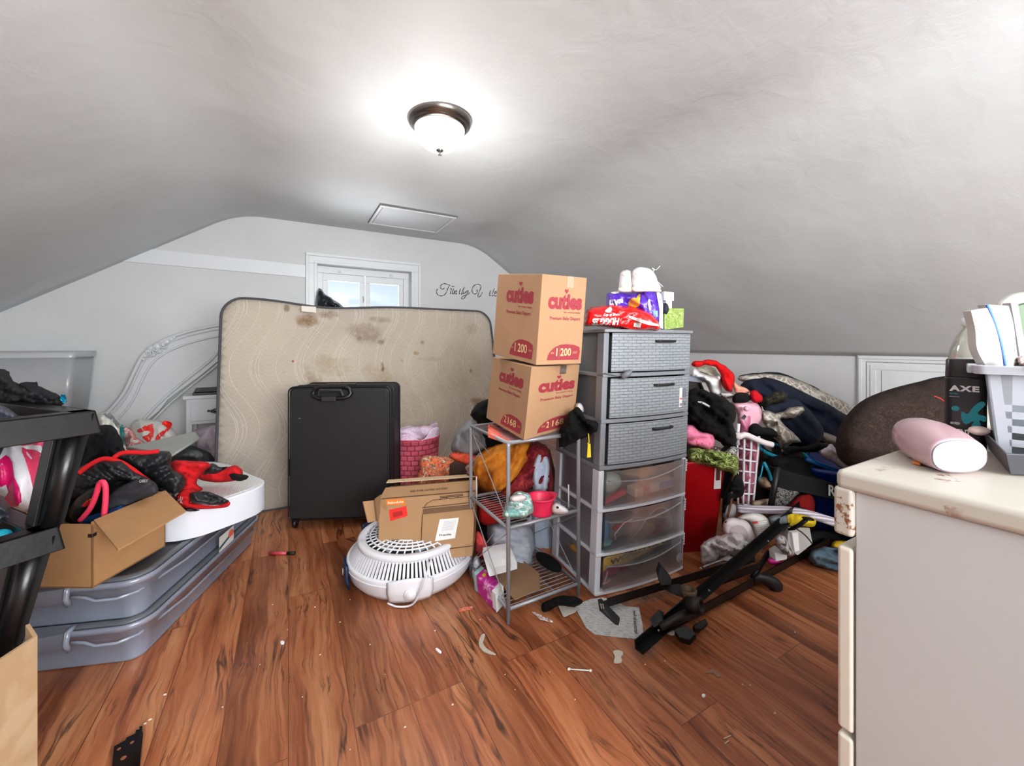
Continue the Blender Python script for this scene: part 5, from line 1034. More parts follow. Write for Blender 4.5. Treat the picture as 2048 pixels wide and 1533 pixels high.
decal('white_edge_strip', [(1257, 631), (1285, 640), (1317, 649), (1318, 653), (1300, 651), (1280, 645), (1258, 636)], s, M_WH, s.o, .004, 4, k=1)
decal('care_label', [(1268, 646), (1283, 646), (1281, 656), (1267, 654)], s, mat((.75, .78, .76), .5), s.o, .004, 3, smooth=False)
s = puff('diaper_pack', [(1212, 612), (1212, 594), (1216, 586), (1240, 583), (1262, 584), (1280, 578), (1295, 573), (1310, 576), (1324, 588), (1327, 610), (1326, 640), (1325, 661), (1300, 662), (1260, 655), (1212, 640)], 1.94, .09, mat((.33, .16, .68), .28, 0, .05, 8, .5, 25), ang=70, freq=.03, amp=.016, res=6, label='purple diaper pack standing behind the red pack on the drawer tower', cat='diaper pack')
text('lettering', 'uvs', quadpx([(1218, 612), (1246, 610), (1247, 597), (1219, 600)], s), M_WH, s.o, bold=.06)
decal('orange_blob_print', [(1256, 608), (1262, 598), (1272, 596), (1280, 604), (1276, 614), (1262, 615)], s, mat((.93, .6, .2), .4), s.o, .004, 3)
decal('yellow_blob_print', [(1274, 594), (1280, 588), (1280, 601), (1275, 603)], s, mat((.9, .75, .25), .4), s.o, .004, 3)
decal('white_end_strip', [(1312, 580), (1322, 588), (1326, 610), (1326, 658), (1318, 660), (1319, 620), (1315, 598)], s, mat((.88, .86, .93), .4), s.o, .005, 4, k=1)
decal('white_drip_print', [(1296, 602), (1300, 600), (1302, 618), (1298, 620)], s, M_WH, s.o, .004, 3); decal('blue_label', [(1304, 622), (1316, 622), (1316, 634), (1304, 634)], s, mat((.5, .65, .85), .4), s.o, .005, 3, smooth=False)
decal('white_corner_print', [(1222, 585), (1236, 583), (1238, 586), (1228, 588)], s, M_WH, s.o, .004, 3)
def sneaker(name, pts, sole, toe, d, label):
    t, s = shoe(name, pts, d, label, 'white sneakers on the drawer tower', m=mat((.90, .87, .87), .5, 0, .03, 8, .2, 60), th=.045)
    puff('sole', sole, d-.02, .035, mat((.90, .88, .78), .5), t, freq=.02, amp=.001, res=4)
    mb = MB(); mb.tube([P(p[0], p[1], s.f(p[0], p[1])-.002) for p in smoothpoly(toe, 4, False)], .0012, 5); obj('heel_seam', mb, mat((.8, .75, .76), .6), t, smooth=True); return t, s
sneaker('sneaker', [(1240, 580), (1239, 560), (1242, 545), (1252, 540), (1262, 543), (1266, 560), (1267, 580)], [(1239, 585), (1239, 574), (1266, 574), (1267, 585)], [(1243, 548), (1250, 552), (1258, 550), (1262, 545)], 1.90, 'white sneaker seen from the heel, left one of the pair on the purple pack')
t, s = sneaker('sneaker', [(1266, 580), (1264, 555), (1266, 542), (1275, 535), (1290, 535), (1303, 540), (1312, 552), (1316, 565), (1322, 576), (1312, 583), (1290, 582)], [(1266, 584), (1266, 573), (1290, 575), (1312, 574), (1322, 580), (1320, 585), (1290, 585)], [(1270, 547), (1278, 553), (1288, 550), (1292, 542)], 1.88, 'white sneaker seen from the heel, right one of the pair on the purple pack')
obj('lace', MB().tube([P(x, y, 1.84) for x, y in smoothpoly([(1296, 548), (1308, 542), (1304, 536), (1312, 540), (1320, 532)], 4, False)], .0013, 5).tube([P(x, y, 1.84) for x, y in smoothpoly([(1300, 550), (1310, 558), (1318, 566), (1326, 574)], 4, False)], .0013, 5), M_WH, t, smooth=True)
g = P(1336, 640, 2.05); o = obj('white_carton', MB().slab([P(1328, 583, 2.02), P(1348, 585, 2.05), P(1348, 602, 2.05), P(1328, 601, 2.02)], (.03, .06, 0)).slab([P(1332, 601, 2.02), P(1344, 602, 2.04), P(1344, 655, 2.04), P(1332, 655, 2.02)], (.03, .05, 0)), M_WH, label='small white carton standing behind the purple pack on the tower', cat='box', bevel=.002)
gz = ZT; gp = [P(1329, 660, 1.97), P(1367, 655, 2.02), P(1368, 617, 2.02), P(1329, 617, 1.97)]
obj('green_box', MB().slab(gp, (.03, .08, 0)), pattern('green_speckle', [(.4, (.50, .60, .28)), (.6, (.64, .70, .42)), (.75, (.72, .76, .6))], 60, rough=.8), label='small moss green box at the right end of the tower top', cat='box', bevel=.002)
obj('dark_ball', MB().ball(P(1330, 618, 1.98), .03, 16, sx=.6, sy=.6), mat((.06, .07, .13), .7), smooth=True, label='dark navy round cap between the purple pack and the green box', cat='cap')
# ================================================================ pile on the right
def cl(name, pts, d, th, m, label, **k):
    k.setdefault('freq', .03); k.setdefault('amp', .03); k.setdefault('res', 8); return puff(name, pts, d, th, m, label=label, cat=k.pop('cat', 'clothing'), **k)
M_NAVYF = fabric((.11, .13, .19), .4, .12); M_GIR = pattern('giraffe_fleece', [(0, (.80, .77, .72)), (.09, (.78, .75, .70)), (.14, (.60, .56, .52)), (1, (.56, .52, .48))], 22, kind='voronoi')
M_JET = fabric((.055, .055, .06), .5)
# red bin
rb = [P(1360, 930, 2.10), P(1466, 936, 2.02), P(1440, 1113, 2.06), P(1366, 1116, 2.06)]
bc0 = V((1.93, 1.50, 0)); t = thing('red_bin', bc0, 'tall tapered red plastic bin behind the clear drawer tower', 'bin')
mb = MB(); mb.loft([(-.125, .125, -.13, .13, .002, .03), (-.165, .165, -.17, .17, .475, .04), (-.172, .172, -.178, .178, .48, .04), (-.172, .172, -.178, .178, .495, .04), (-.16, .16, -.166, .166, .495, .035), (-.118, .118, -.124, .124, .02, .03)])
ry = -.35; cr2, sr2 = math.cos(ry), math.sin(ry); RBm = lambda v: bc0+V((v[0]*cr2-v[1]*sr2, v[0]*sr2+v[1]*cr2, v[2]))
obj('body', mb.map(RBm), mat((.80, .03, .10), .35, 0, .08, 4, .1, 10), t, smooth=True)
q4 = lambda a, b: RBm((.105+.035*a, -.1755-.003+.014*(1-b)*0+.016*(1-b), .345+.13*b))
paper('label', lambda a, b: RBm((.085+.04*a, -.170+.010*(1-b), .34+.13*b)), [(0, 0), (1, 0), (1, 1), (0, 1)], mat((.85, .84, .82), .5), t)
paper('label_print', lambda a, b: RBm((.085+.04*a, -.1715+.010*(1-b), .34+.13*b)), [(.2, .35), (.8, .35), (.8, .95), (.2, .95)], mat((.35, .12, .1), .5), t)
cl('camouflage_cloth', [(1378, 925), (1376, 900), (1395, 895), (1430, 900), (1470, 908), (1478, 930), (1476, 950), (1470, 962), (1460, 945), (1440, 943), (1430, 937), (1400, 932)], 2.12, .07, pattern('camouflage', [(.38, (.14, .17, .08)), (.46, (.38, .43, .20)), (.56, (.62, .68, .38)), (.7, (.76, .80, .52))], 30, dist=2.5), 'green camouflage cloth hanging over the rim of the red bin', ang=10, amp=.03, res=6)
cl('pink_floral_cloth', [(1366, 880), (1370, 852), (1386, 850), (1400, 862), (1425, 868), (1430, 890), (1418, 902), (1400, 897), (1380, 892)], 2.14, .05, pattern('pink_flowers', [(.60, (.96, .55, .68)), (.66, (.90, .20, .42)), (.8, (.7, .08, .25))], 55, dist=.5), 'pink cloth with darker flowers on top of the camouflage cloth', amp=.015, res=6)
cl('grey_print_cloth', [(1430, 895), (1448, 905), (1462, 893), (1475, 898), (1472, 912), (1458, 920), (1445, 912), (1430, 910)], 2.10, .03, pattern('black_white_print', [(.45, (.15, .15, .15)), (.52, (.75, .73, .70))], 70), 'small black and white patterned cloth right of the pink floral cloth', res=4, amp=.01)
cl('black_fabric', [(1370, 855), (1372, 800), (1385, 775), (1410, 780), (1445, 795), (1468, 810), (1472, 828), (1468, 850), (1474, 880), (1472, 900), (1455, 896), (1430, 880), (1400, 866), (1385, 850)], 2.26, .10, M_JET, 'black clothes tumbling down beside the grey drawer tower', ang=35, amp=.045, freq=.03)
cl('white_strip', [(1395, 804), (1405, 804), (1420, 812), (1432, 822), (1425, 820), (1408, 811)], 2.145, .008, fabric((.8, .8, .8)), 'thin white strap lying across the black clothes', res=3, amp=.002, cat='strap')
t = thing('small_drawer_unit', P(1380, 790, 2.5), 'translucent storage drawer partly hidden by clothes right of the drawer tower', 'drawer unit')
mb = MB().slab([P(1360, 748, 2.35), P(1412, 752, 2.40), P(1412, 765, 2.40), P(1360, 762, 2.35)], (.05, .2, 0)); obj('top', mb, M_UB, t); mb = MB().slab([P(1360, 764, 2.35), P(1412, 767, 2.40), P(1420, 920, 2.40), P(1360, 925, 2.35)], (.05, .2, 0)); obj('front', mb, mat((.14, .12, .11), .4), t)
mb = MB().slab([P(1403, 766, 2.35), P(1412, 767, 2.35), P(1422, 790, 2.35), P(1414, 792, 2.35)], (.02, .03, 0)); obj('rail', mb, mat((.55, .52, .48), .4), t)
cl('grey_print_shirt', [(1386, 742), (1400, 732), (1425, 730), (1438, 740), (1444, 760), (1430, 765), (1410, 752), (1392, 748)], 2.5, .05, pattern('grey_print', [(.4, (.62, .60, .54)), (.6, (.76, .74, .68))], 12), 'grey and cream printed shirt under the red cloth', res=5, amp=.02)
cl('white_bag', [(1380, 748), (1384, 738), (1391, 735), (1402, 746), (1425, 752), (1443, 752), (1442, 790), (1420, 785), (1410, 765), (1380, 755)], 2.42, .05, mat((.88, .88, .88), .45, 0, .05, 10, .4, 30), 'white crumpled plastic bag behind the drawer tower', res=5, amp=.03, ang=50, cat='plastic bag')
cl('red_garment', [(1384, 732), (1386, 724), (1405, 722), (1425, 720), (1445, 729), (1460, 740), (1469, 750), (1468, 765), (1464, 785), (1455, 784), (1444, 770), (1442, 752), (1432, 735), (1410, 730), (1395, 735)], 2.38, .05, fabric((.82, .05, .07), .6), 'bright red garment at the top of the clothes pile', ang=50, res=5, amp=.02, freq=.04)
cl('peach_cloth', [(1466, 765), (1478, 772), (1492, 776), (1500, 786), (1485, 790), (1470, 785)], 2.4, .03, fabric((.90, .62, .52)), 'small peach cloth beside the red garment', res=4, amp=.015)
cl('white_cloth', [(1442, 785), (1470, 788), (1485, 780), (1500, 786), (1495, 795), (1465, 797), (1445, 797)], 2.42, .03, fabric((.82, .8, .8)), 'white ribbed cloth below the red garment', res=4, amp=.015)
cl('baseball_cap', [(1464, 800), (1468, 790), (1480, 785), (1495, 788), (1502, 798), (1490, 806), (1470, 806)], 2.36, .03, M_JET, 'black rounded cap between the peach cloth and pink tub', res=4, amp=.006, cat='cap')
cl('red_cloth', [(1500, 786), (1510, 780), (1522, 792), (1524, 803), (1512, 806), (1502, 800)], 2.36, .03, fabric((.75, .05, .12)), 'small crimson cloth beside the black cap on the pile', res=4, amp=.02)
t = thing('pink_baby_tub', P(1495, 880, 2.5), 'pale pink plastic baby tub leaning in the clothes pile', 'baby tub')
s = puff('shell', [(1462, 805), (1480, 801), (1505, 802), (1521, 815), (1525, 835), (1520, 848), (1505, 866), (1488, 872), (1476, 860), (1474, 830)], 2.44, .07, mat((.90, .68, .74), .35, 0, .03), t, freq=.02, amp=.006, res=6, ang=40)
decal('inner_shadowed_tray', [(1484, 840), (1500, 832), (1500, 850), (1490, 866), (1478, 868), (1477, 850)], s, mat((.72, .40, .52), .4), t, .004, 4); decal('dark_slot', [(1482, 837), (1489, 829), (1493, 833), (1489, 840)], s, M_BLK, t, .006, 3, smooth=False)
q = P(1493, 818, 2.34); obj('plug_knob', MB().ball(q, .016, 12), mat((.90, .68, .74), .35, 0, .03), t, smooth=True)
# pink and white lattice laundry basket
t = thing('laundry_basket', P(1495, 1005, 2.35), 'white lattice laundry basket full of pink cloth standing in the right pile', 'laundry basket')
def bk_(u, v, e=0): 
    x = (1474+44*u)*(1-v)+(1476+30*u)*v; y = (865+8*u)*(1-v)+(1012)*v; return P(x, y, 2.30-.03*math.sin(math.pi*u)-e)
puff('pink_fill', [(1476, 875), (1518, 885), (1514, 950), (1506, 1008), (1480, 1010), (1474, 950)], 2.36, .03, fabric((.62, .35, .42), .5, .2), t, freq=.04, amp=.02, res=6)
mb = MB()
for i in range(4): u = i/3; mb.tube([bk_(u, v/8) for v in range(9)], .0065, 6)
for j in range(7): v = .06+j*.155; mb.tube([bk_(u/6, v) for u in range(7)], .0055, 6)
obj('lattice', mb, mat((.86, .84, .85), .4), t, smooth=True)
obj('rim', MB().tube([P(x, y, 2.24) for x, y in smoothpoly([(1474, 866), (1476, 875), (1490, 870), (1510, 878), (1530, 886), (1545, 890)], 4, False)], .016, 10), mat((.84, .80, .80), .4), t, smooth=True)
obj('post', MB().tube([P(1477, 848, 2.3), P(1475, 870, 2.3), P(1476, 890, 2.3)], .010, 8), mat((.86, .84, .85), .4), t, smooth=True)
# giraffe print / navy bedding
cl('giraffe_blanket', [(1475, 756), (1510, 748), (1560, 750), (1600, 762), (1650, 785), (1690, 805), (1706, 822), (1695, 850), (1640, 830), (1560, 790), (1500, 770)], 3.1, .10, M_GIR, 'grey and cream giraffe print blanket edge over the navy bedding', ang=25, b=-.0, amp=.015, cat='blanket')
cl('navy_bedding', [(1478, 752), (1520, 746), (1556, 745), (1590, 757), (1640, 780), (1620, 790), (1560, 765), (1500, 762)], 3.18, .07, M_NAVYF, 'upper fold of the navy bedding along the knee wall', ang=20, amp=.01, cat='blanket')
cl('navy_bedding', [(1480, 768), (1520, 757), (1545, 758), (1580, 772), (1640, 800), (1700, 832), (1740, 850), (1720, 880), (1680, 900), (1620, 880), (1560, 840), (1500, 800)], 2.95, .14, M_NAVYF, 'large navy bedding heap in front of the access door', ang=25, b=-.05, amp=.025, cat='blanket')
cl('folded_bedding', [(1635, 862), (1675, 875), (1700, 890), (1700, 905), (1640, 880)], 2.75, .04, fabric((.6, .56, .53)), 'taupe edge of bedding beneath the navy heap', amp=.01, cat='bedding')
cl('navy_pillow', [(1520, 810), (1545, 800), (1590, 798), (1610, 812), (1640, 845), (1648, 870), (1630, 892), (1600, 890), (1560, 870), (1530, 840)], 2.66, .10, fabric((.14, .16, .22), .4), 'dark navy cushion over the giraffe print blanket', ang=30, amp=.015, cat='cushion')
cl('giraffe_throw', [(1522, 812), (1530, 822), (1560, 826), (1585, 814), (1608, 818), (1600, 832), (1580, 838), (1562, 838), (1575, 855), (1592, 872), (1602, 885), (1578, 890), (1565, 902), (1555, 885), (1540, 865), (1525, 845)], 2.5, .06, M_GIR, 'twisted grey giraffe print throw hanging over the teal rimmed hamper', ang=40, amp=.035, res=6, cat='throw')
cl('camo_glove', [(1522, 808), (1532, 795), (1550, 785), (1565, 783), (1575, 790), (1570, 802), (1545, 812), (1525, 815)], 2.58, .05, pattern('dark_camouflage', [(.4, (.08, .08, .07)), (.55, (.20, .18, .14)), (.7, (.32, .28, .2))], 40), 'dark brown camouflage glove on the navy bedding', res=5, amp=.03, cat='glove')
cl('black_sock', [(1496, 866), (1500, 852), (1512, 847), (1525, 855), (1545, 858), (1556, 868), (1550, 875), (1525, 874), (1505, 872)], 2.38, .04, M_JET, 'black sock lying on the giraffe throw', res=5, amp=.01, cat='sock')
# teal rimmed hamper
t = thing('pop_up_hamper', P(1560, 1000, 2.4), 'black mesh hamper with a teal rim and teal straps in the right pile', 'hamper')
hc = P(1566, 905, 2.52); M_TEAL = mat((.05, .58, .68), .55)
def hp(a, r_=.155, z=0): return hc+V((r_*math.cos(a)*1.0, r_*.75*math.sin(a), z+.028*math.cos(a-1.9)))
mb = MB(); n = 40; vs = [hp(2*math.pi*i/n) for i in range(n)]+[hp(2*math.pi*i/n, .13)-V((0, 0, .40)) for i in range(n)]; mb.add(vs, [(i, (i+1) % n, n+(i+1) % n, n+i) for i in range(n)]+[list(range(n, 2*n))]); obj('mesh_body', mb, clear('black_mesh', (.05, .05, .05), .88, .5), t, smooth=True)
obj('rim', MB().tube([hp(2*math.pi*i/48)+V((0, 0, 0)) for i in range(48)], .012, 8, closed=True), M_TEAL, t, smooth=True)
mb = MB(); mb.tube([P(1527, 925, 2.30), P(1522, 950, 2.29), P(1517, 962, 2.29)], .004, 5); mb.tube([P(1528, 925, 2.29), P(1538, 945, 2.28), P(1543, 962, 2.27)], .008, 6); obj('strap', mb, M_TEAL, t, smooth=True)
cl('dark_clothes', [(1520, 890), (1545, 905), (1600, 900), (1612, 935), (1610, 1010), (1520, 1010), (1512, 940)], 2.55, .10, fabric((.13, .12, .12)), 'dark clothes inside the teal rimmed hamper', res=9)
cl('black_bundle', [(1565, 905), (1580, 893), (1610, 893), (1640, 885), (1660, 890), (1655, 905), (1600, 905), (1570, 912)], 2.36, .05, M_JET, 'black folded edge under the navy cushion', res=6, amp=.015)
cl('pinkish_white_cloth', [(1636, 903), (1650, 893), (1665, 888), (1675, 900), (1700, 925), (1690, 945), (1665, 925), (1648, 918)], 2.34, .05, fabric((.80, .75, .78)), 'pale cloth squeezed between the navy bedding and the blue tote', res=5, amp=.02, cat='cloth')
t = thing('blue_tote', V((2.74, 1.15, 0)), 'blue plastic storage tote in the corner behind the dresser', 'storage tote')
mb = MB(); mb.loft([(-.20, .20, -.15, .15, .002, .04), (-.22, .22, -.17, .17, .36, .05), (-.23, .23, -.18, .18, .365, .05), (-.23, .23, -.18, .18, .39, .05), (-.21, .21, -.16, .16, .39, .05), (-.19, .19, -.14, .14, .02, .04)]); BT = lambda v: V((2.90, 1.12, 0))+V((v[0]*.9-v[1]*.43, v[0]*.43+v[1]*.9, v[2]))
obj('body', mb.map(BT), mat((.03, .16, .46), .35), t, smooth=True)
obj('rim', MB().tube([P(x, y, 2.32) for x, y in ((1612, 918), (1640, 930), (1680, 945), (1705, 955))], .014, 8), mat((.05, .38, .68), .35), t, smooth=True)
# black carrier with lettering
t = thing('padded_bag', P(1620, 1010, 2.2), 'black long padded bag with white lettering lying across the blue tote', 'bag')
s4 = [P(1558, 940, 2.24), P(1695, 975, 2.20), P(1695, 1006, 2.20), P(1556, 976, 2.24)]
obj('body', MB().slab(s4, (.03, .08, 0)), fabric((.10, .10, .10), .4), t, bevel=.006)
text('lettering', 'Rock', lambda a, b: P(1657+48*a, 992+6*a-22*b, 2.205-.002*a-.006), mat((.8, .8, .8), .6), t, bold=.03)
cl('black_cloth', [(1545, 915), (1612, 915), (1640, 930), (1700, 960), (1700, 990), (1560, 960)], 2.4, .08, fabric((.06, .06, .065)), 'black cloth draped over the blue tote', res=8, amp=.02)
obj('black_pole', MB().tube([P(1556, 935, 2.22), P(1541, 1015, 2.20)], .016, 8), mat((.04, .04, .045), .5), label='short black upright tube beside the woven grey cloth', cat='pole', smooth=True)
cl('beige_roll', [(1515, 955), (1530, 955), (1545, 965), (1552, 975), (1540, 980), (1520, 972)], 2.33, .04, fabric((.62, .52, .42)), 'beige rolled cloth beside the black tube', res=5, amp=.006, cat='cloth')
cl('beige_roll', [(1502, 1005), (1520, 1000), (1538, 998), (1540, 1010), (1510, 1020)], 2.28, .03, fabric((.62, .54, .46)), 'lower beige rolled cloth above the wrapping roll', res=5, amp=.006, cat='cloth')
cl('woven_cloth', [(1548, 975), (1575, 975), (1600, 982), (1590, 1000), (1570, 1020), (1545, 1018)], 2.27, .03, pattern('grey_houndstooth', [(.45, (.12, .12, .12)), (.52, (.48, .46, .44))], 90), 'grey woven cloth under the black padded bag', res=6, amp=.01, cat='cloth')
cl('dark_red_bag', [(1572, 1018), (1600, 990), (1625, 992), (1630, 1020), (1622, 1040), (1580, 1030)], 2.25, .05, fabric((.45, .05, .04)), 'dark red cloth bag under the black padded bag', res=6, amp=.012, cat='bag')
cl('black_fabric', [(1440, 900), (1530, 870), (1640, 880), (1720, 920), (1720, 1080), (1560, 1090), (1440, 1060)], 2.95, .10, M_JET, 'dark backing shape added behind the gaps in the right pile', res=13, amp=.03)  # backing added so gaps in the pile read dark instead of white wall
cl('black_vest', [(1458, 965), (1470, 945), (1480, 955), (1490, 985), (1470, 1000), (1450, 1030), (1445, 1060), (1445, 1000)], 2.16, .05, M_JET, 'black garment hanging between the red bin and the lattice basket', res=6)
obj('brown_strap', MB().tube([P(x, y, 2.08) for x, y in smoothpoly([(1468, 948), (1463, 980), (1462, 1005), (1455, 1035)], 4, False)], .006, 6), mat((.40, .29, .18), .7), smooth=True, label='brown cord hanging down beside the red bin', cat='cord')
cl('white_papers', [(1448, 1018), (1460, 1008), (1472, 1012), (1470, 1035), (1455, 1045), (1446, 1040)], 2.14, .02, fabric((.62, .6, .6)), 'grey white folded papers behind the white plastic seat', res=5, amp=.008, cat='paper')
# wrapping paper roll
t = thing('wrapping_roll', P(1580, 1030, 2.15), 'long white patterned paper roll lying across the right pile', 'roll')
pts = smoothpoly([P(1474, 1019, 2.22), P(1530, 1020, 2.18), P(1590, 1024, 2.12), P(1640, 1036, 2.08), P(1682, 1050, 2.06)], 6, False)
m, tt = base('printed_paper', .5); xx, yy, zz = tt.sep(); w_ = tt.math('SINE', tt.math('MULTIPLY', tt.math('ADD', tt.math('ADD', xx, yy), tt.math('MULTIPLY', zz, 1.2)), 230.)); tt.set(tt.b, 'Base Color', tt.ramp(w_, [(.2, (.60, .56, .60)), (.45, (.84, .80, .82))]))
obj('roll', MB().tube(pts, .022, 14), m, t, smooth=True)
# white plastic seat (dome)
t = thing('baby_bath_seat', P(1490, 1090, 2.0), 'white plastic dome shaped baby seat between the red bin and the bed frame', 'baby seat')
s = puff('shell', [(1446, 1062), (1447, 1045), (1460, 1036), (1478, 1038), (1495, 1044), (1505, 1060), (1510, 1080), (1500, 1095), (1480, 1098), (1455, 1085)], 2.02, .04, mat((.86, .81, .81), .4), t, freq=.02, amp=.003, res=5)
decal('recess', [(1460, 1062), (1470, 1052), (1485, 1053), (1495, 1065), (1496, 1078), (1480, 1075), (1466, 1070)], s, mat((.74, .68, .69), .4), t, .003, 4)
s2 = puff('back_shell', [(1473, 1040), (1485, 1030), (1505, 1026), (1525, 1030), (1540, 1045), (1544, 1065), (1535, 1080), (1515, 1090), (1508, 1070), (1498, 1046)], 2.06, .06, mat((.86, .84, .82), .4), t, freq=.02, amp=.002, res=5)
mb = MB()
for k in range(10): mb.tube([P(x, y, s2.f(x, y)-.001) for x, y in [(1512+2*q+ k*.5, 1044+k*4-q*.3) for q in range(0, 12)]], .0012, 4)
obj('moulded_ribs', mb, mat((.70, .68, .66), .5), t)
decal('red_mark', [(1504, 1044), (1515, 1043), (1516, 1047), (1506, 1049)], s2, mat((.85, .3, .25), .5), t, .004, 2, smooth=False)
decal('dark_hole', [(1449, 1045), (1454, 1042), (1452, 1047)], s, M_BLK, t, .003, 2, smooth=False)
# grey and yellow pillow
s = cl('grey_yellow_cushion', [(1538, 1034), (1560, 1030), (1600, 1029), (1625, 1035), (1632, 1045), (1625, 1055), (1590, 1052), (1545, 1055), (1538, 1045)], 2.08, .06, fabric((.46, .47, .50)), 'grey cushion with yellow end under the paper roll', res=5, amp=.008, cat='cushion')
decal('yellow_panel', [(1577, 1030), (1600, 1029), (1628, 1038), (1632, 1047), (1624, 1055), (1600, 1052), (1580, 1052), (1576, 1042)], s, fabric((.80, .68, .12)), s.o, .004, 4)
# white papers and shirt on the floor
cl('white_clothes', [(1401, 1100), (1408, 1085), (1425, 1075), (1450, 1068), (1470, 1064), (1488, 1075), (1495, 1095), (1505, 1105), (1490, 1120), (1470, 1125), (1450, 1115), (1425, 1128), (1404, 1128)], 1.98, .07, fabric((.80, .76, .76), .6, .05), 'crumpled white shirt on the floor beside the red bin', ang=60, amp=.03, res=5)
s = cl('newspaper', [(1478, 1085), (1492, 1080), (1505, 1092), (1508, 1100), (1490, 1118), (1470, 1112)], 1.92, .02, pattern('newsprint', [(.45, (.5, .5, .52)), (.55, (.78, .78, .78))], 80), 'crumpled printed paper on the white shirt', res=4, amp=.008, cat='paper')
cl('white_cardboard', [(1401, 1134), (1440, 1120), (1458, 1110), (1470, 1118), (1462, 1128), (1445, 1124), (1405, 1138)], 1.90, .01, fabric((.74, .70, .70)), 'pale flat cardboard edge in front of the white shirt', res=4, amp=.003, cat='cardboard')
cl('pink_item', [(1534, 1122), (1540, 1117), (1562, 1124), (1556, 1131), (1540, 1129)], 1.94, .015, mat((.85, .16, .55), .5), 'magenta plastic piece on the floor under the bed frame', res=3, amp=.002, cat='plastic piece')
t = thing('router_box', P(1590, 1120, 2.0), 'pale grey electronics box with cable behind the bed frame rails', 'electronics')
obj('body', MB().slab([P(1577, 1055, 2.02), P(1620, 1056, 2.06), P(1626, 1088, 1.98), P(1596, 1112, 1.90), P(1575, 1095, 1.93)], (.03, .05, -.02)), mat((.66, .64, .63), .4), t, bevel=.004)
obj('cable', MB().tube([P(x, y, 1.87) for x, y in smoothpoly([(1592, 1058), (1603, 1065), (1615, 1076), (1624, 1088)], 4, False)], .003, 6), M_BLK, t, smooth=True)
obj('remote_control', MB().slab([P(1584, 1066, 1.88), P(1597, 1065, 1.88), P(1600, 1102, 1.84), P(1590, 1106, 1.83)], (.01, .02, 0)), mat((.82, .80, .79), .4), label='white remote control standing in front of the grey electronics box', cat='remote control', bevel=.003)
cl('cable_bundle', [(1550, 1080), (1558, 1070), (1570, 1075), (1582, 1098), (1590, 1110), (1575, 1112), (1560, 1100)], 1.88, .03, pattern('grey_cables', [(.42, (.35, .34, .33)), (.5, (.72, .70, .69))], 30), 'bundle of grey white cables beside the remote control', ang=60, res=4, amp=.012, cat='cable')
obj('white_adapter', MB().slab([P(1550, 1108, 1.88), P(1562, 1100, 1.90), P(1575, 1112, 1.86), P(1574, 1120, 1.86), P(1552, 1124, 1.86)], (.02, .04, 0)), mat((.80, .78, .77), .4), label='white power adapter on the floor behind the bed frame rail', cat='adapter', bevel=.003)
cl('jeans', [(1616, 1120), (1622, 1105), (1640, 1095), (1665, 1096), (1700, 1105), (1700, 1148), (1660, 1142), (1630, 1132)], 2.0, .10, pattern('denim', [(.3, (.22, .28, .32)), (.6, (.36, .43, .48))], 8), 'faded blue denim heap on the floor beside the dresser', res=6, amp=.02)
cl('yellow_cloth', [(1662, 1092), (1670, 1082), (1700, 1085), (1700, 1105), (1665, 1100)], 2.1, .03, fabric((.72, .58, .10)), 'mustard yellow cloth behind the denim heap', res=5, amp=.01, cat='cloth')
cl('black_shoes', [(1600, 1075), (1630, 1060), (1690, 1070), (1690, 1100), (1640, 1098), (1610, 1110)], 2.25, .06, M_JET, 'black bag on the floor in front of the blue tote', res=6, amp=.02, cat='bag')
# brown cushion
s = puff('brown_pet_bed', [(1672, 905), (1674, 870), (1690, 835), (1720, 805), (1760, 785), (1820, 768), (1890, 752), (1980, 745), (2020, 800), (2030, 1000), (2000, 1112), (1870, 1116), (1750, 1110), (1736, 1020), (1716, 950), (1685, 925)], 2.05, .24, pattern('dark_brown_plush', [(.3, (.15, .115, .10)), (.6, (.21, .165, .145)), (.8, (.28, .23, .21))], 60, rough=.98, bump=.6), freq=.01, amp=.01, res=14, label='big rounded dark brown plush cushion behind the dresser', cat='cushion')
obj('red_thread', MB().tube([P(x, y, 1.80) for x, y in ((1869, 793), (1880, 797), (1892, 806))], .0022, 5), mat((.85, .2, .15), .6), smooth=True, label='short red thread on the brown plush cushion', cat='thread')
# ================================================================ metal bed frame parts
M_IRON = mat((.075, .07, .07), .38, .5, .25, 12, .15, 60); M_IRN2 = mat((.12, .10, .095), .45, .4, .25, 12, .15, 60)
t = thing('bed_frame', V((1.6, 1.1, 0)), 'folded black steel bed frame lying on the floor in front of the clothes pile', 'bed frame')
def angle(p, q, w, h, nm='rail', m=None):
    p, q = V(p), V(q); d = (q-p).normalized(); s = V((0, 0, 1)).cross(d).normalized(); u = d.cross(s)
    mb = MB().para(p, q-p, s*w, u*.004); mb.para(p, q-p, s*.004, u*h); return obj(nm, mb, m or M_IRON, t)
a = onZ(1272, 1300, .03); b = P(1600, 1058, 2.16); angle(a, V((b.x, b.y, .22)), -.03, .034)
a = onZ(1330, 1270, .02); b = onZ(1660, 1090, .03); angle(a, b, .035, .035)
a = onZ(1215, 1215, .03); b = onZ(1510, 1125, .05); angle(a, b, .035, .035, m=M_IRN2)
a = onZ(1290, 1282, .03); b = onZ(1395, 1190, .05); a2 = onZ(1520, 1140, .09); angle(b, a2, .03, .03)
obj('bracket', MB().slab([P(1196, 1204, 1.52), P(1203, 1202, 1.53), P(1240, 1240, 1.49), P(1237, 1252, 1.47), P(1230, 1250, 1.47), P(1199, 1222, 1.50)], (.004, .006, .004)), M_IRON, t)
mb = MB()
for k in (0, 1): mb.slab([P(1200+k*4, 1208, 1.505), P(1202+k*4, 1208, 1.505), P(1204+k*4, 1218, 1.50), P(1202+k*4, 1218, 1.50)], (0, -.002, 0))
obj('bracket_slots', mb, mat((.5, .45, .42)), t)
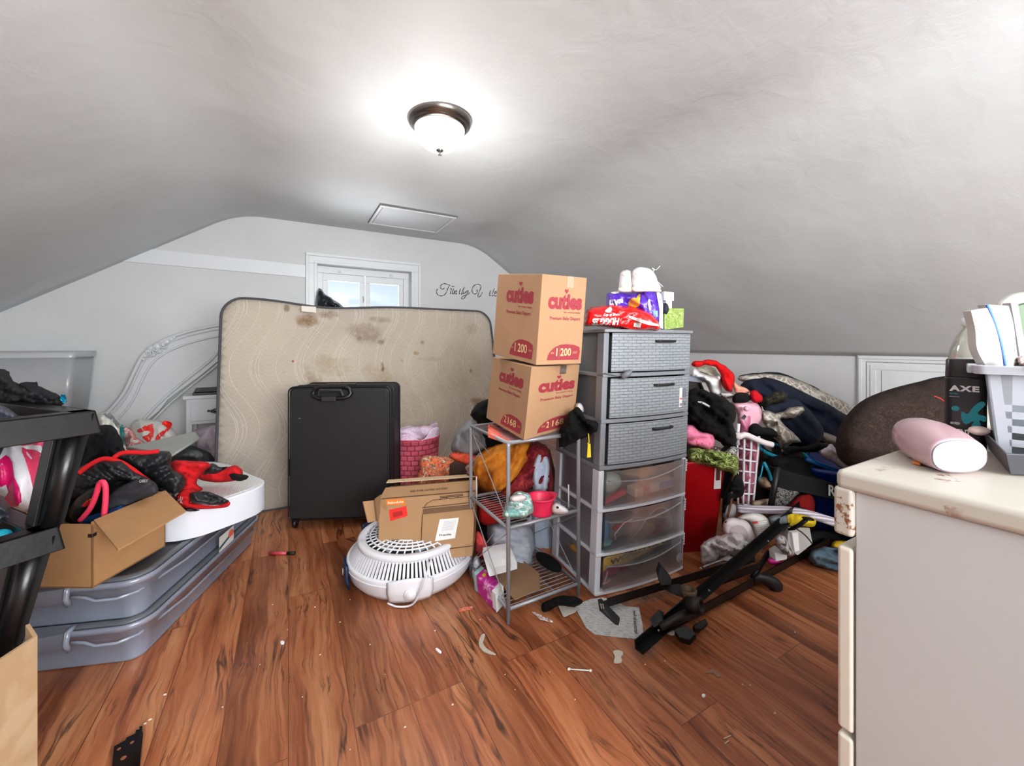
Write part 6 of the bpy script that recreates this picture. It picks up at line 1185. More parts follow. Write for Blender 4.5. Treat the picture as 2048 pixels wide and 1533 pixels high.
mb = MB(); p = onZ(1385, 1222, .03); mb.lathe([(.020, 0), (.028, 0), (.030, .05), (.020, .05), (.020, 0)], (0, 0, 0), 28); ax = V((.35, -.85, .25)).normalized(); s_ = ax.orthogonal().normalized(); u_ = ax.cross(s_); c0 = P(1392, 1212, 1.50)
mb.map(lambda v: c0+s_*v[0]+u_*v[1]+ax*(v[2]-.03)); obj('caster_socket', mb, M_IRN2, t, smooth=True)
mb = MB(); mb.lathe([(.018, 0), (.028, 0), (.030, .035), (.018, .035), (.018, 0)], (0, 0, 0), 28); c1 = P(1378, 1186, 1.60); mb.map(lambda v: c1+V(v)-V((0, 0, .02))); obj('caster_cup', mb, mat((.34, .27, .20), .5, .4), t, smooth=True)
mb = MB(); mb.tube([P(1392, 1222, 1.53), P(1350, 1240, 1.48), P(1320, 1256, 1.46)], [.022, .016, .014], 10); obj('cross_tube', mb, M_IRN2, t, smooth=True)
obj('bracket', MB().slab([P(1300, 1242, 1.47), P(1318, 1224, 1.50), P(1328, 1230, 1.50), P(1326, 1246, 1.47), P(1308, 1256, 1.45)], (.005, .005, .004)), M_IRON, t)
obj('bracket', MB().slab([P(1316, 1150, 1.66), P(1322, 1132, 1.70), P(1344, 1160, 1.66), P(1343, 1170, 1.64), P(1322, 1172, 1.62)], (.02, .03, .0)), M_IRON, t, bevel=.002)
obj('gusset', MB().slab([P(1322, 1172, 1.66), P(1358, 1168, 1.66), P(1385, 1185, 1.62), P(1372, 1196, 1.60), P(1340, 1184, 1.64)], (0, 0, -.006)), M_IRN2, t, bevel=.001)
obj('caster', MB().slab([P(1348, 1258, 1.44), P(1372, 1250, 1.46), P(1394, 1268, 1.44), P(1380, 1282, 1.42), P(1360, 1276, 1.42)], (0, 0, -.02)), M_IRON, t, bevel=.004)
obj('caster', MB().slab([P(1388, 1248, 1.50), P(1412, 1236, 1.53), P(1418, 1248, 1.52), P(1402, 1262, 1.49), P(1390, 1260, 1.49)], (.0, .01, -.02)), M_IRON, t, bevel=.006)
puff('end_cap', [(1510, 1150), (1530, 1148), (1555, 1158), (1566, 1172), (1562, 1188), (1550, 1190), (1535, 1175), (1520, 1168), (1505, 1170)], 1.79, .02, mat((.03, .03, .035), .5), t, freq=.02, amp=.001, res=5)
obj('strut', MB().tube([P(1506, 1155, 1.85), P(1520, 1132, 1.92), P(1538, 1105, 1.99)], .012, 8), M_IRON, t, smooth=True)
obj('swivel_wheel', MB().tube([P(1578, 1062, 1.99), P(1600, 1050, 1.97), P(1612, 1040, 1.95)], .010, 8).lathe([(.012, -.004), (.026, 0), (.012, .004)], P(1616, 1038, 1.94), 20), M_IRON, t, smooth=True)
for px, py, d in ((1418, 1182, 1.60), (1536, 1083, 1.86), (1317, 1262, 1.44), (1396, 1198, 1.54)): obj('bolt', MB().ball(P(px, py, d), .005, 8), mat((.5, .5, .52), .3, .9), t, smooth=True)
obj('white_glide', MB().ball(onZ(1342, 1265, .012), .016, 12, sz=.5), mat((.78, .74, .70), .5), label='white plastic glide disc on the floor under the bed frame caster', cat='furniture glide', smooth=True)
# ================================================================ dresser
M_DR = mat((.745, .745, .74), .42, 0, .03, 4, .05, 30); M_DRC = mat((.85, .82, .765), .45, 0, .04, 6, .08, 30)
DX, DY, DZ = .777, .299, .90
t = thing('dresser', (DX+.45, DY-.22, 0), 'white chest of drawers with worn cream edges at the right edge of the photo', 'dresser')
m, tt = base('worn_cream_top', .45); nz = tt.noise(scale=16, detail=5, rough=.7); nz0 = tt.noise(scale=5, detail=2)
cc = tt.mix(tt.math('MULTIPLY', tt.ramp(nz, [(.59, 0), (.62, 1)]), tt.ramp(nz0, [(.5, 0), (.58, 1)])), tt.mix(tt.noise(scale=3), (.71, .685, .64), (.75, .725, .68)), (.50, .30, .19)); tt.set(tt.b, 'Base Color', cc)
obj('top', MB().box(DX-.006, DX+1.0, DY-.50, DY+.012, DZ-.032, DZ), m, t, bevel=.010)
mb = MB(); mb.box(DX+.004, DX+.99, DY-.49, DY-.012, .06, DZ-.032); obj('carcass', mb, M_DR, t, bevel=.002)
obj('plinth', MB().box(DX+.02, DX+.97, DY-.48, DY-.03, 0, .06), M_DR, t)
mb = MB(); mb.box(DX-.006, DX+.03, DY-.012, DY+.014, DZ-.105, DZ-.028); obj('corner_trim', mb, m, t, bevel=.006)
for z0, z1 in ((.655, .80), (.455, .645), (.255, .445), (.07, .245)):
    pass
zz_ = []
def zat(py, d=.655): return CAMH-(py-HY)*d/FPX
for i, (y0, y1) in enumerate(((1082, 1452), (1458, 1800))):
    pass
for z0, z1 in ((.480, .775), (.245, .472), (.07, .237)):
    mb = MB().box(DX+.002, DX+.98, DY-.010, DY+.012, z0, z1); o = obj('drawer', mb, M_DRC, t, bevel=.006)
    for x in (.25, .73): obj('knob', MB().lathe([(.008, 0), (.008, .014), (.016, .022), (.014, .03), (.001, .032)], (0, 0, 0), 20).map(lambda v: (DX+x+v[0], DY+.012+v[2], (z0+z1)/2+v[1])), M_DR, o, smooth=True)
# ---- on the dresser
zt = DZ+.001
def onD(px, py): return onZ(px, py, zt)
# lotion bottle: lies with its base towards the camera
t = thing('lotion_bottle', onD(1900, 945), 'pale pink translucent lotion bottle lying with its white oval base toward the camera', 'bottle')
M_LOT = mat((.74, .60, .625), .2, 0, .04, 5)
b0 = P(1918, 913, .615); b1 = P(1815, 875, .80); axv = (b1-b0); sv = V((C_, -S_, 0)); uv = V((0, 0, 1)); b1.z = b0.z+.012
rx, rz = .0435, .0255; b0.z = zt+rz+.002; b1.z = zt+.028
secs = [(0, 1, 1), (.04, 1.05, 1.05), (.25, 1.18, 1.25), (.55, 1.2, 1.35), (.8, 1.05, 1.25), (.92, .8, 1.0), (1.0, .46, .6), (1.03, .1, .1)]
mb = MB(); n = 32; vs = []
for f, k, kz in secs:
    c_ = b0.lerp(b1, f); vs += [c_+sv*(rx*k*math.copysign(abs(math.cos(a))**.8, math.cos(a)))+uv*(rz*kz*math.copysign(abs(math.sin(a))**.8, math.sin(a))) for a in [2*math.pi*i/n for i in range(n)]]
m_ = len(secs); mb.add(vs, [(i*n+k, i*n+(k+1) % n, (i+1)*n+(k+1) % n, (i+1)*n+k) for i in range(m_-1) for k in range(n)]+[list(range(n)), [(m_-1)*n+k for k in range(n)]]); obj('body', mb, M_LOT, t, smooth=True)
dn = (b0-b1).normalized()
mb = MB(); ring = [b0+dn*.003+sv*(rx*.97*math.copysign(abs(math.cos(a))**.8, math.cos(a)))+uv*(rz*.97*math.copysign(abs(math.sin(a))**.8, math.sin(a))) for a in [2*math.pi*i/n for i in range(n)]]
mb.slab(ring, -dn*.004); obj('base', mb, mat((.50, .50, .545), .45), t, bevel=.002)
mb = MB(); mb.slab([b0.lerp(b1, f)+sv*s_*.014+uv*(rz*1.1+.001) for f, s_ in ((.62, -1), (.80, -1), (.80, .3), (.62, .3))], (0, 0, .0008)); obj('blue_print', mb, mat((.60, .66, .75), .4), t)
# body wash box / bottle
ap = P(1935, 868, .80); ap.z = zt; t = thing('body_wash_bottle', ap, 'black body wash bottle with white lettering and teal splash, standing on the dresser', 'bottle')
aw = V((.977, .212, 0)); av = V((.212, -.977, 0)); AW, AD, AH = .056, .035, .222
ao = P(1888, 880, .80); ao.z = zt
mb = MB(); AM = lambda v: ao+av*v[0]+aw*v[1]+V((0, 0, v[2]))
mb.loft([(0, AW, 0, AD, 0, .012), (0, AW, 0, AD, .133, .012), (.001, AW-.001, 0.001, AD-.001, .134, .012), (.001, AW-.001, 0.001, AD-.001, .1355, .012)]); obj('body', mb.map(AM), mat((.09, .075, .085), .3), t, smooth=False, bevel=.002)
mb = MB(); mb.loft([(.001, AW-.001, .001, AD-.001, .136, .012), (.002, AW-.004, .002, AD-.002, .168, .012), (.003, AW-.004, .003, AD-.003, .171, .012)]); obj('cap', mb.map(AM), mat((.11, .09, .10), .25), t, bevel=.001)
af = lambda x0, z0, x1, z1, e=.0012: (lambda a, b: AM(((x0+(x1-x0)*a)*.70, -e, (z0+(z1-z0)*b)*.81)))
text('brand_lettering', 'AXE', af(.010, .133, .066, .147), M_WH, t, bold=.05, spacing=1.2)
text('scent_lettering', 'apollo', af(.010, .124, .027, .130), mat((.1, .6, .62), .5), t, bold=.02); paper('rule', af(.010, .119, .030, .1205), [(0, 0), (1, 0), (1, 1), (0, 1)], mat((.6, .6, .6)), t)
sp = [(.10, .20), (.05, .42), (.30, .50), (.55, .80), (.85, .98), (.98, .88), (.80, .62), (1.0, .52), (.95, .30), (.80, .36), (.70, .10), (.55, .02), (.62, .28), (.35, .25), (.28, .36)]
paper('teal_splash', af(.022, .040, .078, .112), [(p.x, p.y) for p in smoothpoly([(.22, .62), (.40, .55), (.60, .82), (.85, 1.0), (.97, .90), (.72, .60), (.98, .52), (.96, .34), (.78, .38), (.82, .18), (.58, .0), (.50, .12), (.60, .34), (.34, .20), (.20, .38)], 3)], mat((.06, .58, .62), .5), t)
paper('teal_dot', af(.014, .084, .030, .098), [(.5+.5*math.cos(i*.6), .5+.45*math.sin(i*.6)) for i in range(10)], mat((.06, .58, .62), .5), t)
text('scent_lettering', '48H FRESH', af(.012, .052, .03, .058), M_WH, t, bold=.02)
text('scent_lettering', 'SCENT', af(.010, .026, .050, .042), M_WH, t, bold=.04)
# clear bottle
cbp = P(1945, 760, .98); cbp.z = zt; t = thing('clear_bottle', cbp, 'clear plastic bottle with white cap behind the black body wash bottle', 'bottle')
mb = MB(); mb.lathe([(.001, 0), (.040, 0), (.042, .01), (.042, .16), (.038, .19), (.030, .215), (.016, .24), (.015, .25)], cbp, 32); obj('body', mb, clear('clear_bottle_plastic', (.80, .80, .74), .38, .08, .3), t, smooth=True)
obj('cap', MB().lathe([(.016, .245), (.019, .246), (.019, .262), (.017, .265), (.001, .265)], cbp, 28), M_WH, t, smooth=True)
# white handled basket with booklets
t = thing('plastic_basket', P(2010, 870, .74), 'white plastic basket with slotted side holding booklets on the dresser', 'basket')
bo = P(1996, 880, .70); bo.z = zt; bb = V((.975, .22, 0)).normalized(); ba = V((bb.y, -bb.x, 0))
BM = lambda v: bo+ba*v[0]+bb*v[1]+V((0, 0, v[2])); M_BSK = mat((.70, .71, .74), .35, 0, .02); H = .160; TP = .014
mb = MB(); L_ = .26; Dp = .16
def wallq(mb, x0, x1, z0, z1): mb.add([(x0-TP*z0/H*1, -TP*z0/H, z0), (x1, -TP*z0/H, z0), (x1, -TP*z1/H, z1), (x0-TP*z1/H, -TP*z1/H, z1), (x0-TP*z0/H, -TP*z0/H+.003, z0), (x1, -TP*z0/H+.003, z0), (x1, -TP*z1/H+.003, z1), (x0-TP*z1/H, -TP*z1/H+.003, z1)], [(0, 1, 2, 3), (7, 6, 5, 4), (0, 4, 5, 1), (1, 5, 6, 2), (2, 6, 7, 3), (3, 7, 4, 0)])
wallq(mb, 0, .015, 0, H); wallq(mb, .04, .06, 0, H); wallq(mb, .085, .105, 0, H); wallq(mb, .13, L_, 0, H)
for x in (.015, .06, .105):
    for z0, z1 in ((0, .012), (.024, .036), (.048, .060), (.072, .084), (.096, H)): wallq(mb, x, x+.025, z0, z1)
mb.para((0, 0, 0), (L_, 0, 0), (0, Dp, 0), (0, 0, .003)); mb.slab([(0, 0, 0), (0, Dp, 0), (-TP, Dp+TP, H), (-TP, -TP, H)], (.003, 0, 0)); mb.slab([(0, Dp, 0), (L_, Dp, 0), (L_, Dp+TP, H), (-TP, Dp+TP, H)], (0, -.003, 0)); mb.para((L_, 0, 0), (.003, 0, 0), (0, Dp, 0), (0, 0, H))
obj('body', mb.map(BM), M_BSK, t)
mb = MB(); mb.loft([(-TP-.014, L_+.01, -TP-.014, Dp+TP+.01, H-.012, .015), (-TP-.016, L_+.01, -TP-.016, Dp+TP+.01, H+.003, .015), (-TP-.002, L_, -TP-.002, Dp+TP, H+.003, .012), (-TP, L_, -TP, Dp+TP, H-.012, .012)], cap=False); mb.box(-TP-.022, -TP-.010, .0, .06, H-.012, H+.004)
obj('rim', mb.map(BM), M_BSK, t, bevel=.002)
mb = MB(); mb.box(.03, .2, -TP-.019, -TP-.0165, H-.004, H+.006); obj('grey_grip', mb.map(BM), mat((.52, .52, .56), .4), t, bevel=.001)
def booklet(pts, d, off, m, label, nm='booklet', edge=None):
    tt_ = thing(nm, P(pts[0][0], pts[0][1], d), label, 'booklet', 'booklets in the white basket'); q = [P(x, y, d) for x, y in pts]; n_ = len(q)
    obj('cover', MB().slab(q, off), m, tt_, bevel=.001); return tt_
def curve2(l, r_): return smoothpoly(l, 4, False)+smoothpoly(r_, 4, False)[::-1]
tb1 = booklet([(p.x, p.y) for p in curve2([(1942, 622), (1951, 660), (1955, 700), (1975, 738)], [(1975, 616), (1990, 650), (2003, 700), (2008, 738)])], .72, V((.006, .012, 0)), mat((.73, .715, .695), .5), 'white booklet with small grey print, leftmost in the white basket')
for k, (w_, y) in enumerate(((12, 633), (20, 642), (24, 647), (24, 652), (20, 657), (10, 663))):
    mb = MB(); x0 = 1962-w_/2+k*.8; mb.slab([P(x0, y, .7185), P(x0+w_, y-1, .7185), P(x0+w_, y+.6, .7185), P(x0, y+1.6, .7185)], (0, -.0003, 0)); obj('print_line', mb, mat((.55, .55, .56)), tb1)
tb2 = booklet([(p.x, p.y) for p in curve2([(1971, 609), (1985, 640), (2000, 690), (2010, 738)], [(2018, 612), (2028, 650), (2034, 700), (2040, 738)])], .735, V((.006, .012, 0)), mat((.74, .73, .75), .5), 'white booklet with a blue and green spine stripe in the white basket')
mb = MB(); st_ = smoothpoly([(1973, 610), (1986, 640), (2001, 690), (2010, 735)], 5, False); mb.tube([P(p.x, p.y, .732) for p in st_], .0016, 6); obj('blue_stripe', mb, mat((.22, .33, .62), .5), tb2, smooth=True)
mb = MB(); mb.tube([P(p.x+2.8, p.y, .7325) for p in st_], .0013, 6); obj('green_stripe', mb, mat((.25, .65, .6), .5), tb2, smooth=True)
tb3 = booklet([(p.x, p.y) for p in curve2([(2022, 606), (2030, 650), (2038, 700), (2044, 738)], [(2036, 604), (2042, 640), (2052, 700), (2056, 738)])], .75, V((.006, .012, 0)), mat((.72, .68, .72), .5), 'greyish white booklet at the right edge of the photo in the basket')
booklet([(2036, 612), (2080, 600), (2080, 738), (2046, 738)], .765, V((.006, .012, 0)), mat((.30, .38, .26), .5), 'dark green booklet at the right edge of the photo in the basket')
puff('clear_wrapper', [(2028, 722), (2035, 714), (2044, 712), (2055, 720), (2055, 740), (2030, 738)], .69, .008, mat((.60, .52, .50), .3, 0, .2, 30), freq=.1, amp=.006, res=3, label='crumpled brownish wrapper at the right of the basket rim', cat='wrapper')
dsh = smoothpoly([(1993, 612), (2000, 598), (2020, 588), (2060, 582), (2110, 584)], 4, False)
o = thing('white_dish', P(2050, 650, .90), 'white rounded dish standing behind the booklets', 'dish'); puff('body', [(1992, 616), (1998, 602), (2018, 590), (2050, 584), (2110, 586), (2130, 640), (2110, 740), (2020, 740), (2000, 660)], .92, .03, mat((.88, .87, .84), .35), o, freq=.01, amp=.001, res=12)
# black tray
t = thing('black_tray', onD(2020, 950), 'dark grey plastic tray at the right edge of the photo on the dresser', 'tray')
k0 = onD(1985, 938)
ta, tb__ = onD(1968, 898), onD(2130, 905); tc, td = onD(2014, 955), onD(2200, 965); M_TRY = mat((.24, .24, .26), .4, 0, .05)
hh = V((0, 0, .036)); fl4 = [ta, tb__, td, tc]; cen = sum(fl4, V())/4; mb = MB()
for i in range(4):
    p, q = fl4[i], fl4[(i+1) % 4]; pi, qi = cen+(p-cen)*.90, cen+(q-cen)*.90; po_, qo = cen+(p-cen)*1.05+hh, cen+(q-cen)*1.05+hh; mb.add([pi+V((0, 0, .002)), qi+V((0, 0, .002)), qo, po_, cen+(p-cen)*.86+V((0, 0, .004)), cen+(q-cen)*.86+V((0, 0, .004)), cen+(q-cen)*.99+hh, cen+(p-cen)*.99+hh], [(0, 1, 2, 3), (7, 6, 5, 4), (3, 2, 6, 7), (0, 4, 5, 1), (1, 5, 6, 2), (0, 3, 7, 4)])
mb.slab([cen+(p-cen)*.9+V((0, 0, .002)) for p in fl4], (0, 0, .003)); obj('body', mb, M_TRY, t, bevel=.001)
obj('hair_clip', MB().slab([onZ(1788, 893, zt), onZ(1808, 893, zt), onZ(1810, 884, zt), onZ(1790, 884, zt)], (0, 0, .010)), mat((.08, .62, .38), .5), label='small green plastic clip behind the lotion bottle', cat='clip', bevel=.002)
obj('orange_piece', MB().slab([onD(1823, 928), onD(1835, 924), onD(1850, 929), onD(1840, 932)], (0, 0, .004)), mat((.88, .55, .25), .5), label='small orange chip under the lotion bottle on the dresser', cat='plastic piece', bevel=.001)
obj('white_sachet', MB().ball(P(1958, 862, .735), .014, 12, sx=1.3, sz=.6), mat((.88, .80, .76), .5, 0, .1, 40), smooth=True, label='small striped cream sachet in front of the body wash bottle', cat='sachet')
# ================================================================ black shelving unit at the left
M_SH = mat((.065, .06, .062), .33, 0, .15, 6, .12, 40)
t = thing('plastic_shelving', P(60, 1300, 1.0), 'large black plastic shelving unit leaning at the left edge of the photo', 'shelving unit')
cor = P(192, 821, 1.05); ff, bd = V((-.78, -.62, 0)), V((-.6, .8, 0)); lean = V((-.30*C_, .30*S_, 1)).normalized()
def SHF(c, zoff=0): return c
def tray(c, lf, lb, hh, nm):
    s_ = -lean*hh; mb = MB()
    mb.para(c, ff*lf, bd*.008, s_); mb.para(c, bd*lb, ff*.008, s_)
    mb.para(c+bd*.045, ff*lf, bd*.006, s_*.55); mb.para(c, ff*lf, bd*.05, -lean*.006+V((0, 0, -.0)))
    mb.para(c+ff*.04, bd*lb, ff*.006, s_*.55); mb.para(c-lean*.0, bd*lb, ff*.045, -lean*.006)
    for k in range(1, 5): mb.para(c+ff*(.03+k*.07)-lean*.008, ff*.006, bd*.045, s_*.45)
    o = obj(nm, mb, M_SH, t, bevel=.003)
    mb = MB(); mb.para(c+ff*.05+bd*.05-lean*(hh*.6), ff*(lf-.05), bd*(lb-.05), -lean*.006); obj('deck', mb, M_SH, o); return o
tray(cor, .36, .62, .062, 'upper_shelf')
c2 = P(118, 1052, 1.0); tray(c2, .36, .62, .06, 'lower_shelf')
c3 = P(28, 1320, .95); tray(c3, .36, .5, .06, 'bottom_shelf')
def post(p0, p1, q0, q1, d0, d1, nm='post'):
    a_, b_, c_, d_ = P(*p0, d0), P(*p1, d0), P(*q1, d1), P(*q0, d1); off = bd*.05; mb = MB().slab([a_, b_, c_, d_], bd*.006); mb.slab([a_, a_+ff*.008, d_+ff*.008, d_], off)
    o = obj(nm, mb, M_SH, t, bevel=.003)
    m1 = a_.lerp(b_, .45); m2 = d_.lerp(c_, .45); mb = MB().tube([m1-bd*.004, m2-bd*.004], .018, 12, flat=.8); obj('post_ridge', mb, M_SH, o, smooth=True)
post((118, 862), (190, 826), (72, 1068), (128, 1048), 1.04, 1.0); post((34, 1095), (112, 1072), (-20, 1320), (45, 1290), .985, .95)
# back corner post
cb_ = cor+bd*.60; obj('rear_post', MB().tube([cb_-lean*.06, c2+bd*.60], .022, 10), M_SH, t, smooth=True); cb_ = c2+bd*.6
cf_ = cor+ff*.34; obj('front_post', MB().tube([cf_-lean*.06, c2+ff*.34], .022, 10), M_SH, t, smooth=True)
obj('front_post', MB().tube([c2+ff*.34-lean*.06, c3+ff*.34, c3+ff*.34-lean*.25], .022, 10), M_SH, t, smooth=True)
obj('leg', MB().tube([c3-lean*.03+ff*.03, V((c3.x-.12, c3.y, 0.0))], .022, 10), M_SH, t, smooth=True)
# clothes on the shelving
cl('black_fabric', [(-40, 800), (-40, 745), (0, 738), (18, 744), (26, 760), (38, 768), (48, 768), (75, 765), (82, 775), (105, 785), (125, 795), (132, 802), (110, 818), (40, 812), (-20, 815)], 1.30, .08, fabric((.15, .145, .15), .5, .2), 'dark crumpled clothes on the top tier of the black shelving unit', ang=20, amp=.035, freq=.035, res=7)
s = cl('black_gloves', [(36, 775), (42, 766), (72, 765), (80, 775), (104, 784), (128, 798), (130, 806), (90, 806), (55, 800), (40, 790)], 1.24, .04, fabric((.11, .11, .12), .5, .2), 'black glove with a turquoise tip on the top tier of the black shelving unit', ang=20, amp=.015, res=5, cat='glove')
decal('turquoise_tip', [(122, 790), (130, 790), (133, 800), (129, 807), (121, 803)], s, mat((.05, .65, .78), .6), s.o, .004, 2)
cl('nylon_bag', [(-40, 870), (-40, 815), (0, 812), (25, 822), (36, 840), (10, 862)], 1.05, .05, mat((.26, .27, .31), .4, 0, .15, 8, .5, 40), 'slate grey nylon bag on the top tier of the black shelving unit', ang=0, amp=.02, res=6, cat='bag')
cl('dark_clothes', [(-40, 1060), (-40, 995), (0, 990), (15, 1005), (28, 1030), (32, 1045), (10, 1055)], 1.12, .05, mat((.16, .16, .19), .5, 0, .15, 8, .5, 40), 'dark nylon garment on the lower tier of the black shelving unit', ang=60, amp=.02, res=6)
obj('turquoise_cloth', MB().ball(P(0, 1072, .99), .018, 14, sx=1.2, sz=.8), mat((.05, .62, .72), .6), smooth=True, label='small turquoise cloth on the lower tier of the black shelving unit', cat='cloth')
cl('grey_bag', [(-40, 1140), (10, 1130), (30, 1140), (34, 1180), (20, 1230), (-40, 1250)], 1.16, .08, fabric((.36, .37, .37)), 'grey cloth bag seen through the black shelving unit', amp=.02, res=8, cat='bag')
cl('sage_cloth', [(-40, 1215), (-5, 1212), (6, 1228), (0, 1255), (-40, 1262)], 1.02, .03, fabric((.62, .70, .62)), 'pale sage cloth at the left edge of the photo below the grey bag', amp=.01, res=6, cat='cloth')
# ================================================================ cardboard at lower left
M_CB = mat((.66, .54, .40), .85, 0, .07, 7, .2, 50)
t = thing('cardboard_carton', V((-.62, .70, 0)), 'tall tan cardboard carton cut off by the lower left corner of the photo', 'cardboard box')
e0 = P(75, 1272, .80); e1 = P(60, 1262, .86); g1 = P(-120, 1400, .66)
fl0 = P(88, 1780, .80); fl0.z = 0; ex = (g1-e0); ex.z = 0; ey = V((-ex.y, ex.x, 0)).normalized()*-.35
if ey.y < 0: ey = -ey
m, tt = base('scuffed_cardboard', .85); cc = tt.mix(tt.math('MULTIPLY', tt.ramp(tt.noise(scale=9, detail=5, dist=.6), [(.5, 0), (.6, 1)]), .35), (.64, .52, .385), (.74, .655, .54)); tt.set(tt.b, 'Base Color', cc); tt.bump(tt.noise(scale=40), .2, .003)
top_ = [V((e0.x, e0.y, 0)), V((e0.x, e0.y, e0.z)), V((g1.x, g1.y, g1.z)), V((g1.x, g1.y, 0))]
obj('front_panel', MB().slab([top_[0], top_[3], top_[2], top_[1]], ey.normalized()*.006), m, t)
sidev = V((-.10, .16, 0))
obj('side_panel', MB().slab([top_[0], top_[1], top_[1]+V((-.03, .05, .004)), top_[0]+V((-.03, .05, 0))], (-.005, -.003, 0)), M_CB, t)
obj('back_panel', MB().slab([top_[0]+sidev, top_[3]+sidev, V((g1.x, g1.y, .2))+sidev, V((e0.x, e0.y, .25))+sidev], (0, .005, 0)), M_CB, t)
# ================================================================ small litter on the floor
def fpoly(name, pts, m, label, cat, h=.002, z=.001, smooth=True, wave=0):
    p = smoothpoly(pts, 3) if smooth else [V((a, b, 0)) for a, b in pts]; q = [onZ(v.x, v.y, z) for v in p]
    if wave: q = [v+V((0, 0, wave*(.5+.5*noise.noise(v*20)))) for v in q]
    return obj(name, MB().slab(q, (0, 0, h)), m, label=label, cat=cat)
bp = [(228, 1496), (250, 1484), (253, 1478), (262, 1474), (270, 1470), (272, 1463), (284, 1460), (286, 1470), (278, 1560), (272, 1620), (215, 1620), (226, 1520)]
t = thing('metal_bracket', onZ(255, 1530, 0), 'black painted metal bracket plate with holes lying on the floor at lower left', 'bracket')
obj('plate', MB().slab([onZ(x, y, .006) for x, y in bp], (0, 0, .003)), mat((.05, .06, .075), .18, .4, .2), t); obj('flange', MB().slab([onZ(x, y, .007) for x, y in ((279, 1462), (285, 1461), (279, 1560), (273, 1610), (268, 1610))], (0, 0, .012)), mat((.09, .10, .12), .15, .5, .2), t)
for px, py, r_ in ((238, 1499, .004), (264, 1486, .004), (247, 1517, .006)): obj('hole', MB().lathe([(r_, 0), (r_, .0008), (.0005, .0008)], onZ(px, py, .0093), 16), mat((.55, .32, .2), .6), t)
m, tt = base('printed_form', .7); xx, yy, zz = tt.sep(); r1 = tt.math('ADD', tt.math('MULTIPLY', xx, .8), tt.math('MULTIPLY', yy, .6)); r2 = tt.math('SUBTRACT', tt.math('MULTIPLY', yy, .8), tt.math('MULTIPLY', xx, .6))
l1 = tt.ramp(tt.math('PINGPONG', r1, .0032), [(0, 1), (.0012, 0)]); g = tt.noise(vec=tt.comb(tt.math('MULTIPLY', r1, 4.), tt.math('MULTIPLY', r2, 260.), 0), scale=1.2); g3 = tt.noise(vec=tt.comb(tt.math('MULTIPLY', r1, 700.), tt.math('MULTIPLY', r2, 90.), 0), scale=.5, detail=2)
band = tt.ramp(tt.math('PINGPONG', r2, .045), [(0, 1), (.006, 0)])
tt.set(tt.b, 'Base Color', tt.mix(tt.math('MULTIPLY', tt.ramp(g3, [(.5, 0), (.58, 1)]), tt.math('MULTIPLY_ADD', band, .35, .4)), (.80, .80, .79), (.25, .25, .27)))
s_ = fpoly('printed_form', [(1148, 1212), (1182, 1199), (1205, 1196), (1236, 1204), (1250, 1214), (1278, 1216), (1285, 1250), (1287, 1280), (1240, 1276), (1190, 1270), (1172, 1256)], m, 'printed white tax form sheet lying on the floor under the bed frame bracket', 'paper', .001, .001, False)
text('lettering', 'Instructions for Form', lambda a, b: onZ(1283-5*a*0-.0+2*b-6*(1-a)+0, 1272-50*a, .0025)+V((0, 0, 0)) if False else onZ(1279-4*(1-a)*-1-8*b*-1-14, 1268-46*a, .0025), M_BLK, s_, bold=.02)
fpoly('torn_paper', [(1117, 1212), (1135, 1216), (1150, 1218), (1152, 1226), (1138, 1232), (1128, 1236), (1122, 1226)], mat((.80, .77, .72), .7), 'torn off-white paper scrap between the black cloth and the printed form', 'paper', .001, .004, wave=.006)
fpoly('snack_wrapper', [(1064, 1227), (1072, 1229), (1085, 1235), (1100, 1243), (1106, 1247), (1094, 1246), (1078, 1241), (1073, 1235)], pattern('white_red_wrapper', [(.45, (.85, .83, .82)), (.55, (.6, .2, .15)), (.62, (.85, .83, .82))], 50), 'crumpled white and red wrapper on the floor right of the rack leg', 'wrapper', .003, .001, wave=.006)
fpoly('orange_wrapper', [(918, 1220), (926, 1217), (943, 1214), (944, 1219), (930, 1222), (919, 1225)], pattern('orange_film', [(.4, (.88, .30, .12)), (.6, (.75, .6, .55))], 60), 'small orange wrapper on the floor between the fan and the rack', 'wrapper', .002, .001)
puff('black_cloth', [(1084, 1226), (1084, 1208), (1100, 1200), (1120, 1192), (1150, 1194), (1166, 1204), (1150, 1214), (1118, 1212), (1098, 1224)], 1.66, .03, M_BLK2, freq=.04, amp=.01, res=5, label='black cloth on the floor in front of the wire rack', cat='cloth')
t = thing('cotton_swab', onZ(1160, 1340, 0), 'white cotton swab lying on the floor in the foreground', 'cotton swab')
qa, qb = onZ(1138, 1339, .005), onZ(1181, 1342, .005); obj('stick', MB().tube([qa, qb], .0018, 8), M_WH, t, smooth=True)
for q in (qa, qb): obj('cotton_tip', MB().ball(q, .0042, 10, sx=1.4), mat((.9, .87, .82), .9), t, smooth=True)
fpoly('tissue_scrap', [(1226, 1306), (1236, 1303), (1245, 1306), (1246, 1311), (1242, 1315), (1243, 1326), (1228, 1327), (1230, 1316)], mat((.78, .74, .68), .8), 'small crumpled tissue scrap on the floor near the bed frame tip', 'tissue', .004, .001)
fpoly('lint_strip', [(963, 1272), (970, 1270), (968, 1280), (966, 1288), (972, 1298), (984, 1306), (992, 1311), (978, 1309), (965, 1303), (958, 1292), (959, 1280)], mat((.70, .66, .60), .8), 'curved grey plastic strip on the floor below the wire rack', 'plastic strip', .003, .001)
t = thing('lip_gloss', onZ(565, 1107, 0), 'pink lip gloss tube with black cap on the floor in front of the suitcase', 'lip gloss')
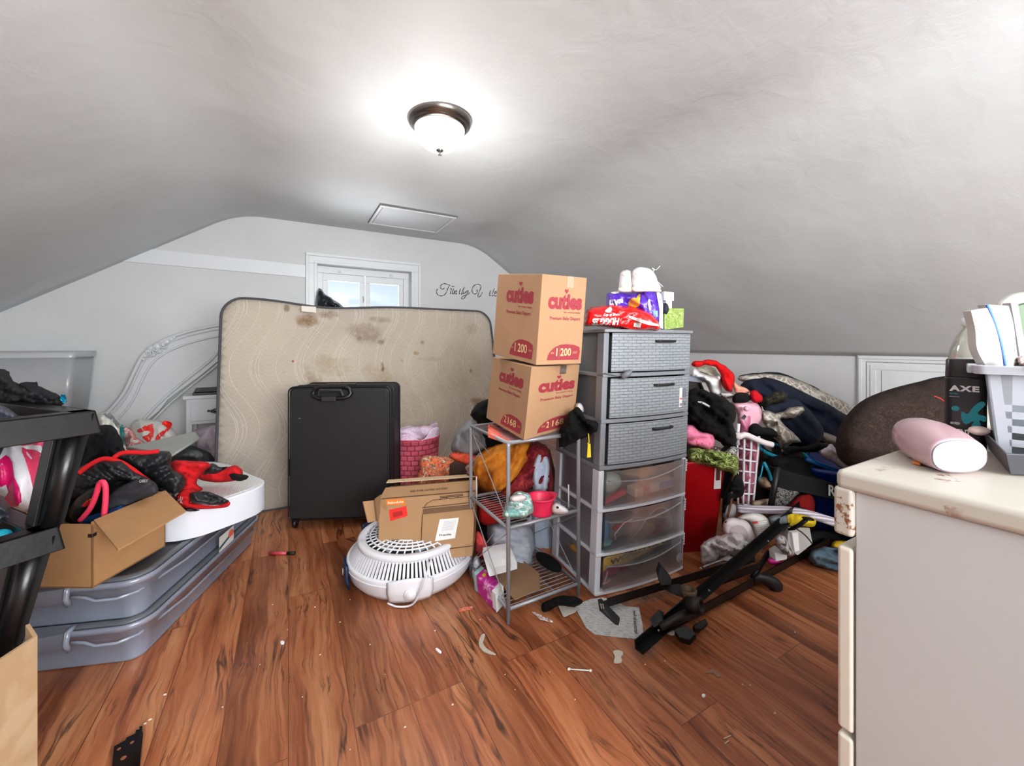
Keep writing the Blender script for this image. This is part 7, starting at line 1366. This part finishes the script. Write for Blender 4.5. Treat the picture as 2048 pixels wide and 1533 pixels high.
qa, qm, qb = onZ(539, 1107, .009), onZ(574, 1107, .009), onZ(590, 1107, .009); obj('tube', MB().tube([qa, qm], .0085, 12), mat((.72, .25, .30), .25), t, smooth=True); obj('cap', MB().tube([qm, qb], .0085, 12), M_BLK, t, smooth=True)
fpoly('paper_crumb', [(561, 1286), (565, 1284), (569, 1287), (566, 1290), (562, 1290)], M_WH, 'white paper crumb on the floor left of centre, below the suitcase', 'crumb', .004, .001)
fpoly('paper_crumb', [(871, 1300), (875, 1299), (883, 1306), (880, 1308), (874, 1304)], M_WH, 'white elongated crumb on the floor below the round fan', 'crumb', .004, .001)
fpoly('paper_crumb', [(1404, 1392), (1408, 1391), (1411, 1394), (1408, 1397), (1404, 1395)], M_WH, 'white crumb on the floor between the swab and the dresser', 'crumb', .004, .001)
fpoly('lint_tuft', [(1412, 1348), (1425, 1340), (1438, 1348), (1441, 1354), (1436, 1356), (1426, 1348)], mat((.55, .42, .34), .8), 'small tuft of pale lint on the floor left of the dresser', 'lint', .002, .001)
for (a_, b_) in (((1448, 1478), (1462, 1472)), ((1450, 1488), (1458, 1482))): obj('straw_bit', MB().tube([onZ(*a_, .002), onZ(*b_, .002)], .0012, 6), mat((.85, .78, .65), .7), label='short pale broom straw on the floor near the dresser foot', cat='straw', group='pale broom straws beside the dresser')
random.seed(11); mb = MB()
spots = [(740, 1290), (870, 1262), (680, 1245), (605, 1395), (810, 1455), (930, 1310), (1010, 1350), (445, 1415), (300, 1440), (640, 1310), (700, 1500), (960, 1240), (1100, 1345), (1030, 1380), (1500, 1371), (1485, 1370), (1150, 1400), (545, 1210), (330, 1390), (290, 1448), (700, 1200), (520, 1330), (1330, 1323), (1590, 1265), (1550, 1427), (770, 1350), (905, 1410), (630, 1215), (575, 1260), (1290, 1330)]
for x, y in spots: c_ = onZ(x, y, .0015); mb.ball(c_, .0012+.0014*random.random(), 6, sx=1+random.random())
o = obj('floor_crumbs', mb, mat((.82, .76, .70), .8), kind='stuff', label='tiny pale crumbs scattered across the wooden floor', cat='crumbs')
for o in list(bpy.data.objects):
    if '_w' in o: del o['_w']
bpy.context.view_layer.update()
